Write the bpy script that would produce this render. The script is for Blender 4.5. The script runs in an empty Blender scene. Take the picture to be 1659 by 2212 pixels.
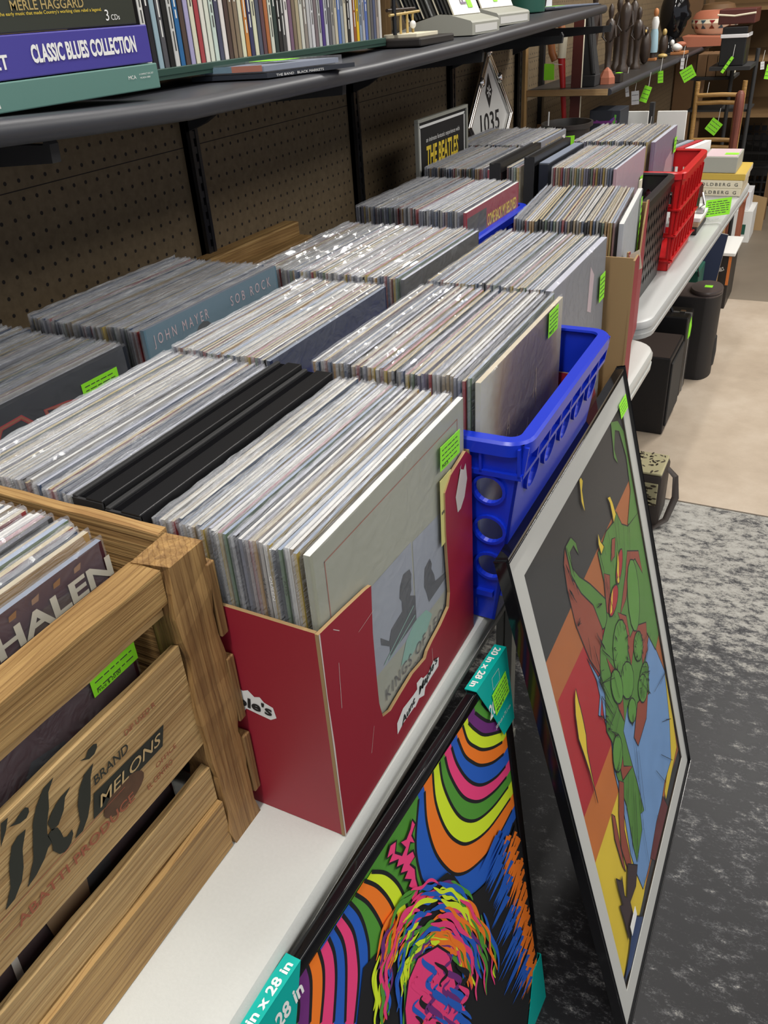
import bpy, bmesh, math, random
from mathutils import Vector, Matrix
from mathutils.geometry import tessellate_polygon
C = bpy.context.scene.collection
S = bpy.context.scene
T = 0.74            # table height above the floor; everything below is written relative to the table top
PI = math.pi
R = math.radians
# ------------------------------------------------------------------ camera, light, exposure
YAW, PITCH, ROLL = 0.50217, 0.55398, -0.07077
FPX = 1769.84
cam = bpy.data.cameras.new('camera'); co = bpy.data.objects.new('camera', cam); C.objects.link(co)
f = Vector((-math.sin(YAW)*math.cos(PITCH), math.cos(YAW)*math.cos(PITCH), -math.sin(PITCH)))
rt = Vector((math.cos(YAW), math.sin(YAW), 0)); up = rt.cross(f)
c_, s_ = math.cos(ROLL), math.sin(ROLL)
xr = c_*rt + s_*up; yu = -s_*rt + c_*up
m = Matrix((xr, yu, -f)).transposed().to_4x4(); m.translation = Vector((.2939, -.4129, .6708+T))
co.matrix_world = m
cam.sensor_fit = 'HORIZONTAL'; cam.sensor_width = 36; cam.lens = 36*FPX/1659; cam.clip_start = .02
S.camera = co
S.view_settings.view_transform = 'Standard'; S.view_settings.look = 'None'
S.view_settings.gamma = 1; S.view_settings.use_curve_mapping = False
S.view_settings.exposure = 0.0
w = bpy.data.worlds.new('world'); S.world = w; w.use_nodes = True
bg = w.node_tree.nodes['Background']; bg.inputs[0].default_value = (.80, .84, .95, 1); bg.inputs[1].default_value = .65
try: S.cycles.transparent_max_bounces = 24
except Exception: pass
def area(name, loc, sx, sy, watt, col=(1, .97, .92), rot=(0, 0, 0)):
    l = bpy.data.lights.new(name, 'AREA'); l.shape = 'RECTANGLE'; l.size = sx; l.size_y = sy; l.energy = watt; l.color = col
    o = bpy.data.objects.new(name, l); C.objects.link(o); o.location = (loc[0], loc[1], loc[2]+T); o.rotation_euler = rot
    return o
area('tube_or_fill_light', (.05, -.75, 2.2), .12, 1.2, 36)
area('tube_or_fill_light', (-.1, 1.4, 2.3), .10, 1.2, 26)
area('tube_or_fill_light', (2.4, .2, 2.3), 1.4, 2.6, 62)  # added wide soft fill from the aisle to lift the wall, no tube
area('tube_or_fill_light', (2.2, 3.6, 2.3), 1.4, 2.6, 70)  # second added aisle fill, further along, also not a real fixture
area('tube_or_fill_light', (.5, 4.0, 2.3), .12, 1.2, 60)
area('tube_or_fill_light', (-.2, 10.5, 2.3), 1.2, 1.2, 120)
# ------------------------------------------------------------------ materials
MATS = {}
def pbr(name, col, rough=.5, metal=0, spec=.5, alpha=1, bump=0, bscale=60, vary=0, vscale=8, coat=0, stretch=(1, 1, 1)):
    if name in MATS: return MATS[name]
    mt = bpy.data.materials.new(name); mt.use_nodes = True; nt = mt.node_tree; b = nt.nodes['Principled BSDF']
    c4 = (col[0], col[1], col[2], 1)
    b.inputs['Base Color'].default_value = c4; b.inputs['Roughness'].default_value = rough
    b.inputs['Metallic'].default_value = metal; b.inputs['Specular IOR Level'].default_value = spec
    b.inputs['Alpha'].default_value = alpha; b.inputs['Coat Weight'].default_value = coat
    if bump or vary:
        tc = nt.nodes.new('ShaderNodeTexCoord'); mp = nt.nodes.new('ShaderNodeMapping'); mp.inputs['Scale'].default_value = stretch
        nt.links.new(tc.outputs['Object'], mp.inputs[0])
    if bump:
        n = nt.nodes.new('ShaderNodeTexNoise'); n.inputs['Scale'].default_value = bscale; n.inputs['Detail'].default_value = 4
        nt.links.new(mp.outputs[0], n.inputs['Vector'])
        bp = nt.nodes.new('ShaderNodeBump'); bp.inputs['Strength'].default_value = bump; bp.inputs['Distance'].default_value = .002
        nt.links.new(n.outputs[0], bp.inputs['Height']); nt.links.new(bp.outputs[0], b.inputs['Normal'])
    if vary:
        n = nt.nodes.new('ShaderNodeTexNoise'); n.inputs['Scale'].default_value = vscale; n.inputs['Detail'].default_value = 6
        nt.links.new(mp.outputs[0], n.inputs['Vector'])
        r = nt.nodes.new('ShaderNodeMixRGB'); r.inputs[1].default_value = tuple(x*(1-vary) for x in col)+(1,); r.inputs[2].default_value = tuple(min(1, x*(1+vary)) for x in col)+(1,)
        nt.links.new(n.outputs[0], r.inputs[0]); nt.links.new(r.outputs[0], b.inputs['Base Color'])
    MATS[name] = mt; return mt
def ramp(nt, src, stops):
    r = nt.nodes.new('ShaderNodeValToRGB'); e = r.color_ramp.elements
    while len(e) < len(stops): e.new(.5)
    for i, (p, c) in enumerate(stops): e[i].position = p; e[i].color = (*c, 1)
    nt.links.new(src, r.inputs[0]); return r.outputs[0]
def wood(name, light, dark, axis='Y', rough=.65, knot=0):
    if name in MATS: return MATS[name]
    mt = bpy.data.materials.new(name); mt.use_nodes = True; nt = mt.node_tree; b = nt.nodes['Principled BSDF']
    b.inputs['Roughness'].default_value = rough
    tc = nt.nodes.new('ShaderNodeTexCoord'); mp = nt.nodes.new('ShaderNodeMapping')
    sc = {'X': (1.6, 90, 90), 'Y': (90, 1.6, 90), 'Z': (90, 90, 1.6)}[axis]; mp.inputs['Scale'].default_value = sc
    nt.links.new(tc.outputs['Object'], mp.inputs[0])
    n = nt.nodes.new('ShaderNodeTexNoise'); n.inputs['Scale'].default_value = 1.6; n.inputs['Detail'].default_value = 7; n.inputs['Distortion'].default_value = .7
    nt.links.new(mp.outputs[0], n.inputs['Vector'])
    mp2 = nt.nodes.new('ShaderNodeMapping'); mp2.inputs['Scale'].default_value = tuple(.16*x if x > 3 else x*.35 for x in sc)
    nt.links.new(tc.outputs['Object'], mp2.inputs[0])
    wv = nt.nodes.new('ShaderNodeTexWave'); wv.bands_direction = 'DIAGONAL'; wv.inputs['Scale'].default_value = 7.5; wv.inputs['Distortion'].default_value = 4; wv.inputs['Detail'].default_value = 3; wv.inputs['Detail Scale'].default_value = .9
    nt.links.new(mp2.outputs[0], wv.inputs['Vector'])
    mid = tuple((a+c)/2 for a, c in zip(light, dark))
    c1 = ramp(nt, n.outputs[0], [(.30, dark), (.5, mid), (.68, light)])
    c2 = ramp(nt, wv.outputs[0], [(0, (.66, .58, .50)), (.18, (1, 1, 1)), (1, (1, 1, 1))])
    mx = nt.nodes.new('ShaderNodeMixRGB'); mx.blend_type = 'MULTIPLY'; mx.inputs[0].default_value = .8
    nt.links.new(c1, mx.inputs[1]); nt.links.new(c2, mx.inputs[2])
    n3 = nt.nodes.new('ShaderNodeTexNoise'); n3.inputs['Scale'].default_value = 9; n3.inputs['Detail'].default_value = 5; nt.links.new(tc.outputs['Object'], n3.inputs['Vector'])
    c3 = ramp(nt, n3.outputs[0], [(.35, (.72, .68, .62)), (.6, (1, 1, 1))])
    m2 = nt.nodes.new('ShaderNodeMixRGB'); m2.blend_type = 'MULTIPLY'; m2.inputs[0].default_value = .7
    nt.links.new(mx.outputs[0], m2.inputs[1]); nt.links.new(c3, m2.inputs[2]); nt.links.new(m2.outputs[0], b.inputs['Base Color'])
    bp = nt.nodes.new('ShaderNodeBump'); bp.inputs['Strength'].default_value = .8; bp.inputs['Distance'].default_value = .003
    nt.links.new(n.outputs[0], bp.inputs['Height']); nt.links.new(bp.outputs[0], b.inputs['Normal'])
    MATS[name] = mt; return mt
def film(name, col, alpha, rough=.12, bump=.6, bscale=(30, 6, 30), spec=1.0, coat=.6):
    mt = bpy.data.materials.new(name); mt.use_nodes = True; nt = mt.node_tree
    for n in list(nt.nodes):
        if n.type != 'OUTPUT_MATERIAL': nt.nodes.remove(n)
    out = nt.nodes['Material Output']
    tr = nt.nodes.new('ShaderNodeBsdfTransparent'); pb = nt.nodes.new('ShaderNodeBsdfPrincipled')
    pb.inputs['Base Color'].default_value = (*col, 1); pb.inputs['Roughness'].default_value = rough; pb.inputs['Specular IOR Level'].default_value = spec; pb.inputs['Coat Weight'].default_value = coat; pb.inputs['Coat Roughness'].default_value = .05
    tc = nt.nodes.new('ShaderNodeTexCoord'); mp = nt.nodes.new('ShaderNodeMapping'); mp.inputs['Scale'].default_value = bscale
    nt.links.new(tc.outputs['Object'], mp.inputs[0]); n = nt.nodes.new('ShaderNodeTexNoise'); n.inputs['Scale'].default_value = 5; n.inputs['Detail'].default_value = 3; n.inputs['Distortion'].default_value = 1.2
    nt.links.new(mp.outputs[0], n.inputs['Vector']); bp = nt.nodes.new('ShaderNodeBump'); bp.inputs['Strength'].default_value = bump; bp.inputs['Distance'].default_value = .004
    nt.links.new(n.outputs[0], bp.inputs['Height']); nt.links.new(bp.outputs[0], pb.inputs['Normal'])
    lw = nt.nodes.new('ShaderNodeLayerWeight'); lw.inputs[0].default_value = .35
    mr = nt.nodes.new('ShaderNodeMapRange'); mr.inputs['To Min'].default_value = alpha; mr.inputs['To Max'].default_value = min(1, alpha*1.6+.12)
    nt.links.new(lw.outputs['Facing'], mr.inputs[0])
    mx = nt.nodes.new('ShaderNodeMixShader'); nt.links.new(mr.outputs[0], mx.inputs[0]); nt.links.new(tr.outputs[0], mx.inputs[1]); nt.links.new(pb.outputs[0], mx.inputs[2])
    nt.links.new(mx.outputs[0], out.inputs[0]); MATS[name] = mt; return mt
def M(n): return MATS[n]
for nm, c, r in [('black_plastic', (.012, .012, .013), .35), ('black_matte', (.02, .02, .021), .7), ('black_gloss', (.006, .006, .007), .08), ('black_print', (.01, .01, .011), .6),
    ('white_paper', (.78, .78, .75), .7), ('cream_paper', (.72, .66, .50), .75), ('grey_card', (.42, .44, .46), .7), ('tag_green', (.31, .90, .03), .6), ('tag_white', (.8, .8, .82), .6),
    ('blue_plastic', (.005, .03, .52), .33), ('red_plastic', (.55, .008, .01), .35), ('yellow_print', (.85, .62, .05), .6), ('white_print', (.85, .85, .82), .6), ('kraft', (.34, .22, .10), .85),
    ('maple_red', (.30, .012, .028), .5), ('teal_card', (.0, .42, .36), .45), ('steel', (.6, .6, .6), .25), ('shelf_black', (.035, .037, .045), .42), ('leather_black', (.02, .016, .014), .5),
    ('terracotta', (.40, .13, .07), .7), ('brass', (.5, .35, .12), .35), ('red_stick', (.5, .02, .02), .35), ('plank_brown', (.09, .02, .015), .45), ('gold_print', (.45, .33, .12), .5),
    ('olive_cover', (.035, .04, .03), .35), ('purple_cover', (.07, .06, .32), .3), ('sea_cover', (.10, .22, .19), .5), ('bin_green', (.02, .10, .07), .4), ('tray_green', (.015, .055, .04), .5),
    ('sand_grey', (.36, .36, .31), .6), ('porcelain', (.75, .75, .72), .25), ('skin_orange', (.45, .18, .06), .6), ('pale_blue', (.30, .45, .52), .6), ('label_pink', (.60, .46, .49), .6),
    ('navy', (.02, .03, .07), .5), ('cover_grey', (.19, .20, .225), .5), ('cover_red', (.33, .03, .05), .5), ('cover_blue', (.11, .20, .26), .5), ('cover_dark', (.022, .026, .036), .45), ('cover_pink', (.50, .33, .38), .5),
    ('line_red', (.42, .02, .03), .6), ('cover_olive', (.34, .35, .27), .5), ('photo_grey', (.30, .33, .38), .55), ('photo_dark', (.05, .055, .06), .6), ('mint_print', (.22, .42, .34), .6), ('ink_grey', (.06, .06, .055), .6),
    ('faded_red', (.33, .10, .05), .8), ('ink_black', (.022, .024, .016), .75), ('wood_light_print', (.50, .36, .17), .8), ('cover_brown', (.07, .04, .03), .4), ('cover_tan', (.26, .14, .07), .4), ('cover_maroon', (.05, .012, .02), .4),
    ('bone_print', (.55, .52, .43), .5), ('postit', (.66, .62, .22), .7), ('maroon_print', (.10, .01, .02), .5), ('violet_print', (.2, .14, .22), .5), ('tan_print', (.45, .32, .2), .5)]:
    pbr(nm, c, r)
pbr('orange_card', (.7, .2, .04), .6); pbr('blue_crate_far', (.01, .08, .42), .35); pbr('chrome', (.75, .73, .70), .12, metal=1); pbr('silver_dull', (.55, .55, .55), .4, metal=.8)
pbr('table_white', (.55, .56, .53), .35, bump=.12, bscale=500, vary=.05, vscale=300); pbr('table_grey', (.46, .47, .46), .38, bump=.1, bscale=500, vary=.05, vscale=300)
pbr('carved_wood', (.045, .03, .022), .4, bump=.5, bscale=40, vary=.5, vscale=20); pbr('black_velvet', (.015, .015, .016), .8, bump=.4, bscale=30)
pbr('speaker_black', (.012, .011, .012), .55, bump=.3, bscale=400); pbr('speaker_top', (.075, .058, .055), .4); pbr('pottery', (.40, .30, .18), .6, vary=.25, vscale=14)
pbr('board_brown', (.16, .085, .035), .7, vary=.25, vscale=6); pbr('wall_far_brown', (.20, .115, .045), .8, vary=.15, vscale=3)
pbr('glass_grey', (.5, .52, .55), .1, alpha=.25)
pbr('clear_tub', (.45, .5, .52), .2, alpha=.35)
pbr('leopard_base', (.42, .38, .22), .8)
wood('crate_wood', (.50, .32, .12), (.27, .15, .048), 'Y'); wood('crate_wood_z', (.42, .25, .09), (.20, .105, .035), 'Z'); wood('crate_wood_x', (.52, .33, .13), (.30, .16, .055), 'X')
wood('crate_wood_pale', (.60, .42, .19), (.40, .25, .10), 'Y'); wood('shelf_wood', (.45, .30, .14), (.30, .18, .08), 'X', .6); wood('pine', (.42, .26, .10), (.27, .15, .055), 'Z', .6)
wood('bat_wood', (.26, .08, .05), (.14, .04, .03), 'Z', .4); wood('rung_wood', (.45, .26, .08), (.33, .18, .05), 'X', .5)
film('bag_end', (.6, .62, .66), .05, rough=.08, bump=.6, bscale=(30, 30, 12)); film('bag_clear', (.60, .62, .67), .12, rough=.10, bump=1.0, bscale=(60, 4, 60)); film('bag_film', (.66, .68, .72), .25, rough=.10, bump=1.0, bscale=(60, 4, 60)); film('bag_front', (.75, .77, .82), .05, rough=.06, bump=.7, bscale=(8, 8, 8), spec=.6, coat=0); film('shrink', (.8, .8, .85), .06, rough=.08, bump=.5, bscale=(9, 9, 9))
film('frame_glass', (.12, .12, .14), .02, rough=.06, bump=0, spec=.5, coat=0)
# ------------------------------------------------------------------ mesh helper
class MB:
    def __init__(s): s.v = []; s.f = []; s.mi = []; s.mats = []
    def m(s, mat):
        mat = M(mat) if isinstance(mat, str) else mat
        if mat not in s.mats: s.mats.append(mat)
        return s.mats.index(mat)
    def add(s, vs, fs, mat):
        k = s.m(mat); o = len(s.v); s.v += [tuple(v) for v in vs]
        for q in fs: s.f.append(tuple(o+i for i in q)); s.mi.append(k)
        return s
    def box(s, a, b, mat, bev=0):
        if bev:
            bm = bmesh.new(); bmesh.ops.create_cube(bm, size=1)
            for v in bm.verts: v.co = Vector([a[i]+(b[i]-a[i])*(v.co[i]+.5) for i in range(3)])
            bmesh.ops.bevel(bm, geom=bm.edges[:], offset=bev, segments=2, affect='EDGES', profile=.5)
            bm.verts.index_update()
            s.add([v.co[:] for v in bm.verts], [[v.index for v in q.verts] for q in bm.faces], mat); bm.free(); return s
        x0, y0, z0 = a; x1, y1, z1 = b
        vs = [(x0, y0, z0), (x1, y0, z0), (x1, y1, z0), (x0, y1, z0), (x0, y0, z1), (x1, y0, z1), (x1, y1, z1), (x0, y1, z1)]
        return s.add(vs, [(0, 3, 2, 1), (4, 5, 6, 7), (0, 1, 5, 4), (1, 2, 6, 5), (2, 3, 7, 6), (3, 0, 4, 7)], mat)
    def obox(s, c, ax, ay, az, mat):      # oriented box from centre and half-axis vectors
        c = Vector(c); ax, ay, az = Vector(ax), Vector(ay), Vector(az)
        vs = [c+i*ax+j*ay+k*az for k in (-1, 1) for i, j in ((-1, -1), (1, -1), (1, 1), (-1, 1))]
        return s.add(vs, [(0, 3, 2, 1), (4, 5, 6, 7), (0, 1, 5, 4), (1, 2, 6, 5), (2, 3, 7, 6), (3, 0, 4, 7)], mat)
    def tube(s, pts, r, mat, n=10, flat=None):
        pts = [Vector(q) for q in pts]; rr = r if isinstance(r, (list, tuple)) else [r]*len(pts); vs = []; fs = []
        for i, q in enumerate(pts):
            d = (pts[min(i+1, len(pts)-1)]-pts[max(i-1, 0)]).normalized()
            u = d.cross(Vector((0, 0, 1)) if abs(d.z) < .9 else Vector((1, 0, 0))).normalized(); v = d.cross(u)
            for k in range(n):
                t = 2*PI*k/n; fl = flat or 1
                vs.append(q+rr[i]*(math.cos(t)*u+math.sin(t)*v*fl))
        for i in range(len(pts)-1):
            for k in range(n): fs.append((i*n+k, i*n+(k+1) % n, (i+1)*n+(k+1) % n, (i+1)*n+k))
        fs.append(tuple(range(n))[::-1]); fs.append(tuple((len(pts)-1)*n+k for k in range(n)))
        return s.add(vs, fs, mat)
    def lathe(s, prof, mat, c=(0, 0, 0), n=24, sx=1, sy=1, cap=True, rot=None):
        vs = []; fs = []
        for r, z in prof:
            for k in range(n):
                t = 2*PI*k/n; q = Vector((r*math.cos(t)*sx, r*math.sin(t)*sy, z))
                if rot: q = rot @ q
                vs.append(q+Vector(c))
        for i in range(len(prof)-1):
            for k in range(n): fs.append((i*n+k, i*n+(k+1) % n, (i+1)*n+(k+1) % n, (i+1)*n+k))
        if cap:
            if prof[0][0] > 1e-5: fs.append(tuple(range(n))[::-1])
            if prof[-1][0] > 1e-5: fs.append(tuple((len(prof)-1)*n+k for k in range(n)))
        return s.add(vs, fs, mat)
    def ell(s, c, r, mat, n=16, rot=None):
        return s.lathe([(max(1e-6, math.sin(PI*i/10)), -math.cos(PI*i/10)) for i in range(11)], mat, (0, 0, 0), n, cap=False) and s._xf(11*n, c, r, rot)
    def _xf(s, k, c, r, rot):
        for i in range(len(s.v)-k, len(s.v)):
            q = Vector([s.v[i][j]*r[j] for j in range(3)])
            if rot: q = rot @ q
            s.v[i] = tuple(q+Vector(c))
        return s
    def plate(s, loops, O, U, V, th, mat, edge=None, back=None):
        """flat plate: loops[0] outline, others holes, in metres along U and V from O; th is the thickness vector"""
        O, U, V, th = Vector(O), Vector(U).normalized(), Vector(V).normalized(), Vector(th)
        L = [[Vector((a, b, 0)) for a, b in l] for l in loops]
        tris = tessellate_polygon(L); flat = [q for l in L for q in l]
        P = [O+q.x*U+q.y*V for q in flat]; n = len(P)
        nn = U.cross(V); fl = nn.dot(th) < 0
        def ori(t):
            a, b, c = [flat[i] for i in t]; ccw = (b-a).cross(c-a).z > 0
            return t if ccw else t[::-1]
        tris = [ori(tuple(t)) for t in tris]
        top = [tuple(i+n for i in t) for t in tris]; bot = [t[::-1] for t in tris]
        if fl: top = [t[::-1] for t in top]; bot = [t[::-1] for t in bot]
        s.add(P+[q+th for q in P], top, mat)
        o = len(s.v)-2*n; k = s.m(back or mat)
        for t in bot: s.f.append(tuple(o+i for i in t)); s.mi.append(k)
        k = s.m(edge or mat); st = 0
        for l in L:
            ln = len(l)
            for i in range(ln):
                a, b = st+i, st+(i+1) % ln
                s.f.append((o+a, o+b, o+b+n, o+a+n)); s.mi.append(k)
            st += ln
        return s
    def poly(s, pts, O, U, V, off, mat):
        O, U, V = Vector(O), Vector(U).normalized(), Vector(V).normalized(); N = U.cross(V)
        L = [Vector((a, b, 0)) for a, b in pts]; fs = []
        for t in tessellate_polygon([L]):
            a, b, c = [L[i] for i in t]; fs.append(t if (b-a).cross(c-a).z > 0 else t[::-1])
        return s.add([O+a*U+b*V+N*off for a, b in pts], fs, mat)
    def ribbon(s, pts, w, O, U, V, off, mat, closed=False):
        O, U, V = Vector(O), Vector(U).normalized(), Vector(V).normalized(); N = U.cross(V)
        q = [Vector(p) for p in pts]; n = len(q); vs = []
        for i in range(n):
            a = q[(i-1) % n] if closed or i else q[0]; b = q[(i+1) % n] if closed or i < n-1 else q[-1]
            d = (b-a); d = d.normalized() if d.length > 1e-9 else Vector((1, 0)); nr = Vector((-d.y, d.x))
            ww = w(i/(n-1)) if callable(w) else w
            for sg in (-1, 1):
                p = q[i]+nr*sg*ww/2; vs.append(O+p.x*U+p.y*V+N*off)
        fs = [(2*i, 2*i+2, 2*i+3, 2*i+1)[::-1] for i in range(n-1)]
        if closed: fs.append((2*n-2, 0, 1, 2*n-1)[::-1])
        return s.add(vs, fs, mat)
    def mesh(s, name, smooth=False):
        me = bpy.data.meshes.new(name); me.from_pydata(s.v, [], s.f)
        for mt in s.mats: me.materials.append(mt)
        me.polygons.foreach_set('material_index', s.mi)
        if smooth:
            me.polygons.foreach_set('use_smooth', [True]*len(s.f))
            if not me.validate(): me.set_sharp_from_angle(angle=R(38))
        me.update(); return me
WM = {}
def thing(name, label, cat, loc=(0, 0, 0), rotz=0, group=None):
    o = bpy.data.objects.new(name, None); C.objects.link(o); o.empty_display_size = .05
    o.location = (loc[0], loc[1], loc[2]+T); o.rotation_euler = (0, 0, rotz)
    WM[o.name] = Matrix.Translation(Vector(loc)) @ Matrix.Rotation(rotz, 4, 'Z')
    o['label'] = label; o['category'] = cat
    if group: o['group'] = group
    return o
def part(name, mb, parent, smooth=False, label=None, local=False):
    """mesh child; mb is written in table-relative room coordinates unless local"""
    if not local:
        inv = WM[parent.name].inverted(); mb.v = [tuple(inv @ Vector(v)) for v in mb.v]
    o = bpy.data.objects.new(name, mb.mesh(name, smooth)); C.objects.link(o); o.parent = parent
    WM[o.name] = WM[parent.name].copy()
    if label: o['label'] = label
    return o
def solo(name, mb, label, cat, group=None, smooth=False):
    """a thing that is one mesh: origin at the middle of its base"""
    xs, ys, zs = zip(*mb.v); c = Vector(((min(xs)+max(xs))/2, (min(ys)+max(ys))/2, min(zs)))
    mb.v = [tuple(Vector(v)-c) for v in mb.v]
    o = bpy.data.objects.new(name, mb.mesh(name, smooth)); C.objects.link(o); o.location = c+Vector((0, 0, T))
    WM[o.name] = Matrix.Translation(c); o['label'] = label; o['category'] = cat
    if group: o['group'] = group
    return o
def struct(name, mb, smooth=False):
    o = bpy.data.objects.new(name, mb.mesh(name, smooth)); C.objects.link(o); o.location = (0, 0, T); o['kind'] = 'structure'
    WM[o.name] = Matrix.Identity(4); return o
FC = {}
def glyphs(mb, s, O, U, V, h, mat, width=None, align='L', off=.0003, shear=0, sp=1.0, bold=0):
    """lettering of cap height h along U, up V, lying off in front of the surface"""
    key = (s, shear, sp, bold)
    if key not in FC:
        cu = bpy.data.curves.new('t', 'FONT'); cu.body = s; cu.size = 1; cu.shear = shear; cu.space_character = sp; cu.offset = bold; cu.resolution_u = 3
        o = bpy.data.objects.new('t', cu); C.objects.link(o); dg = bpy.context.evaluated_depsgraph_get(); dg.update()
        me = bpy.data.meshes.new_from_object(o.evaluated_get(dg))
        FC[key] = ([v.co[:2] for v in me.vertices], [tuple(q.vertices) for q in me.polygons])
        bpy.data.objects.remove(o); bpy.data.curves.remove(cu); bpy.data.meshes.remove(me)
    vs, fs = FC[key]
    if not vs: return mb
    x0 = min(v[0] for v in vs); x1 = max(v[0] for v in vs); k = h/.73; kx = k if width is None else width/(x1-x0)
    O, U, V = Vector(O), Vector(U).normalized(), Vector(V).normalized(); N = U.cross(V)
    sh = 0 if align == 'L' else (x1-x0)*kx*(.5 if align == 'C' else 1)
    mb.add([O+((v[0]-x0)*kx-sh)*U+v[1]*k*V+N*off for v in vs], fs, mat); return mb
def tagmesh(mb, O, U, V, w, h, mat='tag_green', lines=5, off=.0004, price=None, th=.0003):
    """green price sticker with ruled lines of print"""
    O, U, V = Vector(O), Vector(U).normalized(), Vector(V).normalized(); N = U.cross(V)
    mb.plate([[(0, 0), (w, 0), (w, h), (0, h)]], O+N*off, U, V, N*th, mat)
    rnd = random.Random(int(w*1e5+h*1e4+O.x*999)); k = off+th+.0002
    for i in range(lines):
        y = h*(.88-.8*(i+.5)/lines); x = w*.08
        while x < w*.86:
            l = w*rnd.uniform(.06, .2); mb.poly([(x, y), (min(x+l, w*.93), y), (min(x+l, w*.93), y+h*.045), (x, y+h*.045)], O, U, V, k, 'ink_grey'); x += l+w*.035
    if price: glyphs(mb, price, O+U*w*.08+V*h*.07, U, V, h*.15, 'black_print', off=k)
    return mb
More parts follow.
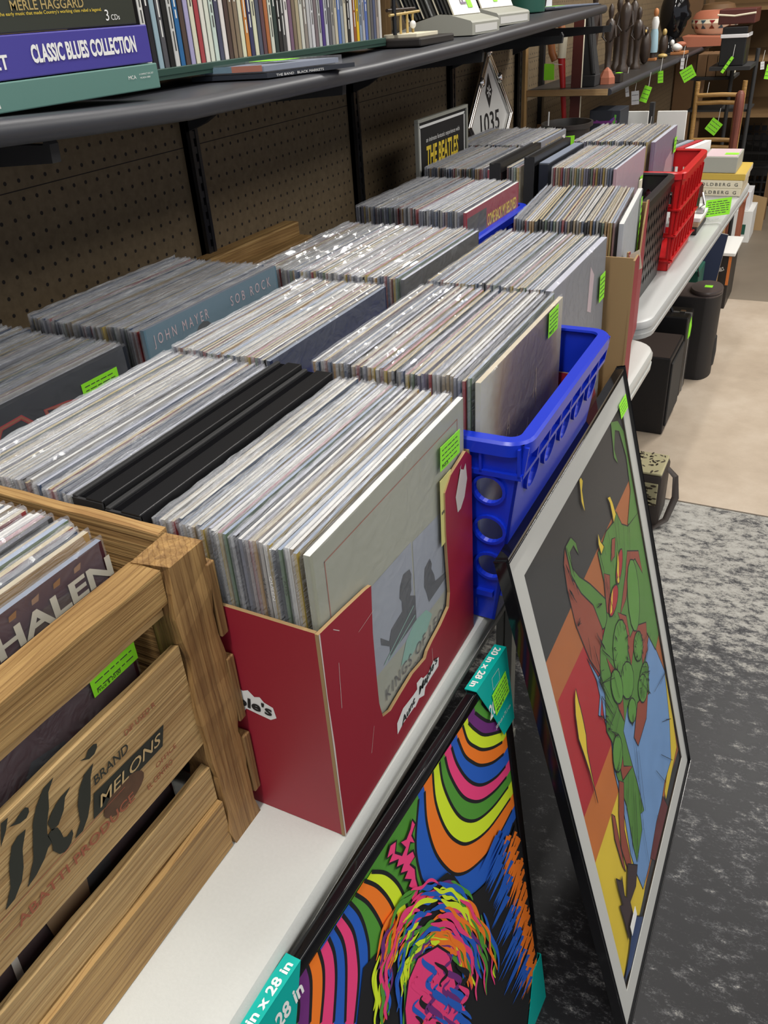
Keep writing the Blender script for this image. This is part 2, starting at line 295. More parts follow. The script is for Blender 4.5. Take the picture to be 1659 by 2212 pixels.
# traced outlines of printed artwork, in millimetres on their own plane
BLK=[[120,560],[154,620],[181,610],[211,590],[243,584],[259,592],[300,571],[321,559],[338,525],[356,468],[413,433],[458,430],[501,443],[559,-2],[500,-330],[59,527]]
STR=[["y",6.6,[[243,536],[237,535],[231,535],[225,537],[218,537],[213,534],[210,526],[207,518],[204,511]]],["p",4.8,[[293,561],[287,569],[280,574],[274,580],[268,586],[262,593],[255,598],[250,601],[244,602]]],["b",3.4,[[359,294],[359,310],[356,329],[354,347],[354,362],[355,377],[352,393],[347,412],[340,429]]],["o",4.6,[[218,629],[212,628],[205,629],[198,629],[192,627],[187,622],[182,616],[177,610],[172,606]]],["g",6.7,[[352,329],[349,349],[346,369],[344,387],[342,404],[339,422],[332,441],[325,459],[317,476]]],["pu",5.3,[[210,519],[208,510],[206,505],[200,496],[194,484],[191,470],[189,453],[186,438],[181,426]]],["p",4.1,[[324,326],[324,342],[321,363],[318,381],[319,395],[320,410],[316,427],[309,445],[300,461]]],["y",6.3,[[179,605],[174,602],[168,599],[163,594],[161,585],[160,573],[159,564],[155,559],[150,555]]],["b",7.0,[[283,494],[275,505],[266,512],[258,516],[251,524],[242,533],[233,538],[227,535],[223,527]]],["o",4.9,[[318,467],[310,478],[304,488],[299,498],[295,510],[290,521],[283,528],[276,532],[270,537]]],["g",5.3,[[308,367],[312,377],[311,392],[307,410],[301,426],[297,441],[293,455],[288,470],[281,483]]],["y",5.9,[[225,580],[222,578],[217,580],[211,583],[207,583],[205,578],[203,572],[200,569],[196,569]]],["p",5.8,[[320,382],[321,391],[321,401],[318,414],[312,427],[308,438],[306,449],[303,460],[299,471]]],["b",4.8,[[328,348],[332,352],[336,355],[336,363],[332,375],[328,387],[326,395],[328,401],[330,408]]],["o",7.5,[[241,590],[233,596],[225,600],[218,598],[213,594],[207,591],[200,590],[193,589],[187,585]]],["g",4.3,[[268,603],[260,607],[253,612],[245,619],[236,625],[229,627],[223,626],[216,624],[210,624]]],["pu",5.3,[[379,334],[381,340],[384,345],[384,353],[379,366],[374,378],[371,387],[373,394],[374,401]]],["p",3.9,[[381,252],[380,264],[378,279],[378,290],[381,296],[384,303],[384,314],[380,328],[376,342]]],["y",5.3,[[299,446],[295,462],[288,478],[279,491],[270,500],[262,508],[254,518],[244,527],[236,530]]],["b",4.1,[[201,524],[198,518],[194,509],[189,499],[186,486],[183,472],[180,458],[176,447],[171,437]]],["o",5.7,[[206,610],[200,606],[194,605],[187,604],[181,600],[178,592],[175,582],[172,574],[167,568]]],["g",3.2,[[360,441],[353,456],[345,469],[339,482],[336,494],[332,507],[326,518],[318,528],[311,537]]],["y",6.9,[[180,565],[180,559],[177,557],[173,557],[170,554],[170,547],[171,539],[171,533],[167,531]]],["p",3.8,[[345,410],[346,420],[344,432],[337,446],[330,458],[325,470],[322,481],[319,492],[314,503]]],["b",6.9,[[315,358],[314,368],[313,376],[314,382],[316,388],[315,396],[312,405],[309,414],[307,422]]],["o",4.1,[[367,319],[364,336],[360,353],[358,367],[359,379],[359,391],[355,406],[348,422],[342,436]]],["g",3.4,[[317,389],[316,400],[317,410],[316,421],[312,433],[306,446],[300,457],[297,467],[294,478]]],["pu",5.2,[[192,587],[187,583],[182,579],[178,573],[175,564],[173,554],[170,544],[166,537],[162,529]]],["p",6.2,[[234,523],[230,523],[225,525],[220,525],[218,522],[216,516],[214,510],[211,507],[208,505]]],["y",4.5,[[335,312],[333,327],[329,343],[329,354],[333,360],[337,368],[335,381],[329,396],[324,411]]],["b",5.4,[[276,548],[267,558],[258,564],[250,566],[243,569],[234,575],[225,580],[218,580],[212,575]]],["o",5.6,[[177,564],[174,559],[170,556],[167,553],[165,546],[165,536],[165,528],[162,523],[158,520]]],["g",7.5,[[225,527],[219,520],[215,511],[211,504],[204,492],[196,473],[190,451],[186,426],[180,402]]],["y",5.1,[[311,358],[314,362],[319,364],[320,372],[316,383],[312,395],[310,403],[312,409],[314,416]]],["p",4.9,[[356,266],[355,284],[356,298],[359,308],[364,317],[364,330],[360,349],[355,367],[353,382]]],["b",6.2,[[337,394],[333,405],[331,414],[330,421],[330,429],[328,437],[324,446],[319,454],[316,462]]],["o",5.3,[[225,614],[220,613],[216,610],[212,608],[206,608],[200,610],[195,609],[192,604],[190,598]]],["g",6.3,[[180,560],[180,553],[179,548],[176,546],[172,543],[170,538],[170,530],[170,522],[169,517]]],["pu",6.9,[[210,614],[204,615],[197,617],[191,616],[187,611],[185,603],[182,597],[176,594],[171,593]]],["p",5.8,[[239,592],[234,597],[229,600],[225,600],[222,597],[218,595],[214,596],[208,599],[204,599]]],["y",4.5,[[171,576],[166,569],[163,559],[161,547],[160,535],[156,526],[151,520],[147,511],[144,500]]],["b",7.3,[[341,354],[342,366],[339,382],[334,398],[330,412],[328,425],[326,438],[322,452],[315,465]]],["o",4.1,[[306,531],[304,540],[300,547],[295,551],[290,554],[286,559],[282,566],[278,573],[274,578]]],["g",4.6,[[251,554],[244,555],[239,553],[233,552],[226,556],[218,560],[211,560],[208,552],[206,542]]],["y",5.8,[[215,542],[212,539],[208,539],[204,538],[202,534],[201,527],[200,521],[198,516],[194,511]]],["p",5.9,[[307,468],[298,483],[290,496],[282,510],[274,524],[266,534],[257,539],[249,542],[241,546]]],["b",7.3,[[332,374],[329,387],[325,401],[322,413],[321,424],[319,436],[315,448],[310,459],[304,470]]],["o",5.4,[[228,519],[222,516],[215,512],[210,505],[205,490],[200,467],[194,444],[187,423],[179,403]]],["g",5.5,[[258,513],[250,518],[244,520],[237,520],[230,522],[224,522],[218,519],[214,512],[212,502]]],["pu",3.8,[[303,436],[301,448],[298,460],[292,472],[285,481],[279,490],[274,499],[268,508],[262,516]]],["p",4.9,[[200,605],[194,604],[190,600],[188,594],[184,588],[180,585],[176,582],[172,577],[170,569]]],["y",7.0,[[344,393],[344,408],[344,423],[339,440],[330,457],[321,472],[315,487],[310,502],[304,516]]],["b",6.5,[[262,502],[258,510],[253,516],[249,518],[246,516],[243,514],[238,517],[233,523],[229,525]]],["o",5.2,[[319,342],[319,358],[321,370],[324,382],[323,398],[317,417],[310,435],[304,451],[300,466]]],["g",5.9,[[348,462],[342,473],[336,483],[332,492],[329,502],[325,512],[320,520],[314,527],[309,535]]],["y",4.0,[[385,262],[382,275],[382,283],[387,286],[391,290],[390,299],[385,313],[381,325],[382,332]]],["p",6.0,[[328,329],[325,340],[326,348],[330,351],[333,354],[333,363],[328,374],[325,385],[325,392]]],["b",6.2,[[320,358],[317,376],[317,393],[316,408],[314,426],[308,444],[299,461],[292,476],[285,490]]],["o",3.4,[[287,557],[283,563],[279,569],[275,574],[271,576],[267,578],[263,581],[259,586],[254,591]]],["g",5.3,[[277,530],[270,538],[263,542],[256,544],[250,550],[242,557],[235,563],[229,562],[224,558]]],["pu",4.1,[[219,530],[211,530],[205,526],[202,517],[201,500],[197,481],[191,467],[183,455],[176,440]]],["p",4.9,[[185,585],[179,585],[174,583],[172,575],[172,564],[171,554],[167,549],[162,547],[158,542]]],["y",5.8,[[170,595],[165,590],[162,582],[160,571],[159,561],[156,554],[152,549],[148,543],[146,534]]],["b",5.5,[[220,593],[214,592],[210,586],[207,580],[202,577],[194,578],[188,577],[185,570],[184,559]]],["o",6.4,[[378,365],[372,387],[368,406],[366,423],[362,442],[354,461],[344,479],[335,496],[329,512]]],["g",5.5,[[345,482],[340,489],[336,497],[333,505],[330,512],[327,520],[322,526],[318,532],[313,538]]],["y",5.7,[[341,479],[338,488],[334,496],[328,504],[324,511],[320,518],[317,527],[314,534],[309,540]]],["p",5.4,[[248,520],[243,524],[239,522],[236,517],[233,516],[227,519],[221,523],[218,520],[217,512]]],["b",6.0,[[295,570],[291,575],[286,578],[282,581],[277,587],[273,593],[269,598],[265,600],[261,600]]],["o",4.8,[[218,610],[212,608],[208,603],[203,600],[197,599],[191,599],[186,596],[183,589],[181,580]]],["g",6.7,[[339,415],[334,430],[329,443],[326,456],[322,469],[316,482],[310,493],[303,504],[297,514]]],["pu",4.8,[[213,579],[207,578],[199,580],[192,580],[189,572],[188,561],[186,551],[181,546],[175,542]]],["p",7.5,[[331,292],[332,311],[336,320],[342,328],[344,339],[342,356],[337,375],[334,391],[333,404]]],["y",3.4,[[317,405],[316,419],[314,434],[309,449],[302,464],[294,478],[287,490],[281,502],[274,515]]],["b",5.9,[[213,560],[210,554],[206,549],[201,548],[196,546],[192,540],[191,530],[190,519],[187,509]]],["o",4.3,[[238,582],[230,585],[222,589],[215,590],[209,587],[204,581],[199,576],[193,572],[187,570]]],["g",7.0,[[206,610],[200,607],[196,599],[192,592],[186,588],[178,586],[173,581],[170,571],[170,557]]],["y",4.3,[[306,434],[302,449],[294,463],[286,474],[280,485],[275,498],[268,509],[260,516],[254,518]]],["p",6.3,[[350,432],[346,442],[340,453],[335,463],[332,473],[330,482],[327,492],[322,500],[316,508]]],["b",4.0,[[244,539],[239,540],[233,543],[227,547],[223,546],[219,542],[217,537],[213,534],[208,534]]],["o",7.0,[[318,342],[318,358],[317,372],[317,386],[317,399],[315,414],[310,430],[304,446],[298,460]]],["g",5.4,[[356,267],[357,282],[361,293],[366,302],[367,316],[365,334],[360,353],[357,370],[357,384]]],["pu",4.7,[[344,492],[338,505],[332,518],[327,531],[321,542],[313,552],[305,560],[298,569],[292,579]]],["p",6.6,[[253,593],[247,595],[242,597],[236,602],[229,606],[224,606],[220,604],[216,602],[210,602]]],["y",5.7,[[252,517],[246,520],[241,518],[236,516],[231,518],[224,520],[218,519],[216,512],[215,502]]],["b",4.6,[[278,491],[274,498],[270,506],[265,512],[260,515],[256,517],[252,519],[247,524],[242,529]]],["o",6.8,[[325,328],[327,335],[325,348],[322,361],[322,370],[325,375],[327,382],[325,393],[320,406]]],["g",6.5,[[327,352],[328,364],[325,379],[321,395],[318,409],[318,421],[316,434],[311,448],[305,461]]],["y",5.8,[[240,542],[234,545],[229,544],[224,540],[220,537],[214,536],[208,535],[204,530],[202,521]]],["p",6.1,[[310,400],[310,412],[310,424],[306,438],[299,452],[292,465],[287,476],[282,488],[276,500]]],["b",6.6,[[298,434],[297,444],[294,454],[289,465],[283,473],[278,481],[273,490],[268,499],[263,506]]],["o",4.0,[[275,488],[267,500],[259,512],[250,520],[242,522],[236,519],[229,517],[222,517],[214,516]]],["g",5.5,[[384,270],[387,284],[392,296],[393,314],[388,336],[381,360],[377,380],[375,397],[374,414]]],["pu",6.6,[[304,449],[298,462],[294,476],[288,489],[281,501],[274,509],[266,515],[259,522],[252,530]]],["p",6.4,[[307,426],[302,436],[297,445],[294,453],[293,461],[291,470],[287,477],[281,483],[277,487]]],["y",4.2,[[307,437],[304,445],[302,453],[301,462],[297,470],[292,477],[287,484],[284,490],[280,498]]],["b",5.2,[[208,551],[205,548],[199,547],[194,546],[191,539],[191,529],[190,518],[187,509],[181,504]]],["o",4.6,[[325,471],[320,480],[316,488],[313,497],[309,506],[305,514],[299,520],[294,526],[290,533]]],["g",4.1,[[207,530],[204,524],[203,516],[201,508],[197,496],[192,486],[187,475],[184,462],[182,448]]],["y",5.1,[[353,463],[346,478],[338,491],[331,504],[325,517],[320,530],[314,542],[306,552],[298,559]]],["p",6.8,[[287,563],[281,568],[275,571],[269,575],[264,582],[258,590],[252,594],[247,594],[243,594]]],["b",3.8,[[299,535],[295,545],[290,554],[284,560],[278,563],[273,566],[268,573],[262,581],[257,587]]],["o",4.3,[[216,594],[209,598],[202,598],[198,592],[196,583],[192,578],[186,576],[180,575],[176,568]]],["g",4.9,[[361,459],[358,471],[354,482],[348,493],[342,504],[337,514],[332,524],[328,534],[322,543]]],["pu",6.4,[[345,420],[343,430],[343,439],[340,450],[334,461],[328,471],[324,481],[321,490],[318,500]]],["p",5.3,[[191,592],[184,590],[177,589],[172,582],[171,570],[170,557],[168,548],[162,543],[156,537]]],["y",6.1,[[290,550],[281,560],[273,571],[264,581],[255,588],[247,591],[240,592],[232,595],[223,599]]],["b",3.6,[[333,354],[333,365],[331,378],[328,392],[326,404],[324,415],[323,426],[319,438],[314,450]]],["o",5.4,[[224,570],[221,569],[217,570],[213,571],[210,570],[208,567],[206,563],[203,560],[200,560]]],["g",6.3,[[295,495],[287,505],[279,515],[272,525],[265,535],[258,543],[250,547],[244,547],[237,549]]],["y",4.3,[[298,451],[295,464],[291,479],[284,492],[276,501],[268,507],[261,514],[253,524],[245,533]]],["p",4.7,[[339,444],[335,458],[330,473],[324,487],[316,500],[309,512],[302,524],[296,535],[289,546]]],["b",6.6,[[349,476],[344,490],[340,503],[333,516],[326,528],[318,538],[312,548],[305,559],[299,570]]],["o",3.3,[[297,444],[292,454],[288,462],[284,470],[281,478],[277,487],[272,493],[267,497],[263,501]]],["g",6.8,[[375,344],[369,362],[368,375],[370,387],[369,400],[363,416],[355,433],[349,447],[346,460]]],["pu",4.5,[[362,349],[362,364],[356,384],[348,404],[344,421],[342,435],[340,450],[334,466],[325,481]]],["p",6.4,[[321,400],[321,410],[322,420],[320,432],[314,444],[307,456],[302,467],[299,478],[296,489]]],["y",7.0,[[363,396],[358,409],[353,422],[349,433],[347,444],[346,455],[341,466],[335,476],[329,486]]],["b",6.2,[[393,262],[398,274],[400,290],[398,311],[392,335],[387,356],[386,374],[384,391],[380,410]]],["o",7.1,[[371,356],[374,367],[372,382],[365,400],[357,417],[353,432],[351,445],[349,459],[343,473]]],["g",5.6,[[241,525],[234,529],[228,530],[223,528],[220,523],[216,517],[212,514],[208,510],[204,503]]],["y",3.8,[[225,532],[218,532],[213,527],[211,518],[208,509],[204,499],[197,486],[191,471],[187,453]]],["p",5.1,[[255,577],[250,584],[246,589],[242,588],[240,585],[237,584],[232,589],[227,595],[223,596]]],["b",6.4,[[327,471],[320,484],[313,496],[307,508],[302,520],[296,531],[288,540],[281,546],[274,553]]],["o",7.1,[[314,432],[308,448],[301,463],[294,477],[288,490],[281,502],[274,514],[266,522],[258,527]]],["g",5.5,[[296,475],[290,484],[284,491],[279,498],[274,507],[269,515],[264,522],[258,525],[253,527]]],["pu",4.2,[[272,506],[268,512],[264,516],[260,517],[256,520],[252,524],[248,529],[244,532],[240,531]]],["p",6.5,[[322,430],[317,447],[312,462],[308,478],[300,493],[292,505],[283,515],[276,525],[268,537]]],["y",6.4,[[341,446],[337,460],[334,474],[329,487],[322,500],[314,511],[307,521],[302,532],[296,544]]],["b",5.5,[[188,565],[186,560],[181,560],[176,559],[174,553],[175,542],[175,532],[172,526],[167,525]]],["o",5.0,[[392,270],[390,290],[385,311],[382,329],[384,342],[386,355],[383,371],[376,391],[369,410]]],["g",5.9,[[341,407],[342,416],[342,425],[338,436],[332,448],[326,458],[323,468],[321,478],[318,488]]],["y",6.2,[[310,429],[304,448],[295,465],[287,479],[279,493],[272,507],[262,519],[254,525],[246,527]]],["p",5.0,[[274,546],[266,556],[257,566],[248,572],[240,575],[233,575],[226,575],[218,577],[210,577]]],["b",5.1,[[241,568],[234,568],[229,565],[224,563],[217,565],[210,567],[204,565],[201,557],[199,548]]],["o",7.5,[[304,428],[300,441],[293,452],[287,462],[283,472],[280,483],[274,493],[268,500],[262,503]]],["g",7.0,[[254,611],[247,612],[240,615],[232,621],[224,626],[217,626],[211,623],[206,619],[200,618]]],["pu",3.4,[[298,453],[292,464],[286,473],[281,482],[277,492],[271,502],[265,508],[260,512],[254,514]]],["p",6.6,[[177,568],[175,563],[175,555],[175,547],[172,542],[168,539],[165,534],[164,527],[164,518]]],["y",6.1,[[228,543],[225,540],[221,541],[215,544],[211,544],[209,538],[209,530],[207,525],[203,524]]],["b",5.8,[[208,512],[208,497],[203,477],[194,462],[186,448],[180,429],[177,405],[173,380],[167,361]]],["o",3.9,[[298,470],[290,483],[282,495],[275,507],[267,518],[259,527],[251,531],[244,534],[236,536]]],["g",7.3,[[263,525],[256,528],[249,532],[242,537],[235,542],[228,544],[223,540],[219,534],[215,530]]],["y",3.7,[[245,554],[241,554],[237,555],[232,558],[227,561],[223,560],[220,557],[217,554],[213,553]]],["p",6.6,[[333,348],[332,360],[334,369],[336,378],[335,390],[330,404],[324,418],[322,429],[321,440]]],["b",7.4,[[350,313],[346,333],[343,351],[344,364],[347,376],[346,391],[340,410],[332,427],[327,443]]],["o",3.6,[[344,406],[338,419],[335,431],[333,442],[331,453],[327,464],[320,475],[315,485],[310,495]]],["g",6.6,[[249,554],[241,559],[233,566],[225,570],[219,567],[215,559],[210,554],[203,553],[196,552]]],["pu",4.3,[[252,554],[247,559],[243,565],[238,568],[236,566],[233,562],[230,562],[225,566],[220,570]]],["p",7.2,[[338,418],[330,436],[323,452],[319,467],[315,483],[309,497],[300,510],[291,520],[284,529]]],["y",4.0,[[332,489],[330,500],[326,510],[319,519],[312,526],[306,534],[302,543],[298,553],[293,561]]],["b",7.3,[[219,564],[214,560],[210,553],[206,547],[200,544],[194,541],[190,533],[188,520],[186,504]]],["o",5.2,[[305,425],[305,438],[302,452],[295,466],[286,478],[279,488],[273,499],[266,511],[259,521]]],["g",6.6,[[170,573],[168,566],[168,558],[167,550],[164,545],[160,542],[158,537],[157,529],[156,520]]],["y",5.5,[[270,513],[261,522],[253,526],[245,528],[237,532],[228,536],[220,537],[215,531],[212,520]]],["p",3.8,[[296,572],[291,582],[285,591],[278,597],[272,599],[266,602],[260,608],[253,616],[247,621]]],["b",5.0,[[328,501],[322,518],[314,532],[305,545],[295,555],[287,565],[278,576],[270,587],[261,595]]],["o",3.4,[[320,422],[317,432],[312,443],[306,453],[303,462],[301,471],[299,480],[294,489],[288,495]]],["g",4.4,[[264,568],[256,570],[249,576],[241,585],[233,590],[227,590],[222,585],[217,582],[210,584]]],["pu",6.2,[[263,512],[257,521],[252,526],[247,526],[244,523],[239,524],[233,529],[227,534],[223,532]]],["p",4.8,[[371,394],[365,409],[360,424],[356,436],[354,449],[351,462],[345,474],[338,486],[332,498]]],["y",7.4,[[248,566],[245,567],[241,569],[237,572],[233,575],[230,575],[227,573],[225,572],[221,573]]],["b",7.1,[[266,559],[260,563],[255,571],[249,577],[244,579],[240,578],[236,576],[231,579],[225,584]]],["o",4.5,[[346,416],[344,430],[338,446],[330,461],[323,474],[318,487],[314,500],[308,513],[300,523]]],["g",4.3,[[372,319],[371,333],[368,350],[364,366],[362,381],[361,395],[358,409],[354,424],[348,440]]],["y",4.3,[[332,497],[328,508],[324,521],[319,532],[311,541],[303,548],[297,556],[292,566],[286,577]]],["p",6.6,[[212,600],[207,596],[202,590],[197,587],[190,586],[184,583],[180,576],[178,565],[176,555]]],["b",6.1,[[284,503],[278,514],[271,524],[264,532],[257,536],[250,539],[243,543],[236,548],[229,551]]],["o",7.3,[[322,375],[320,388],[321,399],[322,410],[319,423],[313,437],[307,450],[302,462],[299,474]]],["g",3.8,[[274,513],[267,518],[261,521],[255,524],[249,531],[242,539],[235,542],[231,539],[228,533]]]]
FS=[["b",6.4,[[242,513],[240,511],[242,502],[248,487],[255,471],[258,461],[255,459],[249,462],[243,466]]],["pu",8.3,[[259,338],[259,331],[253,334],[246,339],[242,340],[242,332],[248,315],[256,295],[261,279]]],["pu",5.4,[[228,382],[230,371],[228,369],[222,373],[216,377],[213,374],[216,362],[223,344],[229,327]]],["pu",5.0,[[282,412],[276,414],[269,419],[265,418],[267,408],[274,392],[282,374],[286,361],[284,358]]],["pu",8.4,[[282,430],[287,416],[295,398],[301,382],[301,376],[296,378],[288,383],[283,384],[284,376]]],["k",7.2,[[211,425],[209,422],[204,425],[198,429],[195,427],[197,417],[203,401],[209,384],[212,374]]],["pu",5.7,[[255,428],[252,426],[255,416],[262,399],[268,382],[272,370],[269,368],[262,373],[256,376]]],["p",8.0,[[248,373],[254,357],[255,349],[250,350],[243,355],[238,357],[238,350],[243,335],[251,315]]],["p",8.2,[[220,432],[214,436],[209,437],[209,431],[214,417],[221,400],[225,386],[225,380],[220,382]]],["p",6.7,[[249,432],[246,430],[249,420],[255,403],[262,386],[265,375],[262,373],[256,377],[249,380]]],["b",8.7,[[302,327],[296,330],[289,335],[284,336],[286,327],[292,309],[301,288],[306,273],[305,268]]],["b",5.4,[[307,345],[304,343],[297,347],[290,351],[288,348],[292,335],[300,315],[307,296],[310,285]]],["p",4.3,[[224,503],[218,506],[214,506],[215,500],[220,486],[226,470],[230,458],[230,454],[224,456]]],["p",8.9,[[236,395],[231,398],[224,402],[220,402],[222,394],[227,378],[234,360],[238,347],[237,342]]],["b",8.1,[[278,402],[283,388],[291,370],[298,353],[299,344],[294,345],[287,350],[281,352],[281,346]]],["k",8.3,[[225,366],[229,352],[236,334],[242,316],[243,307],[239,307],[232,313],[226,316],[226,310]]],["p",8.0,[[236,498],[231,500],[225,504],[222,503],[223,495],[228,481],[235,466],[238,454],[237,451]]],["k",5.9,[[259,333],[252,336],[251,332],[255,317],[263,297],[270,279],[271,270],[267,270],[259,276]]],["b",6.6,[[255,466],[251,466],[244,470],[239,472],[239,466],[244,453],[251,436],[256,422],[256,416]]],["pu",7.0,[[273,406],[272,403],[276,390],[284,371],[290,354],[292,345],[288,345],[281,350],[275,353]]],["k",6.2,[[207,456],[213,440],[215,430],[213,429],[207,432],[201,435],[199,432],[202,421],[208,405]]],["b",4.2,[[256,343],[254,338],[259,324],[266,304],[273,286],[274,277],[270,277],[262,283],[257,286]]],["o",4.8,[[228,420],[221,424],[216,426],[215,421],[219,408],[226,391],[231,376],[232,368],[227,369]]],["k",6.0,[[227,464],[222,466],[221,461],[225,448],[232,432],[237,417],[238,410],[233,412],[226,416]]],["b",4.7,[[219,469],[213,473],[208,475],[207,470],[211,458],[217,442],[222,427],[223,420],[218,421]]],["pu",4.6,[[286,458],[292,444],[292,437],[287,438],[280,443],[275,444],[275,437],[281,422],[289,404]]],["b",5.5,[[210,429],[216,412],[222,396],[225,386],[222,384],[216,388],[210,391],[208,388],[211,376]]],["k",7.8,[[239,393],[244,379],[244,372],[238,374],[232,379],[227,380],[228,372],[233,356],[241,337]]],["p",6.2,[[252,430],[259,413],[265,397],[267,388],[263,387],[256,392],[250,394],[249,390],[254,376]]],["k",8.2,[[300,414],[307,397],[316,379],[320,366],[317,363],[310,367],[303,371],[300,369],[304,357]]],["o",7.6,[[225,416],[219,419],[217,416],[220,404],[227,387],[233,370],[235,361],[231,360],[224,365]]],["k",5.1,[[260,478],[266,464],[274,447],[278,434],[278,428],[272,431],[265,435],[261,435],[263,427]]],["pu",4.0,[[239,449],[243,437],[242,432],[236,435],[230,439],[226,438],[228,429],[234,413],[241,396]]],["p",8.3,[[296,379],[304,360],[311,343],[312,335],[307,336],[299,342],[293,343],[294,336],[300,320]]],["pu",4.6,[[255,380],[259,367],[266,348],[273,330],[274,321],[270,321],[263,326],[257,329],[256,324]]],["p",7.7,[[258,472],[264,458],[264,451],[259,452],[252,457],[248,458],[248,451],[254,436],[261,419]]],["k",6.5,[[202,416],[198,417],[198,409],[203,395],[210,377],[214,364],[213,359],[207,361],[201,366]]],["p",8.9,[[236,428],[237,419],[234,418],[227,423],[222,425],[221,420],[225,407],[232,390],[237,374]]],["pu",7.2,[[251,429],[247,428],[241,432],[235,435],[234,431],[238,418],[245,401],[251,385],[252,377]]],["b",7.0,[[284,304],[284,298],[278,301],[270,306],[266,307],[267,297],[274,278],[282,257],[287,242]]],["b",8.2,[[258,439],[251,443],[247,443],[249,434],[255,419],[262,402],[266,389],[264,385],[258,388]]],["o",4.1,[[217,397],[219,387],[216,386],[209,391],[204,394],[202,389],[206,377],[213,359],[218,342]]],["o",7.1,[[282,308],[279,306],[272,311],[265,315],[263,312],[267,298],[275,278],[282,258],[284,247]]],["b",4.4,[[240,403],[246,387],[254,369],[258,356],[257,351],[251,354],[244,359],[240,358],[242,348]]],["b",8.6,[[270,397],[270,390],[276,374],[284,355],[290,340],[289,334],[283,336],[276,342],[271,342]]],["b",5.3,[[290,293],[285,293],[277,299],[271,302],[271,296],[276,280],[284,259],[291,240],[292,232]]]]
FACE2=[[272,492],[291,451],[292,395],[292,334],[264,272],[180,418],[193,490],[210,518],[234,524]]
EYES=[[[233,550],[242,544],[253,532],[250,529],[238,538]],[[260,518],[276,497],[277,492],[267,499],[261,510]]]
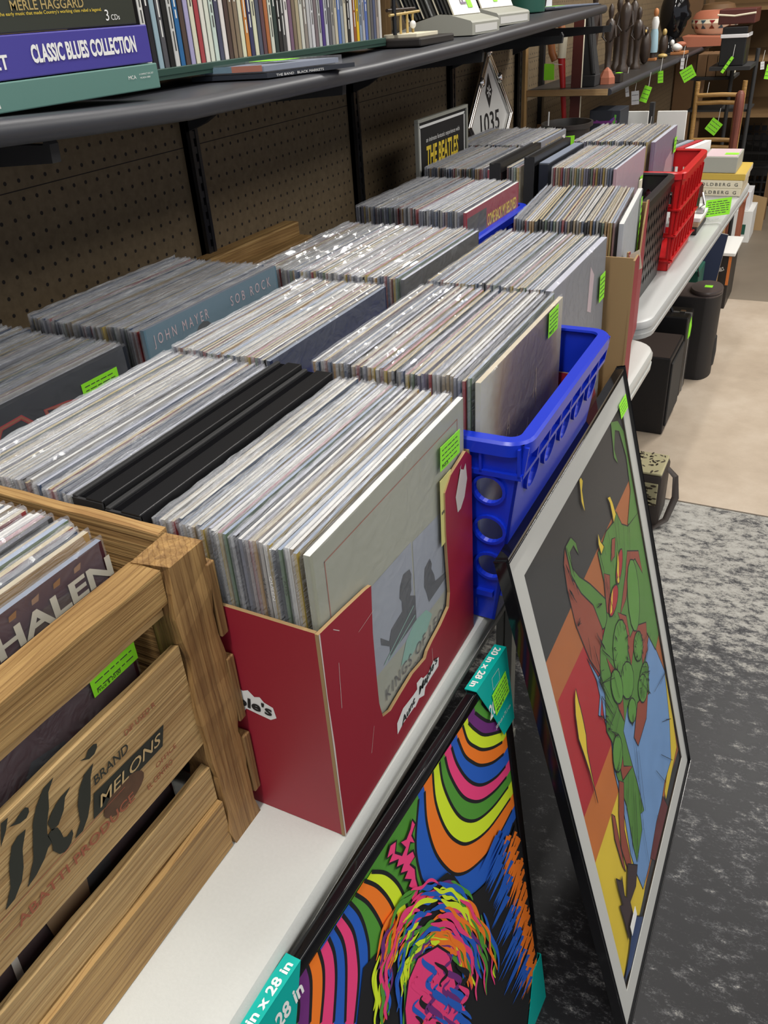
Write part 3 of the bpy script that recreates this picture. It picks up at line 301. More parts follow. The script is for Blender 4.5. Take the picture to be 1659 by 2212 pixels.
FEATH=[["o",[[495,435],[502,425],[472,422]]],["b",[[463,469],[469,460],[420,461]]],["o",[[470,454],[476,444],[432,433]]],["b",[[453,484],[459,475],[414,476]]],["o",[[484,433],[490,423],[443,411]]],["b",[[459,459],[466,450],[412,450]]],["o",[[502,415],[509,404],[466,396]]],["b",[[442,487],[448,478],[392,477]]],["o",[[471,453],[478,443],[428,429]]],["b",[[439,485],[445,476],[391,475]]],["o",[[478,447],[484,438],[439,426]]],["b",[[461,448],[468,438],[431,442]]],["o",[[497,424],[504,413],[468,408]]],["b",[[445,479],[451,470],[410,472]]],["o",[[485,415],[492,405],[446,395]]],["b",[[470,446],[476,437],[428,439]]],["o",[[503,410],[510,400],[478,397]]],["b",[[455,444],[461,435],[413,437]]],["o",[[478,423],[484,412],[445,405]]],["b",[[471,443],[478,433],[444,438]]],["o",[[483,416],[490,406],[441,393]]],["b",[[472,420],[479,410],[441,415]]],["o",[[482,419],[489,409],[447,400]]],["b",[[445,445],[451,436],[400,437]]],["o",[[478,415],[485,404],[450,399]]],["b",[[460,434],[466,424],[423,428]]],["o",[[484,400],[491,390],[442,378]]],["b",[[460,434],[466,424],[417,427]]],["o",[[494,378],[501,368],[464,363]]],["b",[[441,450],[448,441],[397,442]]],["o",[[494,396],[501,386],[467,382]]],["b",[[473,401],[480,390],[444,396]]],["o",[[489,383],[496,372],[452,364]]],["b",[[438,436],[445,426],[402,429]]],["o",[[491,374],[498,363],[453,355]]],["b",[[446,441],[453,431],[395,432]]],["o",[[504,370],[512,359],[460,347]]],["b",[[444,430],[450,420],[404,423]]],["o",[[498,361],[505,350],[475,350]]],["b",[[474,400],[481,389],[437,394]]],["o",[[505,345],[513,334],[475,330]]],["b",[[449,412],[456,402],[401,404]]],["o",[[504,362],[511,351],[472,346]]],["b",[[442,436],[448,426],[412,431]]],["o",[[478,389],[485,378],[445,372]]],["b",[[443,429],[450,419],[401,421]]],["o",[[507,342],[514,331],[478,328]]],["b",[[468,374],[475,364],[435,370]]],["o",[[481,358],[488,347],[442,338]]],["b",[[446,414],[452,404],[399,406]]],["o",[[493,356],[500,345],[470,344]]],["b",[[455,395],[462,385],[415,389]]],["o",[[484,357],[491,346],[450,339]]],["b",[[451,392],[457,381],[408,385]]],["o",[[490,350],[497,339],[449,329]]],["b",[[445,391],[452,381],[412,386]]],["o",[[492,336],[500,325],[457,318]]],["b",[[461,388],[467,377],[408,380]]],["o",[[504,318],[512,307],[469,301]]],["b",[[447,394],[454,383],[410,388]]],["o",[[492,332],[499,320],[467,320]]],["b",[[457,376],[464,365],[405,368]]],["o",[[488,334],[495,322],[457,318]]],["b",[[447,380],[454,369],[416,375]]],["o",[[505,312],[512,300],[464,292]]],["b",[[465,366],[472,356],[420,360]]],["o",[[499,314],[506,302],[463,296]]],["b",[[447,382],[454,372],[419,378]]],["o",[[507,298],[514,286],[482,286]]],["b",[[442,380],[448,370],[410,375]]],["o",[[477,324],[484,313],[450,310]]],["b",[[447,360],[453,349],[419,356]]],["o",[[504,290],[512,278],[473,275]]],["b",[[473,321],[480,309],[425,315]]],["o",[[484,327],[491,315],[450,310]]],["b",[[440,357],[446,346],[398,351]]],["o",[[504,295],[511,283],[472,280]]],["b",[[451,352],[458,341],[423,348]]],["o",[[487,292],[495,280],[462,280]]],["b",[[443,363],[450,352],[396,356]]],["o",[[496,295],[504,283],[457,276]]],["b",[[444,361],[450,350],[394,354]]],["o",[[490,287],[498,275],[449,268]]],["b",[[466,312],[473,301],[427,308]]],["o",[[483,303],[490,292],[440,282]]],["b",[[477,293],[484,281],[447,290]]],["o",[[498,275],[506,262],[452,252]]],["b",[[473,297],[480,285],[427,292]]],["o",[[515,256],[523,244],[479,239]]],["b",[[450,323],[457,312],[397,317]]],["o",[[496,269],[504,257],[451,248]]],["b",[[458,325],[465,314],[413,320]]],["o",[[497,260],[505,248],[458,242]]],["b",[[479,296],[486,284],[448,293]]],["o",[[504,244],[512,231],[472,229]]],["b",[[452,312],[459,301],[400,306]]],["o",[[488,259],[496,246],[456,244]]],["b",[[478,271],[485,259],[445,268]]],["o",[[485,271],[492,258],[444,251]]],["b",[[442,309],[449,298],[406,305]]],["o",[[493,241],[500,228],[454,223]]],["b",[[452,315],[459,304],[408,310]]],["o",[[515,214],[523,200],[488,202]]],["b",[[460,294],[466,282],[414,290]]],["o",[[482,260],[490,248],[439,239]]],["b",[[454,300],[461,288],[421,296]]],["o",[[495,231],[502,218],[453,212]]],["b",[[445,293],[452,281],[415,290]]],["o",[[512,215],[520,202],[463,193]]],["b",[[474,248],[481,235],[434,245]]],["o",[[509,213],[517,200],[479,200]]],["b",[[468,261],[475,249],[421,257]]],["o",[[512,198],[520,185],[486,187]]],["b",[[467,248],[475,236],[415,244]]],["o",[[482,236],[489,223],[445,218]]],["b",[[472,258],[479,245],[421,254]]],["o",[[498,224],[506,211],[469,211]]],["b",[[451,264],[458,251],[404,260]]],["o",[[509,185],[517,171],[462,164]]],["b",[[474,232],[481,219],[423,228]]],["o",[[496,203],[504,189],[471,192]]],["b",[[445,264],[452,252],[405,261]]],["o",[[515,185],[523,171],[469,165]]],["b",[[476,232],[483,220],[446,231]]],["o",[[486,220],[493,207],[447,202]]],["b",[[454,249],[461,236],[414,246]]],["o",[[509,173],[517,159],[478,159]]],["b",[[449,249],[456,237],[417,247]]],["o",[[502,170],[509,156],[475,159]]],["b",[[446,248],[452,236],[391,244]]],["o",[[513,154],[521,140],[478,140]]],["b",[[481,192],[489,179],[451,191]]],["o",[[499,175],[507,161],[469,162]]],["b",[[457,234],[464,222],[400,231]]],["o",[[485,199],[492,186],[439,178]]],["b",[[466,222],[473,209],[424,219]]],["o",[[500,159],[508,145],[458,141]]],["b",[[447,234],[454,222],[412,232]]],["o",[[492,166],[500,153],[453,150]]],["b",[[476,201],[483,188],[447,200]]],["o",[[503,152],[511,138],[455,132]]],["b",[[483,174],[490,160],[431,172]]],["o",[[488,163],[496,149],[444,144]]],["b",[[465,202],[472,189],[426,201]]],["o",[[512,126],[520,112],[470,109]]],["b",[[467,205],[474,192],[408,202]]],["o",[[494,146],[502,132],[457,130]]],["b",[[456,198],[462,185],[400,196]]],["o",[[508,127],[516,112],[475,113]]],["b",[[486,172],[494,159],[449,171]]],["o",[[517,116],[525,101],[468,96]]],["b",[[473,164],[480,150],[432,163]]],["o",[[497,133],[505,119],[449,113]]],["b",[[478,174],[485,160],[418,172]]],["o",[[504,118],[512,103],[466,102]]],["b",[[455,200],[462,187],[417,198]]],["o",[[494,137],[502,123],[468,126]]],["b",[[449,200],[456,187],[400,198]]],["o",[[524,89],[532,73],[474,69]]],["b",[[472,154],[479,140],[434,154]]],["o",[[514,87],[522,71],[469,69]]],["b",[[486,140],[494,126],[439,140]]],["o",[[521,84],[530,68],[496,74]]],["b",[[469,144],[476,130],[420,144]]],["o",[[494,126],[502,112],[450,108]]],["b",[[471,144],[478,130],[435,144]]],["o",[[514,66],[522,50],[476,51]]],["b",[[486,117],[494,103],[450,118]]],["o",[[515,76],[524,60],[467,57]]],["b",[[479,117],[487,103],[446,117]]]]
DRAGON=[["ob",0,[[52,704],[343,707],[553,708],[649,658],[637,360],[587,203],[583,27],[54,45],[48,692]]],["rd",0,[[64,634],[187,628],[308,624],[479,546],[512,205],[206,325],[212,414],[46,428]]],["or",0,[[46,428],[214,416],[324,390],[383,245],[277,252],[201,327],[49,334]]],["ye",0,[[49,334],[201,327],[349,278],[360,110],[192,60],[52,70]]],["bk",0,[[47,68],[95,68],[182,65],[225,68],[301,72],[424,87],[576,70],[589,22],[52,33]]],["ye",1,[[495,337],[583,265],[559,86],[430,72],[430,94],[512,122]]],["bl",1,[[194,603],[222,547],[280,520],[450,383],[511,413],[566,279],[543,177],[506,102],[440,108],[360,88],[261,78],[217,80],[204,133],[196,193],[206,275],[203,370],[223,437],[210,456],[211,481],[219,512],[197,490],[190,499],[212,518],[212,548]]],["br",1,[[415,97],[433,52],[370,13],[309,41],[282,82],[351,98]]],["rb",1,[[201,789],[204,734],[292,632],[266,564],[230,544],[203,594],[180,673],[178,735],[185,772]]],["gr",1,[[205,788],[231,788],[246,770],[247,748],[234,772],[216,772],[213,748],[232,721],[266,686],[318,623],[324,573],[280,592],[262,650],[225,697],[202,744]]],["rb",1,[[568,833],[602,815],[638,685],[640,590],[580,625],[594,707],[579,784]]],["gr",1,[[505,840],[544,826],[571,791],[581,727],[578,633],[620,529],[499,652],[548,691],[557,752],[542,806],[520,818],[499,794],[505,765],[489,783]]],["gr",1,[[383,707],[424,699],[447,706],[466,671],[497,649],[571,634],[594,581],[592,490],[570,368],[530,359],[496,424],[450,383],[446,323],[466,360],[426,335],[382,362],[325,356],[321,404],[278,387],[285,317],[293,257],[298,184],[278,198],[270,168],[216,150],[214,192],[223,275],[208,361],[220,417],[207,452],[233,502],[233,549],[223,533],[252,575],[308,592],[327,648],[325,703],[351,702]]],["rb",1,[[333,660],[359,640],[326,585],[312,601]]],["rb",1,[[468,617],[531,578],[533,529],[503,579],[468,589],[416,554],[370,553],[437,592]]],["rb",1,[[361,566],[400,531],[398,487],[435,484],[502,443],[483,396],[438,397],[454,440],[428,464],[399,454],[377,442],[375,515]]],["rb",1,[[270,545],[305,486],[313,436],[282,470]]],["rb",1,[[372,366],[440,334],[403,303],[333,303],[321,333]]],["rb",1,[[277,475],[307,436],[291,396],[277,435]]],["rb",1,[[238,420],[257,382],[246,341],[286,302],[229,326],[231,369]]],["rb",1,[[213,342],[231,320],[190,256],[189,179],[169,186],[161,245],[182,301]]],["rb",1,[[154,331],[164,314],[160,261],[157,196],[150,221],[144,286]]],["rb",1,[[400,682],[418,674],[397,651],[375,655]]],["g2",1,[[489,511],[474,488],[455,474],[437,472],[424,482],[416,502],[417,528],[425,555],[439,578],[457,592],[475,595],[489,586],[497,566],[497,539]]],["g2",1,[[377,482],[361,468],[341,462],[322,466],[306,479],[298,498],[298,518],[305,537],[320,550],[339,556],[358,553],[375,541],[384,523],[385,501]]],["g2",1,[[456,424],[446,416],[434,414],[422,418],[411,426],[404,438],[403,450],[407,462],[416,469],[428,471],[441,468],[452,460],[459,448],[460,436]]],["g2",1,[[452,350],[436,345],[419,344],[403,349],[393,358],[389,370],[392,381],[402,391],[417,397],[434,398],[450,393],[461,384],[466,372],[462,360]]],["g2",1,[[373,415],[362,406],[347,404],[331,410],[317,422],[308,437],[306,453],[311,466],[322,475],[336,477],[352,472],[366,460],[376,445],[378,429]]],["g2",1,[[437,344],[428,337],[416,336],[403,340],[392,350],[386,362],[384,374],[388,385],[396,392],[408,393],[421,389],[432,380],[439,368],[441,355]]],["g2",1,[[356,363],[348,357],[338,356],[328,360],[320,367],[314,378],[313,388],[316,397],[324,403],[333,404],[344,401],[352,393],[358,383],[359,372]]],["g2",1,[[251,364],[241,356],[229,352],[218,356],[209,365],[204,377],[205,391],[210,403],[219,412],[231,415],[242,412],[251,404],[256,391],[256,377]]],["g2",1,[[313,451],[307,440],[297,436],[285,440],[274,449],[265,464],[261,480],[262,494],[268,505],[278,509],[289,506],[301,497],[310,483],[314,466]]],["rd",1,[[423,615],[410,608],[397,604],[387,604],[381,608],[381,615],[386,624],[396,632],[408,639],[421,643],[431,643],[438,640],[438,632],[433,624]]],["ye",1,[[397,605],[395,603],[392,603],[389,603],[386,605],[385,608],[384,610],[385,613],[387,615],[390,615],[393,615],[396,613],[398,610],[398,608]]],["rd",1,[[367,585],[354,581],[340,580],[328,582],[320,588],[319,595],[323,603],[332,610],[345,614],[359,616],[371,613],[379,608],[381,600],[377,592]]],["ye",0,[[414,650],[411,632],[391,606],[392,625]]],["ye",0,[[346,613],[357,616],[331,588],[321,591]]],["ye",1,[[413,750],[427,746],[434,731],[440,705],[421,700],[421,716],[420,736]]],["ye",1,[[338,730],[342,713],[353,697],[334,694],[330,715]]],["ye",1,[[304,840],[313,840],[318,831],[307,821],[301,788],[294,809]]],["ye",1,[[125,606],[125,581],[126,571],[126,551],[124,522],[115,500],[112,458],[110,401],[107,465],[101,508],[96,539],[104,576],[114,596]]],["dk",1,[[170,200],[210,150],[183,131],[145,139],[145,104],[107,95],[105,149],[101,185],[114,171],[111,220],[110,237],[127,211],[135,213],[128,174],[136,160]]],["nb",1,[[145,104],[186,51],[170,30],[129,28],[74,57],[51,66],[100,81]]]]
UCV=[["dr",[[455,702],[471,676],[496,658]]],["g",[[437,702],[454,677],[470,659],[496,641]]],["pu",[[419,702],[433,678],[454,651],[496,619]]],["y",[[406,710],[412,680],[428,655],[444,636],[469,616],[495,601]]],["o",[[391,703],[400,669],[415,643],[434,619],[464,595],[495,580]]],["b",[[376,704],[381,675],[395,638],[414,607],[437,584],[469,565],[496,557]]],["p",[[360,704],[363,675],[377,631],[395,599],[422,570],[459,549],[495,538]]],["g",[[348,708],[347,675],[358,627],[376,587],[406,553],[449,530],[497,518]]],["y",[[332,709],[327,668],[335,619],[352,577],[380,540],[431,509],[499,494]]],["o",[[311,700],[304,660],[308,610],[323,564],[344,526],[380,495],[435,472],[500,470]]],["b",[[298,702],[278,658],[274,622],[280,586],[314,553],[335,532],[354,470],[413,433],[458,430],[499,446]]]]
LCV=[["y",[[200,705],[219,680],[233,647],[239,614],[236,583],[211,564]]],["o",[[187,708],[203,679],[215,642],[219,609],[215,584],[191,566]]],["g",[[171,708],[184,678],[193,640],[195,612],[192,590],[166,563]]],["b",[[161,709],[169,681],[171,649],[166,618],[139,551]]],["p",[[148,708],[155,676],[153,645],[145,614],[124,574]]],["b",[[135,708],[139,680],[134,649],[113,593]]],["p",[[124,707],[125,683],[118,654],[100,614]]],["o",[[109,711],[108,687],[100,663],[86,636]]],["pu",[[92,715],[90,691],[75,654]]],["g",[[72,712],[71,691],[63,674]]]]
CORAL=[[277,695],[281,684],[271,678],[274,663],[266,672],[257,664],[268,658],[269,647],[258,648],[265,633],[263,620],[264,600],[252,591],[247,604],[255,610],[247,624],[254,627],[243,641],[251,644],[239,655],[247,660],[235,669],[241,674],[225,687],[234,691],[224,696],[234,705],[245,699],[239,688],[249,673],[256,675],[250,690],[261,684],[270,688]]
IKI=[[[-232.2,245.4],[-226.8,244.7],[-231.4,236.9],[-238.5,229.0]],[[-219.6,224.5],[-226.2,225.4],[-232.2,222.4],[-238.4,211.7],[-243.8,194.6],[-252.7,181.8],[-244.5,182.9],[-235.7,190.4],[-230.9,199.2],[-226.7,212.8]],[[-228.6,237.3],[-224.0,236.9],[-218.7,239.6],[-214.2,240.1],[-212.5,237.5],[-213.1,234.3],[-216.3,231.7],[-221.4,232.5]],[[-189.0,241.8],[-198.5,240.8],[-207.6,233.0],[-213.9,223.5],[-218.3,211.6],[-223.1,197.3],[-234.1,181.2],[-225.4,183.5],[-216.5,188.8],[-211.0,194.3],[-207.2,195.1],[-207.8,205.5],[-205.2,213.2],[-199.9,222.9],[-196.3,234.4]],[[-179.9,222.7],[-189.0,222.3],[-194.4,220.5],[-199.7,217.3],[-204.8,212.6],[-204.1,203.7],[-198.2,203.4],[-191.1,210.0],[-186.8,218.5]],[[-204.1,205.1],[-199.8,202.5],[-198.7,197.1],[-198.4,189.7],[-195.5,187.6],[-190.6,189.3],[-190.9,184.8],[-194.7,179.5],[-200.6,176.9],[-205.4,180.2],[-208.7,187.9],[-207.4,195.3],[-208.2,203.2]],[[-157.7,222.8],[-167.4,221.1],[-175.1,213.5],[-180.5,201.8],[-182.9,187.9],[-191.0,179.2],[-183.6,178.7],[-176.1,185.4],[-169.7,196.3],[-163.5,214.2]],[[-167.1,234.6],[-162.1,232.7],[-158.2,236.6],[-153.0,237.1],[-150.1,234.9],[-150.9,231.8],[-154.5,228.8],[-159.7,228.8]],[[-165.6,198.7],[-89.0,195.0],[-95.6,177.0],[-172.6,178.5]]]
KOLS=[[[170.4,189.0],[174.2,180.2],[172.1,171.6],[172.2,161.4],[168.2,157.8],[180.5,148.9],[180.3,117.2],[157.8,117.2],[118.7,118.5],[119.1,129.9],[102.7,144.7],[102.0,154.1],[118.9,136.6],[124.7,147.3],[138.4,149.5],[149.9,150.9],[150.2,163.4],[145.9,170.4],[148.8,183.1],[157.0,192.0]],[[218.7,170.3],[223.1,160.8],[221.4,155.5],[228.3,142.7],[230.2,133.3],[243.6,129.4],[265.7,125.2],[271.1,118.7],[213.0,117.0],[207.8,133.0],[202.5,144.9],[205.6,166.2]]]
LOGO=[[117.0,22.2],[117.7,37.7],[133.0,45.1],[157.6,41.5],[167.8,41.2],[167.4,50.4],[179.0,49.0],[183.8,43.4],[197.0,39.4],[211.2,45.3],[226.3,38.7],[224.1,26.9],[204.3,27.1],[187.8,26.4],[184.3,17.4],[171.5,24.4],[160.7,20.8],[158.3,23.0],[130.8,25.1]]
# ------------------------------------------------------------------ the setting
def nodes_mat(name):
    mt = bpy.data.materials.new(name); mt.use_nodes = True; MATS[name] = mt; nt = mt.node_tree
    return mt, nt, nt.nodes['Principled BSDF']
def math_n(nt, op, a, b=None):
    n = nt.nodes.new('ShaderNodeMath'); n.operation = op
    for i, q in enumerate((a, b)):
        if q is None: continue
        if isinstance(q, (int, float)): n.inputs[i].default_value = q
        else: nt.links.new(q, n.inputs[i])
    return n.outputs[0]
IN = .0254
# pegboard: 1 inch grid of 1/4 inch holes and the seam of the two hardboard panels
mt, nt, b = nodes_mat('pegboard'); tc = nt.nodes.new('ShaderNodeTexCoord'); sx = nt.nodes.new('ShaderNodeSeparateXYZ'); nt.links.new(tc.outputs['Object'], sx.inputs[0])
step = math_n(nt, 'GREATER_THAN', sx.outputs[1], .862); ph = math_n(nt, 'MULTIPLY', step, .4675); yy = math_n(nt, 'SUBTRACT', math_n(nt, 'SUBTRACT', sx.outputs[1], .4522), ph)
def grid(v): return math_n(nt, 'MULTIPLY', math_n(nt, 'SUBTRACT', math_n(nt, 'FRACT', math_n(nt, 'ADD', math_n(nt, 'DIVIDE', v, IN), .5)), .5), IN)
gy = grid(yy); gz = grid(math_n(nt, 'SUBTRACT', sx.outputs[2], .4590))
d = math_n(nt, 'SQRT', math_n(nt, 'ADD', math_n(nt, 'POWER', gy, 2), math_n(nt, 'POWER', gz, 2))); hole = math_n(nt, 'LESS_THAN', d, .0030)
seam = math_n(nt, 'LESS_THAN', math_n(nt, 'ABSOLUTE', math_n(nt, 'SUBTRACT', sx.outputs[2], .4717)), .0008)
dark = math_n(nt, 'MAXIMUM', hole, seam)
nz = nt.nodes.new('ShaderNodeTexNoise'); nz.inputs['Scale'].default_value = 90; nz.inputs['Detail'].default_value = 4; nt.links.new(tc.outputs['Object'], nz.inputs['Vector'])
base = ramp(nt, nz.outputs[0], [(.3, (.135, .095, .05)), (.7, (.175, .125, .068))])
mx = nt.nodes.new('ShaderNodeMixRGB'); nt.links.new(dark, mx.inputs[0]); nt.links.new(base, mx.inputs[1]); mx.inputs[2].default_value = (.012, .008, .006, 1)
nt.links.new(mx.outputs[0], b.inputs['Base Color']); b.inputs['Roughness'].default_value = .75
# floors
mt, nt, b = nodes_mat('floor_worn'); tc = nt.nodes.new('ShaderNodeTexCoord')
mp = nt.nodes.new('ShaderNodeMapping'); mp.inputs['Rotation'].default_value = (0, 0, R(-18)); mp.inputs['Scale'].default_value = (1, 1.7, 1); nt.links.new(tc.outputs['Object'], mp.inputs[0])
n1 = nt.nodes.new('ShaderNodeTexNoise'); n1.inputs['Scale'].default_value = 26; n1.inputs['Detail'].default_value = 15; n1.inputs['Roughness'].default_value = .85; nt.links.new(mp.outputs[0], n1.inputs['Vector'])
n2 = nt.nodes.new('ShaderNodeTexNoise'); n2.inputs['Scale'].default_value = 1.6; n2.inputs['Detail'].default_value = 3; nt.links.new(tc.outputs['Object'], n2.inputs['Vector'])
sx = nt.nodes.new('ShaderNodeSeparateXYZ'); nt.links.new(tc.outputs['Object'], sx.inputs[0])
wear = nt.nodes.new('ShaderNodeMapRange'); wear.inputs['From Min'].default_value = .6; wear.inputs['From Max'].default_value = 1.5; wear.inputs['To Min'].default_value = -.06; wear.inputs['To Max'].default_value = .14; nt.links.new(sx.outputs[1], wear.inputs[0])
sm = math_n(nt, 'ADD', math_n(nt, 'ADD', n1.outputs[0], wear.outputs[0]), math_n(nt, 'MULTIPLY', math_n(nt, 'SUBTRACT', n2.outputs[0], .5), .25))
nt.links.new(ramp(nt, sm, [(.50, (.012, .012, .014)), (.56, (.07, .07, .075)), (.62, (.33, .32, .29)), (.80, (.50, .49, .46))]), b.inputs['Base Color'])
b.inputs['Specular IOR Level'].default_value = .3; rr = ramp(nt, sm, [(.48, (.42,)*3), (.6, (.6,)*3)]); nt.links.new(rr, b.inputs['Roughness'])
mt, nt, b = nodes_mat('floor_concrete'); tc = nt.nodes.new('ShaderNodeTexCoord')
n1 = nt.nodes.new('ShaderNodeTexNoise'); n1.inputs['Scale'].default_value = 3; n1.inputs['Detail'].default_value = 12; n1.inputs['Roughness'].default_value = .7; nt.links.new(tc.outputs['Object'], n1.inputs['Vector'])
nt.links.new(ramp(nt, n1.outputs[0], [(.3, (.42, .34, .26)), (.5, (.52, .43, .335)), (.7, (.62, .53, .43))]), b.inputs['Base Color']); b.inputs['Roughness'].default_value = .30
pbr('floor_far_shade', (.20, .165, .125), .55, vary=.2, vscale=4); pbr('joint_dark', (.02, .018, .016), .9); pbr('ceiling_white', (.55, .54, .5), .9)  # far floor stretch has its shade painted in as darker, duller concrete
F = -T
mb = MB(); mb.box((-3, -3, F-.1), (8, 1.985, F), 'floor_worn'); mb.box((-3, 1.993, F-.1), (8, 4.12, F), 'floor_concrete'); mb.box((-3, 4.12, F-.1), (8, 14, F), 'floor_far_shade'); mb.box((-3, 1.985, F-.1), (8, 1.993, F-.004), 'joint_dark')
struct('floor', mb)
mb = MB(); mb.box((-.80, -2.5, F), (-.762, 6.9, 2.5), 'pegboard'); struct('wall_left', mb)
mb = MB(); mb.box((-.80, 6.9, F), (8, 7.0, 2.5), 'wall_far_brown'); struct('wall_back', mb)
mb = MB(); mb.box((-.80, -2.5, 2.5), (8, 14, 2.6), 'ceiling_white'); struct('ceiling', mb)
# ------------------------------------------------------------------ steel standards with their brackets
for i, y in enumerate((.252, .866, 1.482, 2.084, 2.69)):
    t = thing('shelf_standard', ['black slotted wall standard under the box sets at the left edge', 'black slotted wall standard nearest the wooden crate end, left of the middle', 'black slotted wall standard behind the clear plastic tub', 'black slotted wall standard just left of the diamond placard', 'black slotted wall standard at the end of the upper shelf'][i], 'shelf standard', (-.75, y, 0), group='steel standards on the pegboard')
    mb = MB(); mb.box((-.7615, y-.012, -.6), (-.742, y-.004, 1.3), 'black_plastic'); mb.box((-.7615, y+.004, -.6), (-.742, y+.012, 1.3), 'black_plastic'); mb.box((-.7615, y-.012, -.6), (-.750, y+.012, 1.3), 'black_matte')
    z = -.2
    while z < .7: mb.box((-.750, y-.005, z), (-.7435, y+.005, z+.012), 'black_plastic'); z += .0254
    part('rail', mb, t)
    zt = .572 + (.03 if y > 2 else 0)*0
    yo = y-.03 if y < 2.6 else y-.09
    mb = MB(); mb.plate([[(.012, zt-.003), (.33, zt-.003), (.335, zt+.006), (.34, zt-.002), (.338, zt-.020), (.10, zt-.035), (.055, zt-.06), (.012, zt-.075)]], (-.7615, yo+.018, 0), (1, 0, 0), (0, 0, 1), (0, .012, 0), 'black_matte')
    part('bracket', mb, t)
# ------------------------------------------------------------------ the upper shelf
SP = [(-.7, -.385, .606), (.16, -.39, .603), (.285, -.39, .597), (.443, -.39, .591), (.92, -.39, .593), (1.34, -.39, .601), (2.06, -.415, .616), (2.62, -.44, .627)]
def sz(y):
    for a, b in zip(SP, SP[1:]):
        if y <= b[0]: k = max(0, (y-a[0])/(b[0]-a[0])); return a[2]+k*(b[2]-a[2])
    return SP[-1][2]
mb = MB(); prof = [(0, 0), (.006, -.002), (.010, -.008), (.010, -.016), (.006, -.022), (0, -.024)]
vs = []; fs = []
for y, x, z in SP:
    vs += [(-.761, y, z)]+[(x-.01+a, y, z+c) for a, c in prof]+[(-.761, y, z-.024)]
n = 8
for i in range(len(SP)-1):
    for k in range(n): fs.append((i*n+k, i*n+(k+1) % n, (i+1)*n+(k+1) % n, (i+1)*n+k)[::-1])
fs += [tuple(range(n)), tuple(range((len(SP)-1)*n, len(SP)*n))[::-1]]
mb.add(vs, fs, 'shelf_black'); solo('display_shelf', mb, 'long black wall shelf carrying the box sets and the CD row', 'shelf', smooth=True)
# ------------------------------------------------------------------ folding tables
def table(x0, x1, y0, y1, z, mat, label, leg_y, yaw):
    t = thing('folding_table', label, 'table', (x1, (y0+y1)/2, -T))
    mb = MB(); r = .07; n = 6; out = []
    for cx, cy, a0 in ((x1-r, y1-r, 0), (x0+r, y1-r, 90), (x0+r, y0+r, 180), (x1-r, y0+r, 270)):
        for k in range(n+1): a = R(a0+90*k/n); out.append((cx, cy, math.cos(a), math.sin(a)))
    rings = [(-.012, 0), (-.004, -.003), (0, -.010), (0, -.018), (-.003, -.019), (-.003, -.030), (0, -.031), (-.001, -.042), (-.006, -.045)]
    vs = []; fs = []; m_ = len(out)
    for off, dz in rings: vs += [(cx+(r+off)*c, cy+(r+off)*s, z+dz) for cx, cy, c, s in out]
    for i in range(len(rings)-1):
        for k in range(m_): fs.append(((i+1)*m_+k, (i+1)*m_+(k+1) % m_, i*m_+(k+1) % m_, i*m_+k))
    fs.append(tuple(range(m_))); fs.append(tuple((len(rings)-1)*m_+k for k in range(m_))[::-1]); mb.add(vs, fs, mat); part('tabletop', mb, t, smooth=True)
    for y in leg_y:
        for x in (x0+.34, x1-.38):
            mb = MB(); mb.tube([(x, y, z-.04), (x, y, z-.35), (x, y+.02, F)], .014, 'sand_grey', 12); part('leg', mb, t, smooth=True)
        mb = MB(); mb.tube([(x0+.34, y, z-.35), (x1-.38, y, z-.35)], .010, 'sand_grey'); part('leg_brace', mb, t)
    t.rotation_euler.z = yaw; return t
table(-.720, .010, -.50, 1.405, 0, 'table_white', 'white plastic folding table under the nearest crates and boxes of records', (-.2, .98), -.013)
table(-.716, .006, 1.46, 3.20, .012, 'table_grey', 'grey plastic folding table under the red crate, belts and books', (2.25, 3.1), -.022)
mb = MB()
for i, (a, c) in enumerate(((0, .016), (.018, .034))): mb.box((-.135+a, .80, F), (-.135+c, .83, -.09), 'sand_grey', .002)
mb.box((-.135, .80, F), (-.101, .845, F+.02), 'sand_grey'); 
solo('table_leg_post', mb, 'ribbed light grey metal post standing under the near table behind the framed posters', 'table leg')
# ------------------------------------------------------------------ wooden melon crate
DATA_HERE = 1
t = thing('wooden_crate', 'slatted pine melon crate at the lower left, holding records', 'crate', (-.27, -.25, 0))
X1 = -.098
def W(y, z): return (X1, -.413+(y+.413)*1.0155, .671+(z-.671)*1.0155)
def plank(name, a, b, mat, bev=.0015, lab=None):
    mb = MB(); mb.box(a, b, mat, bev); return part(name, mb, t, label=lab)
def rough(name, a, b, mat, seed, axis=1, amp=.002, lab=None):
    """plank with hand-sawn wavy edges"""
    rnd = random.Random(seed); n = 14; vs = []; fs = []
    ax = axis; o = [i for i in range(3) if i != ax]
    for i in range(n+1):
        p = a[ax]+(b[ax]-a[ax])*i/n
        for u, v in ((a[o[0]], a[o[1]]), (b[o[0]], a[o[1]]), (b[o[0]], b[o[1]]), (a[o[0]], b[o[1]])):
            q = [0, 0, 0]; q[ax] = p; q[o[0]] = u+rnd.uniform(-amp, amp)*.3; q[o[1]] = v+rnd.uniform(-amp, amp); vs.append(q)
    for i in range(n):
        for k in range(4): fs.append((i*4+k, i*4+(k+1) % 4, (i+1)*4+(k+1) % 4, (i+1)*4+k))
    fs += [(3, 2, 1, 0), (n*4, n*4+1, n*4+2, n*4+3)]
    mb = MB(); mb.add(vs, fs, mat); bm = bmesh.new()
    o_ = part(name, mb, t, label=lab); bm.from_mesh(o_.data); bmesh.ops.recalc_face_normals(bm, faces=bm.faces); bm.to_mesh(o_.data); bm.free(); return o_
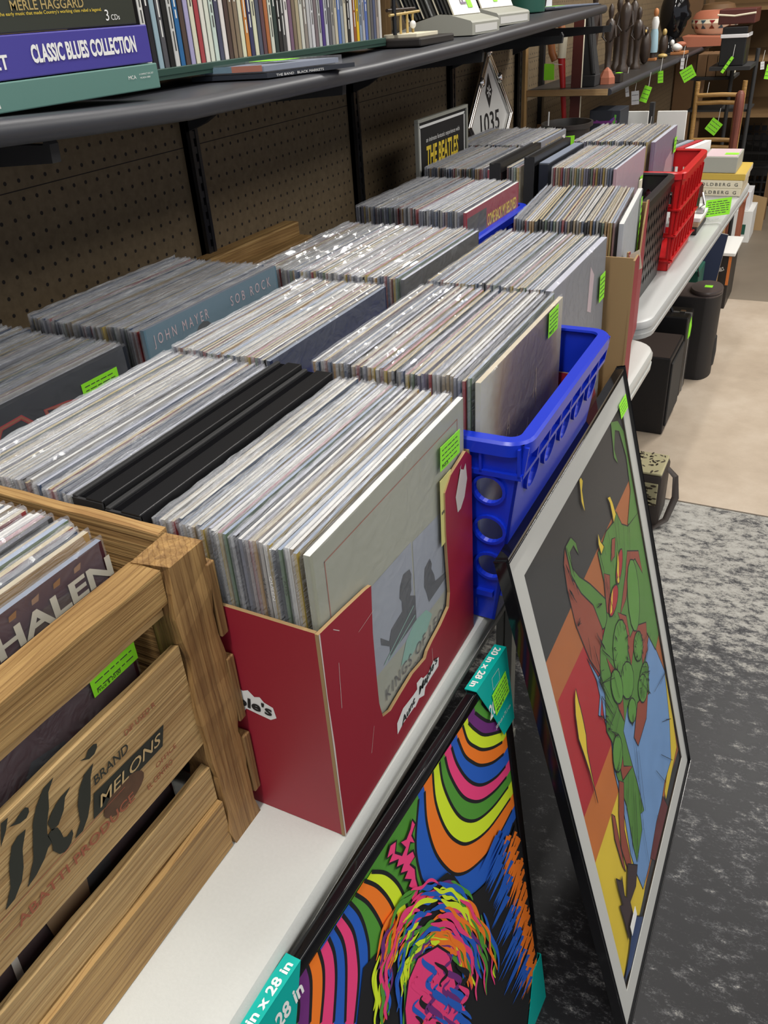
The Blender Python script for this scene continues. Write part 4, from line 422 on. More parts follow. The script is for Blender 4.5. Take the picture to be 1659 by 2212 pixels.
# end panel against the red carton, corner post, rails
rough('end_panel', (-.50, -.019, .05), (-.128, -.008, .326), 'crate_wood_x', 3, 0, .0008)
rough('corner_post', (-.126, -.052, .0), (-.092, -.011, .323), 'crate_wood_z', 5, 2, .0035)
rough('top_rail', (-.128, -.62, .290), (-.098, -.053, .322), 'crate_wood', 6, 1, .0012)
rough('upper_slat', (-.114, -.62, .277), (-.106, -.053, .295), 'crate_wood_pale', 7, 1, .0010)
sl = rough('printed_slat', (-.106, -.62, .137), (-.098, -.053, .247), 'crate_wood_pale', 8, 1, .0010, 'pine slat printed with black and red lettering')
rough('lower_slat', (-.106, -.62, .066), (-.098, -.053, .107), 'crate_wood_pale', 9, 1, .0012)
rough('bottom_rail', (-.136, -.62, .0005), (-.0925, -.053, .064), 'crate_wood', 10, 1, .0014)
plank('floor_board', (-.46, -.62, .020), (-.138, -.05, .028), 'crate_wood')
for i, (z0, z1) in enumerate(((.03, .105), (.125, .20), (.225, .30))): plank('side_slat_end', (-.118, -.0105, z0), (-.0905, -.0015, z1), 'crate_wood_z', .0012)
mb = MB(); O, U, V = (X1+.0006, 0, 0), (0, 1, 0), (0, 0, 1)
for q in IKI: mb.poly([(a/1000, c/1000) for a, c in q], O, U, V, .0002, 'ink_black')
for (y0, z0, h) in ((-.330, .185, .05), (-.300, .19, .04)): mb.poly([(y0, z0), (y0+.012, z0+.004), (y0+.02, z0+h), (y0+.008, z0+h*.8)], O, U, V, .0004, 'ink_black')
glyphs(mb, 'BRAND', W(-.1665, .2115), U, V, .0085, 'ink_black', .036, off=.0012, shear=.15, bold=.01)
glyphs(mb, 'MELONS', W(-.1690, .1905), U, V, .0105, 'wood_light_print', .070, off=.0018, shear=.3, bold=.005)
glyphs(mb, 'ABATTI PRODUCE', W(-.252, .166), U, V, .0090, 'faded_red', .115, off=.0010, bold=.01)
glyphs(mb, 'EL CENTRO', W(-.125, .160), U, V, .006, 'faded_red', .030, off=.0010); glyphs(mb, 'OFFICE', W(-.112, .171), U, V, .005, 'faded_red', .025, off=.0010)
glyphs(mb, 'DIP USED R', W(-.130, .225), U, V, .0055, 'faded_red', .034, off=.0010); glyphs(mb, 'PACKER  SHIPPER', W(-.36, .158), U, V, .006, 'faded_red', .08, off=.0010)
for z in (.1615, .1775): mb.poly([(-.262, z), (-.140, z), (-.140, z+.0006), (-.262, z+.0006)], O, U, V, .0005, 'faded_red')
part('lettering', mb, t)
mb = MB()
mb.poly([(-.142+.022*math.cos(a), .172+.012*math.sin(a)) for a in [i*PI/9 for i in range(18)]], (X1, 0, 0), U, V, .0009, pbr('knot', (.10, .05, .025), .8, vary=.4, vscale=120)); part('knot', mb, t, label='dark oval knot in the printed slat')
# crate end by the wall
t2 = thing('wooden_crate', 'wooden crate whose thick top rail shows against the pegboard behind the records', 'crate', (-.70, .97, 0)); t = t2
plank('top_rail', (-.752, .82, .245), (-.715, 1.135, .284), 'crate_wood', .003); plank('inner_rail', (-.713, .84, .19), (-.68, 1.13, .258), 'crate_wood', .003)
plank('end_board', (-.75, 1.10, .0), (-.62, 1.133, .185), 'crate_wood_x', .002); plank('end_board', (-.75, .83, .0), (-.62, .86, .185), 'crate_wood_x', .002); plank('side_board', (-.752, .862, .0), (-.735, 1.098, .243), 'crate_wood', .002)
# ------------------------------------------------------------------ red cartons
def carton(x0, x1, y0, y1, z, cut, label, hf, near_h, far_h, far_in='kraft'):
    t = thing('cardboard_carton', label, 'box', ((x0+x1)/2, (y0+y1)/2, z))
    e = .0035
    mb = MB(); mb.plate([[(a-y0, c-z) for a, c in cut]], (x1-e, y0, z), (0, 1, 0), (0, 0, 1), (e, 0, 0), 'maple_red', edge='kraft', back='kraft'); part('front_panel', mb, t)
    mb = MB(); mb.plate([[(0, 0), (x1-e-x0, 0), (x1-e-x0, near_h), (0, near_h+.006)]], (x0, y0+e, z), (1, 0, 0), (0, 0, 1), (0, -e, 0), 'maple_red', edge='kraft', back='kraft'); a = part('side_panel', mb, t)
    mb = MB(); mb.plate([[(0, 0), (x1-e-x0, 0), (x1-e-x0, far_h), (0, far_h)]], (x0, y1-e, z), (1, 0, 0), (0, 0, 1), (0, e, 0), 'maple_red', edge='kraft', back=far_in); part('side_panel', mb, t)
    mb = MB(); mb.box((x0, y0+e, z), (x0+e, y1-e, z+.25), 'maple_red'); part('back_panel', mb, t)
    mb = MB(); mb.box((x0+e, y0+e, z), (x1-e, y1-e, z+.003), 'kraft'); part('base', mb, t)
    return t
cut = [(0, 0), (.335, 0), (.330, .245), (.314, .2585), (.300, .256), (.272, .251), (.256, .238), (.256, .190), (.263, .104), (.2590, .0865), (.235, .078), (.212, .074), (.1985, .070), (.193, .064), (.160, .070), (.130, .068), (.107, .066), (.0905, .073), (.0855, .096), (.085, .129), (.085, .185), (.0893, .2357), (.080, .238), (.0387, .244), (0, .249)]
c1 = carton(-.42, 0, 0, .334, .0005, cut, 'dark red cardboard carton with a cut-out front at the table edge, full of records', 0, .249, .25)
mb = MB()
pbr('scuff', (.62, .55, .5), .8)
U, V = (0, 1, 0), (0, 0, 1)
mb.poly([(a/1000, c/1000) for a, c in LOGO], (0, 0, 0), U, V, .0004, 'white_paper')
d_ = Vector((0, .098, .013)).normalized(); uu = Vector((0, -d_.z, d_.y))
glyphs(mb, 'Aunt', (0, .127, .0245), d_, uu, .010, 'black_print', .035, off=.0009, shear=.25, bold=.02)
glyphs(mb, 'Maple\'s', (0, .171, .0300), d_, uu, .0105, 'black_print', .052, off=.0009, shear=.25, bold=.02)
mb.poly([(.283, .218), (.300, .250), (.296, .246), (.306, .240), (.312, .245), (.316, .224), (.308, .205), (.297, .196), (.288, .196)], (0, 0, 0), U, V, .0004, 'scuff')
for y, z, l, a in ((.06, .205, .03, .1), (.03, .23, .012, 2.4), (.062, .05, .03, 1.25), (.02, .15, .05, 1.5), (.21, .045, .02, 1.6)):
    mb.poly([(y, z), (y+l*math.cos(a), z+l*math.sin(a)), (y+l*math.cos(a)+.0005, z+l*math.sin(a)+.0005), (y+.0006, z+.0004)], (0, 0, 0), U, V, .0003, 'scuff')
mb.poly([(.0, 0), (.0022, 0), (.0018, .06), (.0025, .12), (.0012, .18), (.0020, .249), (0, .249)], (0, 0, 0), U, V, .0003, 'scuff')
part('maple_logo', mb, c1)
mb = MB(); Un = (1, 0, 0)
for k, (s, x, w_) in enumerate((("Maple's", -.150, .090),)):
    lo = [(-.130, .132), (-.128, .155), (-.112, .155), (-.100, .152), (-.096, .157), (-.090, .155), (-.084, .158), (-.078, .152), (-.072, .154), (-.068, .149), (-.059, .146), (-.057, .134), (-.064, .129), (-.078, .131), (-.090, .133), (-.097, .122), (-.104, .121), (-.107, .134)]
    mb.poly(lo, (0, 0, 0), Un, V, .0004, 'white_paper'); glyphs(mb, s, (-.124, 0, .1375), (1, 0, -.04), (.04, 0, 1), .0125, 'black_print', .063, off=.0009, bold=.03, shear=.1)
part('maple_logo', mb, c1)
cut3 = [(.69, .004), (1.100, .004), (1.096, .262), (1.085, .27), (1.058, .266), (1.054, .075), (.98, .07), (.86, .08), (.80, .15), (.775, .205), (.76, .212), (.69, .20)]
c3 = carton(-.24, .018, .69, 1.06, .0005, cut3, 'red cardboard carton behind the near blue crate with its brown far wall standing up', 0, .20, .270)
cut4 = [(1.068, .004), (1.430, .004), (1.430, .285), (1.40, .290), (1.36, .25), (1.30, .13), (1.16, .10), (1.13, .235), (1.10, .262), (1.068, .268)]
c4 = carton(-.225, .0, 1.068, 1.430, .0005, cut4, 'torn red cardboard carton holding the pale grey fronted records', 0, .24, .28)
mb = MB(); mb.plate([[(0, 0), (.018, .012), (.026, -.02), (.014, -.028), (.004, -.016)]], (.0005, 1.075, .262), (.9, -.3, 0), (0, 0, 1), (0, .0006, 0), 'cream_paper'); part('torn_flap', mb, c4, label='torn strip of bare kraft board')
c4.rotation_euler.z = .105; c4.location.x -= .021; c4.location.y += .020
# ------------------------------------------------------------------ plastic crates
def circ(cx, cy, r, n=22): return [(cx+r*math.cos(2*PI*i/n), cy+r*math.sin(2*PI*i/n)) for i in range(n)]
def crate(x0, x1, y0, y1, z0, z1, tin, mat, label, kind, ty=None):
    """open crate: wall plates lean in towards the base by tin; kind gives the openings"""
    t = thing('plastic_crate', label, 'crate', ((x0+x1)/2, (y0+y1)/2, z0)); h = z1-z0; e = .0035; tx = tin; ty = tin if ty is None else ty
    def wall(nm, A, Bp, inw):      # A->Bp along the rim, inw inward unit vector
        tin = tx if inw[0] else ty; other = ty if inw[0] else tx
        A, Bp, inw = Vector(A), Vector(Bp), Vector(inw); L = (Bp-A).length; Ud = (Bp-A).normalized(); Vd = (Vector((0, 0, 1))*h-inw*tin).normalized()
        O = Vector((A.x, A.y, z0))+inw*tin; H = h/Vd.z
        cut_ = other
        lp = [[(cut_, 0), (L-cut_, 0), (L, H), (0, H)]]; mb = MB()
        if kind == 'round':
            n = max(1, int((L-.05)/.057)); pitch = (L-.04)/n
            holes = [((L-.040-.062*i) if nm == 'end_wall' else .02+pitch*(i+.5), zz, .0170 if nm == 'end_wall' else .0185) for i in range(n) for zz in ((.088, .142, .198) if nm == 'end_wall' else (.204,))]
            lp += [circ(a, c, r) for a, c, r in holes]; mb.plate(lp, O, Ud, Vd, inw*e, mat)
            for a, c, r in holes:
                q = O+a*Ud+c*Vd; N = -inw
                vs = []; fs = []; k = 22
                for rr_, oo in ((r, .0), (r, .004), (r+.0035, .004), (r+.0035, 0)):
                    for i in range(k): an = 2*PI*i/k; vs.append(q+Ud*rr_*math.cos(an)+Vd*rr_*math.sin(an)+N*oo)
                for j in range(3):
                    for i in range(k): fs.append((j*k+i, j*k+(i+1) % k, (j+1)*k+(i+1) % k, (j+1)*k+i))
                mb.add(vs, fs, mat)
            mb.obox(O+Ud*L/2+Vd*.045-inw*.003, Ud*(L/2-other), Vd*.004, inw*.003, mat)
            mb.obox(O+Ud*L/2+Vd*(H-.040)-inw*.0028, Ud*(L/2-.001), Vd*.003, inw*.0028, mat)
            k = max(2, int(L/.045))
            for i in range(k+1): mb.obox(O+Ud*(.004+(L-.008)*i/k)+Vd*(H-.022)-inw*.0028, Ud*.0015, Vd*.018, inw*.0028, mat)
        elif kind == 'slots':
            n = max(3, int(L/.052)); pitch = (L-.03)/n
            for rz in ((.035, .088), (.10, .155), (.168, .205)):
                for i in range(n):
                    a = .015+pitch*i+.007; c = a+pitch-.014; lp.append([(a, rz[0]), (c, rz[0]), (c, rz[1]), (a, rz[1])])
            mb.plate(lp, O, Ud, Vd, inw*e, mat)
            for zz in (.028, .094, .161): mb.obox(O+Ud*L/2+Vd*zz-inw*.004, Ud*(L/2-.002), Vd*.0022, inw*.004, mat)
            for i in range(n+1): mb.obox(O+Ud*(.015+pitch*i)+Vd*.12-inw*.002, Ud*.002, Vd*.10, inw*.002, mat)
        else:
            n = max(4, int(L/.03)); pitch = (L-.024)/n
            for r_ in range(6):
                for i in range(n):
                    a = .012+pitch*i+.004; c = a+pitch-.008; zb = .03+r_*.032
                    lp.append([(a, zb+.012), ((a+c)/2, zb), (c, zb+.012), ((a+c)/2, zb+.025)])
            mb.plate(lp, O, Ud, Vd, inw*e, mat)
        part(nm, mb, t, smooth=False)
    wall('side_wall', (x1, y0, 0), (x1, y1, 0), (-1, 0, 0)); wall('side_wall', (x0, y1, 0), (x0, y0, 0), (1, 0, 0))
    wall('end_wall', (x0, y0, 0), (x1, y0, 0), (0, 1, 0)); wall('end_wall', (x1, y1, 0), (x0, y1, 0), (0, -1, 0))
    mb = MB(); mb.box((x0+tx, y0+ty, z0), (x1-tx, y1-ty, z0+.004), mat); part('base', mb, t)
    mb = MB(); ro = .022; rw = .011; vs = []; fs = []; ring = []
    for cx, cy, a0 in ((x1-ro, y1-ro, 0), (x0+ro, y1-ro, 90), (x0+ro, y0+ro, 180), (x1-ro, y0+ro, 270)):
        for k in range(6): a = R(a0+18*k); ring.append((cx, cy, math.cos(a), math.sin(a)))
    pf = [(-.006, 0), (-.005, .003), (rw-.003, .003), (rw, 0), (rw, -.014), (rw-.002, -.014), (rw-.0025, -.002), (-.004, -.002)]; k = len(ring)
    for o_, dz in pf: vs += [(cx+(ro+o_-.004)*c, cy+(ro+o_-.004)*s, z1+dz) for cx, cy, c, s in ring]
    for j in range(len(pf)):
        for i in range(k): fs.append((j*k+i, j*k+(i+1) % k, ((j+1) % len(pf))*k+(i+1) % k, ((j+1) % len(pf))*k+i)[::-1])
    mb.add(vs, fs, mat); part('rim', mb, t, smooth=True)
    return t
crate(-.262, .056, .340, .706, .0008, .262, .036, 'blue_plastic', 'royal blue plastic crate with round holes beside the near red carton', 'round', .016)
b2 = crate(-.60, -.315, 1.105, 1.475, .0008, .262, .010, 'blue_plastic', 'blue plastic crate in the middle distance, only its rim corner showing', 'round')
crate(-.297, -.062, 1.515, 1.872, .013, .262, .012, 'black_plastic', 'black latticed plastic crate between the torn carton and the red crate', 'lattice')
crate(-.36, -.040, 1.885, 2.250, .013, .262, .014, 'red_plastic', 'bright red plastic milk crate standing on the grey table', 'slots')
mb = MB(); x0, x1, y0, y1, z1 = -.752, -.625, 1.40, 1.56, .19
for a, b_ in (((x0, y0, .014), (x1, y0+.003, z1)), ((x0, y1-.003, .014), (x1, y1, z1)), ((x0, y0, .014), (x0+.003, y1, z1)), ((x1-.003, y0, .014), (x1, y1, z1)), ((x0, y0, .013), (x1, y1, .016)), ((x0-.004, y0-.006, z1-.004), (x1+.006, y0, z1)), ((x1, y0-.006, z1-.004), (x1+.006, y1, z1))): mb.box(a, b_, 'clear_tub')
solo('plastic_tub', mb, 'clear plastic tub against the pegboard behind the second row of records', 'tub')
# ------------------------------------------------------------------ record albums
rnd = random.Random(11)
CV = [(.42, .41, .38), (.04, .04, .045), (.34, .27, .17), (.10, .13, .19), (.45, .43, .40), (.30, .05, .05), (.06, .09, .16), (.42, .26, .10), (.14, .20, .13), (.20, .21, .25), (.03, .03, .03), (.45, .33, .08), (.15, .14, .20), (.25, .12, .10)]
for i, c in enumerate(CV): pbr('cover_%d' % i, c, .45, vary=.35, vscale=25, stretch=(1, 1, .3))
PE = []
for i, c in enumerate([(.60, .58, .53), (.52, .45, .32), (.20, .23, .30), (.70, .69, .67), (.40, .20, .22), (.45, .46, .54), (.30, .36, .48), (.10, .10, .12), (.50, .40, .20)]): pbr('edge_%d' % i, c, .7); PE.append('edge_%d' % i)
L0 = .312
def sleeve_mb(cov, edge, thick=.0032, L=L0, H=L0, extra=None):
    mb = MB(); t = thick/2
    vs = [(-t, 0, 0), (t, 0, 0), (t, L, 0), (-t, L, 0), (-t, 0, H), (t, 0, H), (t, L, H), (-t, L, H)]
    mb.add(vs, [(0, 3, 2, 1), (1, 2, 6, 5), (3, 0, 4, 7), (0, 1, 5, 4), (2, 3, 7, 6)], cov); mb.add(vs, [(4, 5, 6, 7)], edge); return mb
def bag_mb(seed, thick=.0046, L=L0, H=L0, film_='bag_film', ov=1.0):
    """clear outer bag: two sheets closing in a crumpled seam above the cover and along the near side"""
    r = random.Random(seed); n = 26; mb = MB(); t = thick/2; prof = []; vs = []; fs = []
    w1 = [r.uniform(-1, 1) for _ in range(n+1)]; w2 = [r.uniform(-1, 1) for _ in range(n+1)]; w3 = [r.uniform(0, 1) for _ in range(n+1)]
    ph = r.uniform(0, 6); y0 = -.003-r.uniform(0, .004)*ov; y1 = L+.003
    for i in range(n+1):
        k = i/n; y = y0+(y1-y0)*k; e = 1 if 0 < i < n else .25; q = .6*math.sin(k*9+ph)+.4*w1[i]
        top = H+.0022*ov+.0022*w3[i]*ov
        vs += [(t*e, y, .01), (t*e*1.0, y, H-.012+.001*w1[i]), (t*(e+.25*w2[i]*e), y, H+.0008), (t*.35*q, y+.001*w2[i], top), (-t*(e-.25*w2[i]*e), y, H+.0008), (-t*e, y, H-.012+.001*w2[i]), (-t*e, y, .01)]
    m_ = 7
    for i in range(n):
        for k in range(m_-1): fs.append((i*m_+k, (i+1)*m_+k, (i+1)*m_+k+1, i*m_+k+1))
    mb.add(vs, fs, film_); k0 = mb.m('bag_end')
    for q in (tuple(range(m_))[::-1], tuple(n*m_+k for k in range(m_))): mb.f.append(q); mb.mi.append(k0)
    return mb
SLV = [sleeve_mb('cover_%d' % i, PE[(i*5+j*2+(i//3)) % 9]) for i in range(14) for j in range(2)]
SL = [s.mesh('record_album', False) for s in SLV]
BGV = [bag_mb(50+i, film_='bag_clear' if i in (1, 3, 5) else 'bag_film') for i in range(7)]; BG = [b_.mesh('plastic_sleeve', True) for b_ in BGV]
def stack_spec(seed, y, xa, xb, n, z=.004, lean=0, topz=0, yaw=0):
    """positions from the front (xa, towards the aisle) to the back (xb)"""
    r = random.Random(seed); out = []; p = (xa-xb)/n; ln = lean; base = 0
    for i in range(n):
        if r.random() < .12: ln = lean+r.uniform(-.012, .012)
        if r.random() < .15: base = r.uniform(-.002, .005)
        dd = p*(i+.5); x = xa-dd*math.cos(yaw); yb = y-dd*math.sin(yaw)
        out.append((x, yb+base+r.uniform(-.002, .002), z+max(0, r.uniform(-.002, .0035)), ln, yaw+R(r.uniform(-.25, .25)), r.randrange(28), r.randrange(7), p/.0050))
    return out
def put(spec, label, group):
    for x, y, z, ln, rz, si, bi, sc in spec:
        o = bpy.data.objects.new('record_album', SL[si]); C.objects.link(o); o.location = (x-.157*ln, y, z+T); o.rotation_euler = (0, ln, rz); o.scale = (sc, 1, 1)
        o['label'] = label; o['category'] = 'record album'; o['group'] = group
        b_ = bpy.data.objects.new('plastic_sleeve', BG[bi]); C.objects.link(b_); b_.parent = o
ALL = []
put(stack_spec(1, -.368, -.160, -.44, 36, z=.030), 'clear-bagged record filed behind the live album in the wooden melon crate', 'records in the melon crate')
put(stack_spec(2, .0125, -.017, -.158, 30), 'clear-bagged record in the red carton, filed between its front cover and the black cases', 'records in the near red carton')
put(stack_spec(3, .0125, -.240, -.412, 34), 'clear-bagged record behind the two black cases, next to the melon crate end board', 'records behind the black cases')
put(stack_spec(4, .020, -.486, -.738, 42), 'clear-bagged record by the pegboard behind the dark cover with red line art', 'records behind the dark red-lined album')
put(stack_spec(5, .360, -.012, -.212, 38, z=.006), 'clear-bagged record in the near blue crate behind the signed brown cover', 'records in the near blue crate')
put(stack_spec(6, .352, -.276, -.418, 28, z=.0015), 'clear-bagged record filed between the blue crate and the steel blue lettered cover', 'records left of the near blue crate')
put(stack_spec(7, .352, -.472, -.672, 36, z=.016), 'clear-bagged record by the pegboard behind the steel blue lettered cover', 'records behind the steel blue album')
put(stack_spec(8, .697, -.036, -.216, 36), 'clear-bagged record in the red carton behind the tall grey fronted album', 'records behind the grey album')
# the rest of the records, further back
STUFF = []
STUFF += stack_spec(9, .692, -.260, -.52, 48); STUFF += stack_spec(10, 1.100, -.030, -.215, 36, z=.006, yaw=.105); STUFF += stack_spec(11, 1.125, -.338, -.425, 17, z=.006); STUFF += stack_spec(12, 1.135, -.432, -.572, 26, z=.006)
STUFF += stack_spec(13, 1.540, -.142, -.280, 26, z=.018); STUFF += stack_spec(14, 1.905, -.140, -.330, 34, z=.020); STUFF += stack_spec(15, 1.53, -.437, -.592, 28, z=.013); STUFF += stack_spec(16, 1.878, -.445, -.665, 40, z=.013); STUFF += stack_spec(17, 1.56, -.365, -.395, 5, z=.013)
mb = MB()
for x, y, z, ln, rz, si, bi, sc in STUFF:
    mtx = Matrix.Translation((x-.157*ln, y, z)) @ Matrix.Rotation(ln, 4, 'Y') @ Matrix.Rotation(rz, 4, 'Z') @ Matrix.Diagonal((sc, 1, 1, 1))
    for src in (SLV[si], BGV[bi]):
        o_ = len(mb.v); mb.v += [tuple(mtx @ Vector(v)) for v in src.v]; mp_ = [mb.m(q) for q in src.mats]
        mb.f += [tuple(o_+i for i in q) for q in src.f]; mb.mi += [mp_[i] for i in src.mi]
o = bpy.data.objects.new('record_albums', mb.mesh('record_albums', True)); C.objects.link(o); o.location = (0, 0, T); o['kind'] = 'stuff'; o['label'] = 'further clear-bagged records packed upright in the back rows of crates and cartons'; o['category'] = 'record albums'
# ------------------------------------------------------------------ front albums with visible covers
U, V = (0, 1, 0), (0, 0, 1)
def album(x, y, z, label, cover, lean=0, art=None, edge='edge_0', thick=.004, L=L0, H=L0, top=0, film_='bag_front', bagged=True, rz=0):
    t = bpy.data.objects.new('record_album', None); C.objects.link(t); t.empty_display_size = .05
    t.location = (x, y, z+T); t.rotation_euler = (0, lean, rz); t['label'] = label; t['category'] = 'record album'
    WM[t.name] = Matrix.Translation((x, y, z)) @ Matrix.Rotation(rz, 4, 'Z') @ Matrix.Rotation(lean, 4, 'Y')
    mb = sleeve_mb(cover, edge, thick, L, H); part('cover', mb, t, local=True)
    if art:
        mb = MB(); art(mb, (thick/2, 0, 0)); part('cover_art', mb, t, local=True)
    if bagged:
        mb = bag_mb(int(abs(y)*1000+abs(x)*77)+3, thick+.003, L, H, film_); part('plastic_sleeve', mb, t, smooth=True, local=True)
    return t
def stick(t, O, w, h, mat='tag_green', lines=5, price=None, rot=0, name='price_sticker', lab=None):
    mb = MB(); u = Vector((0, math.cos(rot), math.sin(rot))); v = Vector((0, -math.sin(rot), math.cos(rot))); tagmesh(mb, O, u, v, w, h, mat, lines, price=price); return part(name, mb, t, local=True, label=lab)
# Kings of Leon
def art(mb, O):
    fr = [(.018, .020, .295, .0212), (.018, .294, .295, .2952), (.018, .020, .0192, .295), (.2938, .020, .295, .295)]
    for a, c, e_, f_ in fr: mb.poly([(a, c), (e_, c), (e_, f_), (a, f_)], O, U, V, .0003, 'faded_red')
    y0 = .008-.0; sh = -.008
    P = lambda a, c: (a, c)
    mb.poly([P(.070, .117), P(.173, .105), P(.173, .217), P(.070, .222)], O, U, V, .0003, 'photo_grey'); mb.poly([P(.176, .105), P(.285, .100), P(.285, .205), P(.176, .215)], O, U, V, .0003, 'photo_grey')
    for q in KOLS:
        mb.poly([(min(.284, a/1000-.005), c/1000) for a, c in q], O, U, V, .0008, 'photo_dark')
    for i in range(5): mb.ribbon([(.245+i*.006, .13), (.256+i*.006, .20+.003*(i % 2))], .0010, O, U, V, .0010, 'photo_dark')
    mb.poly([(.135, .086), (.16, .08), (.20, .083), (.215, .095), (.20, .112), (.17, .118), (.15, .108)], O, U, V, .0005, 'mint_print')
    for a, c, e_, f_ in ((.10, .118, .17, .140), (.11, .116, .172, .126)): mb.ribbon([(a, c), (e_, f_)], .0016, O, U, V, .0011, 'mint_print')
    glyphs(mb, 'KINGS OF LEON', (O[0], .098, .071), U, V, .0155, 'ink_grey', .160, off=.0013, shear=.05, sp=1.25)
    glyphs(mb, 'WHEN YOU SEE YOURSELF', (O[0], .120, .0600), U, V, .0062, 'ink_grey', .125, off=.0013, bold=.02)
t = album(-.0095, .0115, .004, 'olive grey album cover lettered KINGS OF LEON at the front of the near red carton', 'cover_olive', art=art, edge='edge_3', thick=.006)
stick(t, (.0072, .238, .262), .051, .027, price='Price $', lines=4, rot=-.05); stick(t, (.0072, .236, .172), .028, .080, 'postit', 1, name='sticky_note', lab='pale yellow sticky note')
# Van Halen
def art(mb, O):
    r = random.Random(5)
    for i in range(26):
        a = r.uniform(0, .29); c = r.uniform(.02, .28); w_ = r.uniform(.01, .04)
        mb.poly([(a+w_*math.cos(k)*r.uniform(.6, 1), c+w_*.8*math.sin(k)*r.uniform(.6, 1)) for k in [j*.7 for j in range(9)]], O, U, V, .0003+i*.00003, r.choice(['cover_brown', 'cover_maroon', 'cover_tan', 'cover_maroon', 'cover_brown', 'cover_dark']))
    for i in range(14): mb.poly([(.02+i*.02, .303), (.026+i*.02, .303), (.028+i*.02, .308), (.021+i*.02, .307)], O, U, V, .0014, 'cover_tan')
    glyphs(mb, 'VAN HALEN', (O[0], .118, .2815), U, V, .0175, 'bone_print', .196, off=.0018, bold=.03)
t = album(-.146, -.372, .030, 'brown and maroon live album lettered HALEN at the front of the melon crate', 'cover_maroon', art=art, edge='edge_2', thick=.005)
mb = MB(); r = random.Random(8)
o_ = (.0048, 0, 0)
part('price_sticker', tagmesh(MB(), (.0055, .262, .1965), U, V, .050, .024, lines=3, price='Price $ 20.00'), t, local=True)
mb = MB(); mb.poly([(.03, .02), (.07, .025), (.075, .06), (.05, .085), (.03, .06)], o_, U, V, .0004, 'bone_print'); mb.poly([(.12, .0), (.127, .0), (.13, .05), (.124, .05)], o_, U, V, .0004, 'white_print')
mb.poly([(.16, .03), (.20, .03), (.205, .07), (.18, .09), (.158, .06)], o_, U, V, .0004, 'tan_print'); mb.poly([(.222, .055), (.30, .06), (.30, .10), (.235, .10)], o_, U, V, .0004, 'tan_print'); mb.poly([(.02, .16), (.05, .15), (.045, .19), (.025, .2)], o_, U, V, .0004, 'tan_print')
part('cover_photo', mb, t, local=True)
# dark album with red line art by the pegboard
def art(mb, O):
    for pts in ([(.03, .21), (.08, .262), (.104, .291), (.133, .292), (.152, .272), (.17, .24)], [(.06, .22), (.09, .25), (.112, .276), (.14, .268)], [(.175, .24), (.167, .286), (.20, .281), (.25, .268)], [(.08, .22), (.11, .258), (.13, .25)]):
        mb.ribbon(pts, .006, O, U, V, .0005, 'line_red'); mb.ribbon(pts, .003, O, U, V, .0008, 'faded_red')
t = album(-.474, .012, .008, 'charcoal album with red line art on its cover, against the pegboard side', 'cover_dark', art=art, edge='cover_dark', thick=.009)
stick(t, (.006, .225, .268), .062, .026, lines=4)
# steel blue album
def art(mb, O):
    glyphs(mb, 'JOHN MAYER', (O[0], .014, .2865), U, V, .0150, 'label_pink', .118, off=.0006, sp=1.6); glyphs(mb, 'SOB ROCK', (O[0], .186, .2865), U, V, .0150, 'label_pink', .105, off=.0006, sp=1.6)
    mb.poly([(.118+.026*math.cos(a), .252+.034*math.sin(a)) for a in [i*PI/8 for i in range(16)]], O, U, V, .0005, 'photo_dark'); mb.poly([(.05, .02), (.20, .02), (.17, .17), (.13, .2), (.10, .19), (.07, .15)], O, U, V, .0004, 'navy')
t = album(-.462, .350, .020, 'steel blue album lettered JOHN MAYER SOB ROCK', 'cover_blue', art=art, edge='edge_2', thick=.006)
# signed brown album in the blue crate
pbr('vignette', (.13, .075, .06), .45, vary=.5, vscale=12)
mt, nt, b = nodes_mat('aged_cover'); tc = nt.nodes.new('ShaderNodeTexCoord'); mp = nt.nodes.new('ShaderNodeMapping'); mp.inputs['Location'].default_value = (0, -.175, -.160); nt.links.new(tc.outputs['Object'], mp.inputs[0])
mp.inputs['Scale'].default_value = (1, 1, .72)
ln_ = nt.nodes.new('ShaderNodeVectorMath'); ln_.operation = 'LENGTH'; nt.links.new(mp.outputs[0], ln_.inputs[0]); nz = nt.nodes.new('ShaderNodeTexNoise'); nz.inputs['Scale'].default_value = 16; nz.inputs['Detail'].default_value = 5; nt.links.new(tc.outputs['Object'], nz.inputs['Vector'])
v_ = math_n(nt, 'ADD', ln_.outputs['Value'], math_n(nt, 'MULTIPLY', math_n(nt, 'SUBTRACT', nz.outputs[0], .5), .06))
nt.links.new(ramp(nt, v_, [(.02, (.06, .03, .04)), (.095, (.13, .075, .07)), (.125, (.28, .19, .10)), (.150, (.46, .44, .34)), (.2, (.52, .53, .46))]), b.inputs['Base Color'])
def art(mb, O):
    for pts in ([(.085, .205), (.095, .235), (.098, .205)], [(.088, .215), (.10, .217)], [(.19, .215), (.20, .255), (.203, .205), (.20, .225)], [(.10, .185), (.12, .176), (.13, .19), (.135, .18)], [(.145, .18), (.155, .173), (.17, .185), (.172, .195)]):
        mb.ribbon(pts, .0022, O, U, V, .0006, 'tan_print')
t = album(-.004, .360, .006, 'aged brown and cream album cover with signature scrawl in the near blue crate', 'aged_cover', art=art, edge='edge_1', thick=.006)
stick(t, (.0068, .235, .280), .042, .034, price='Price $', lines=5)
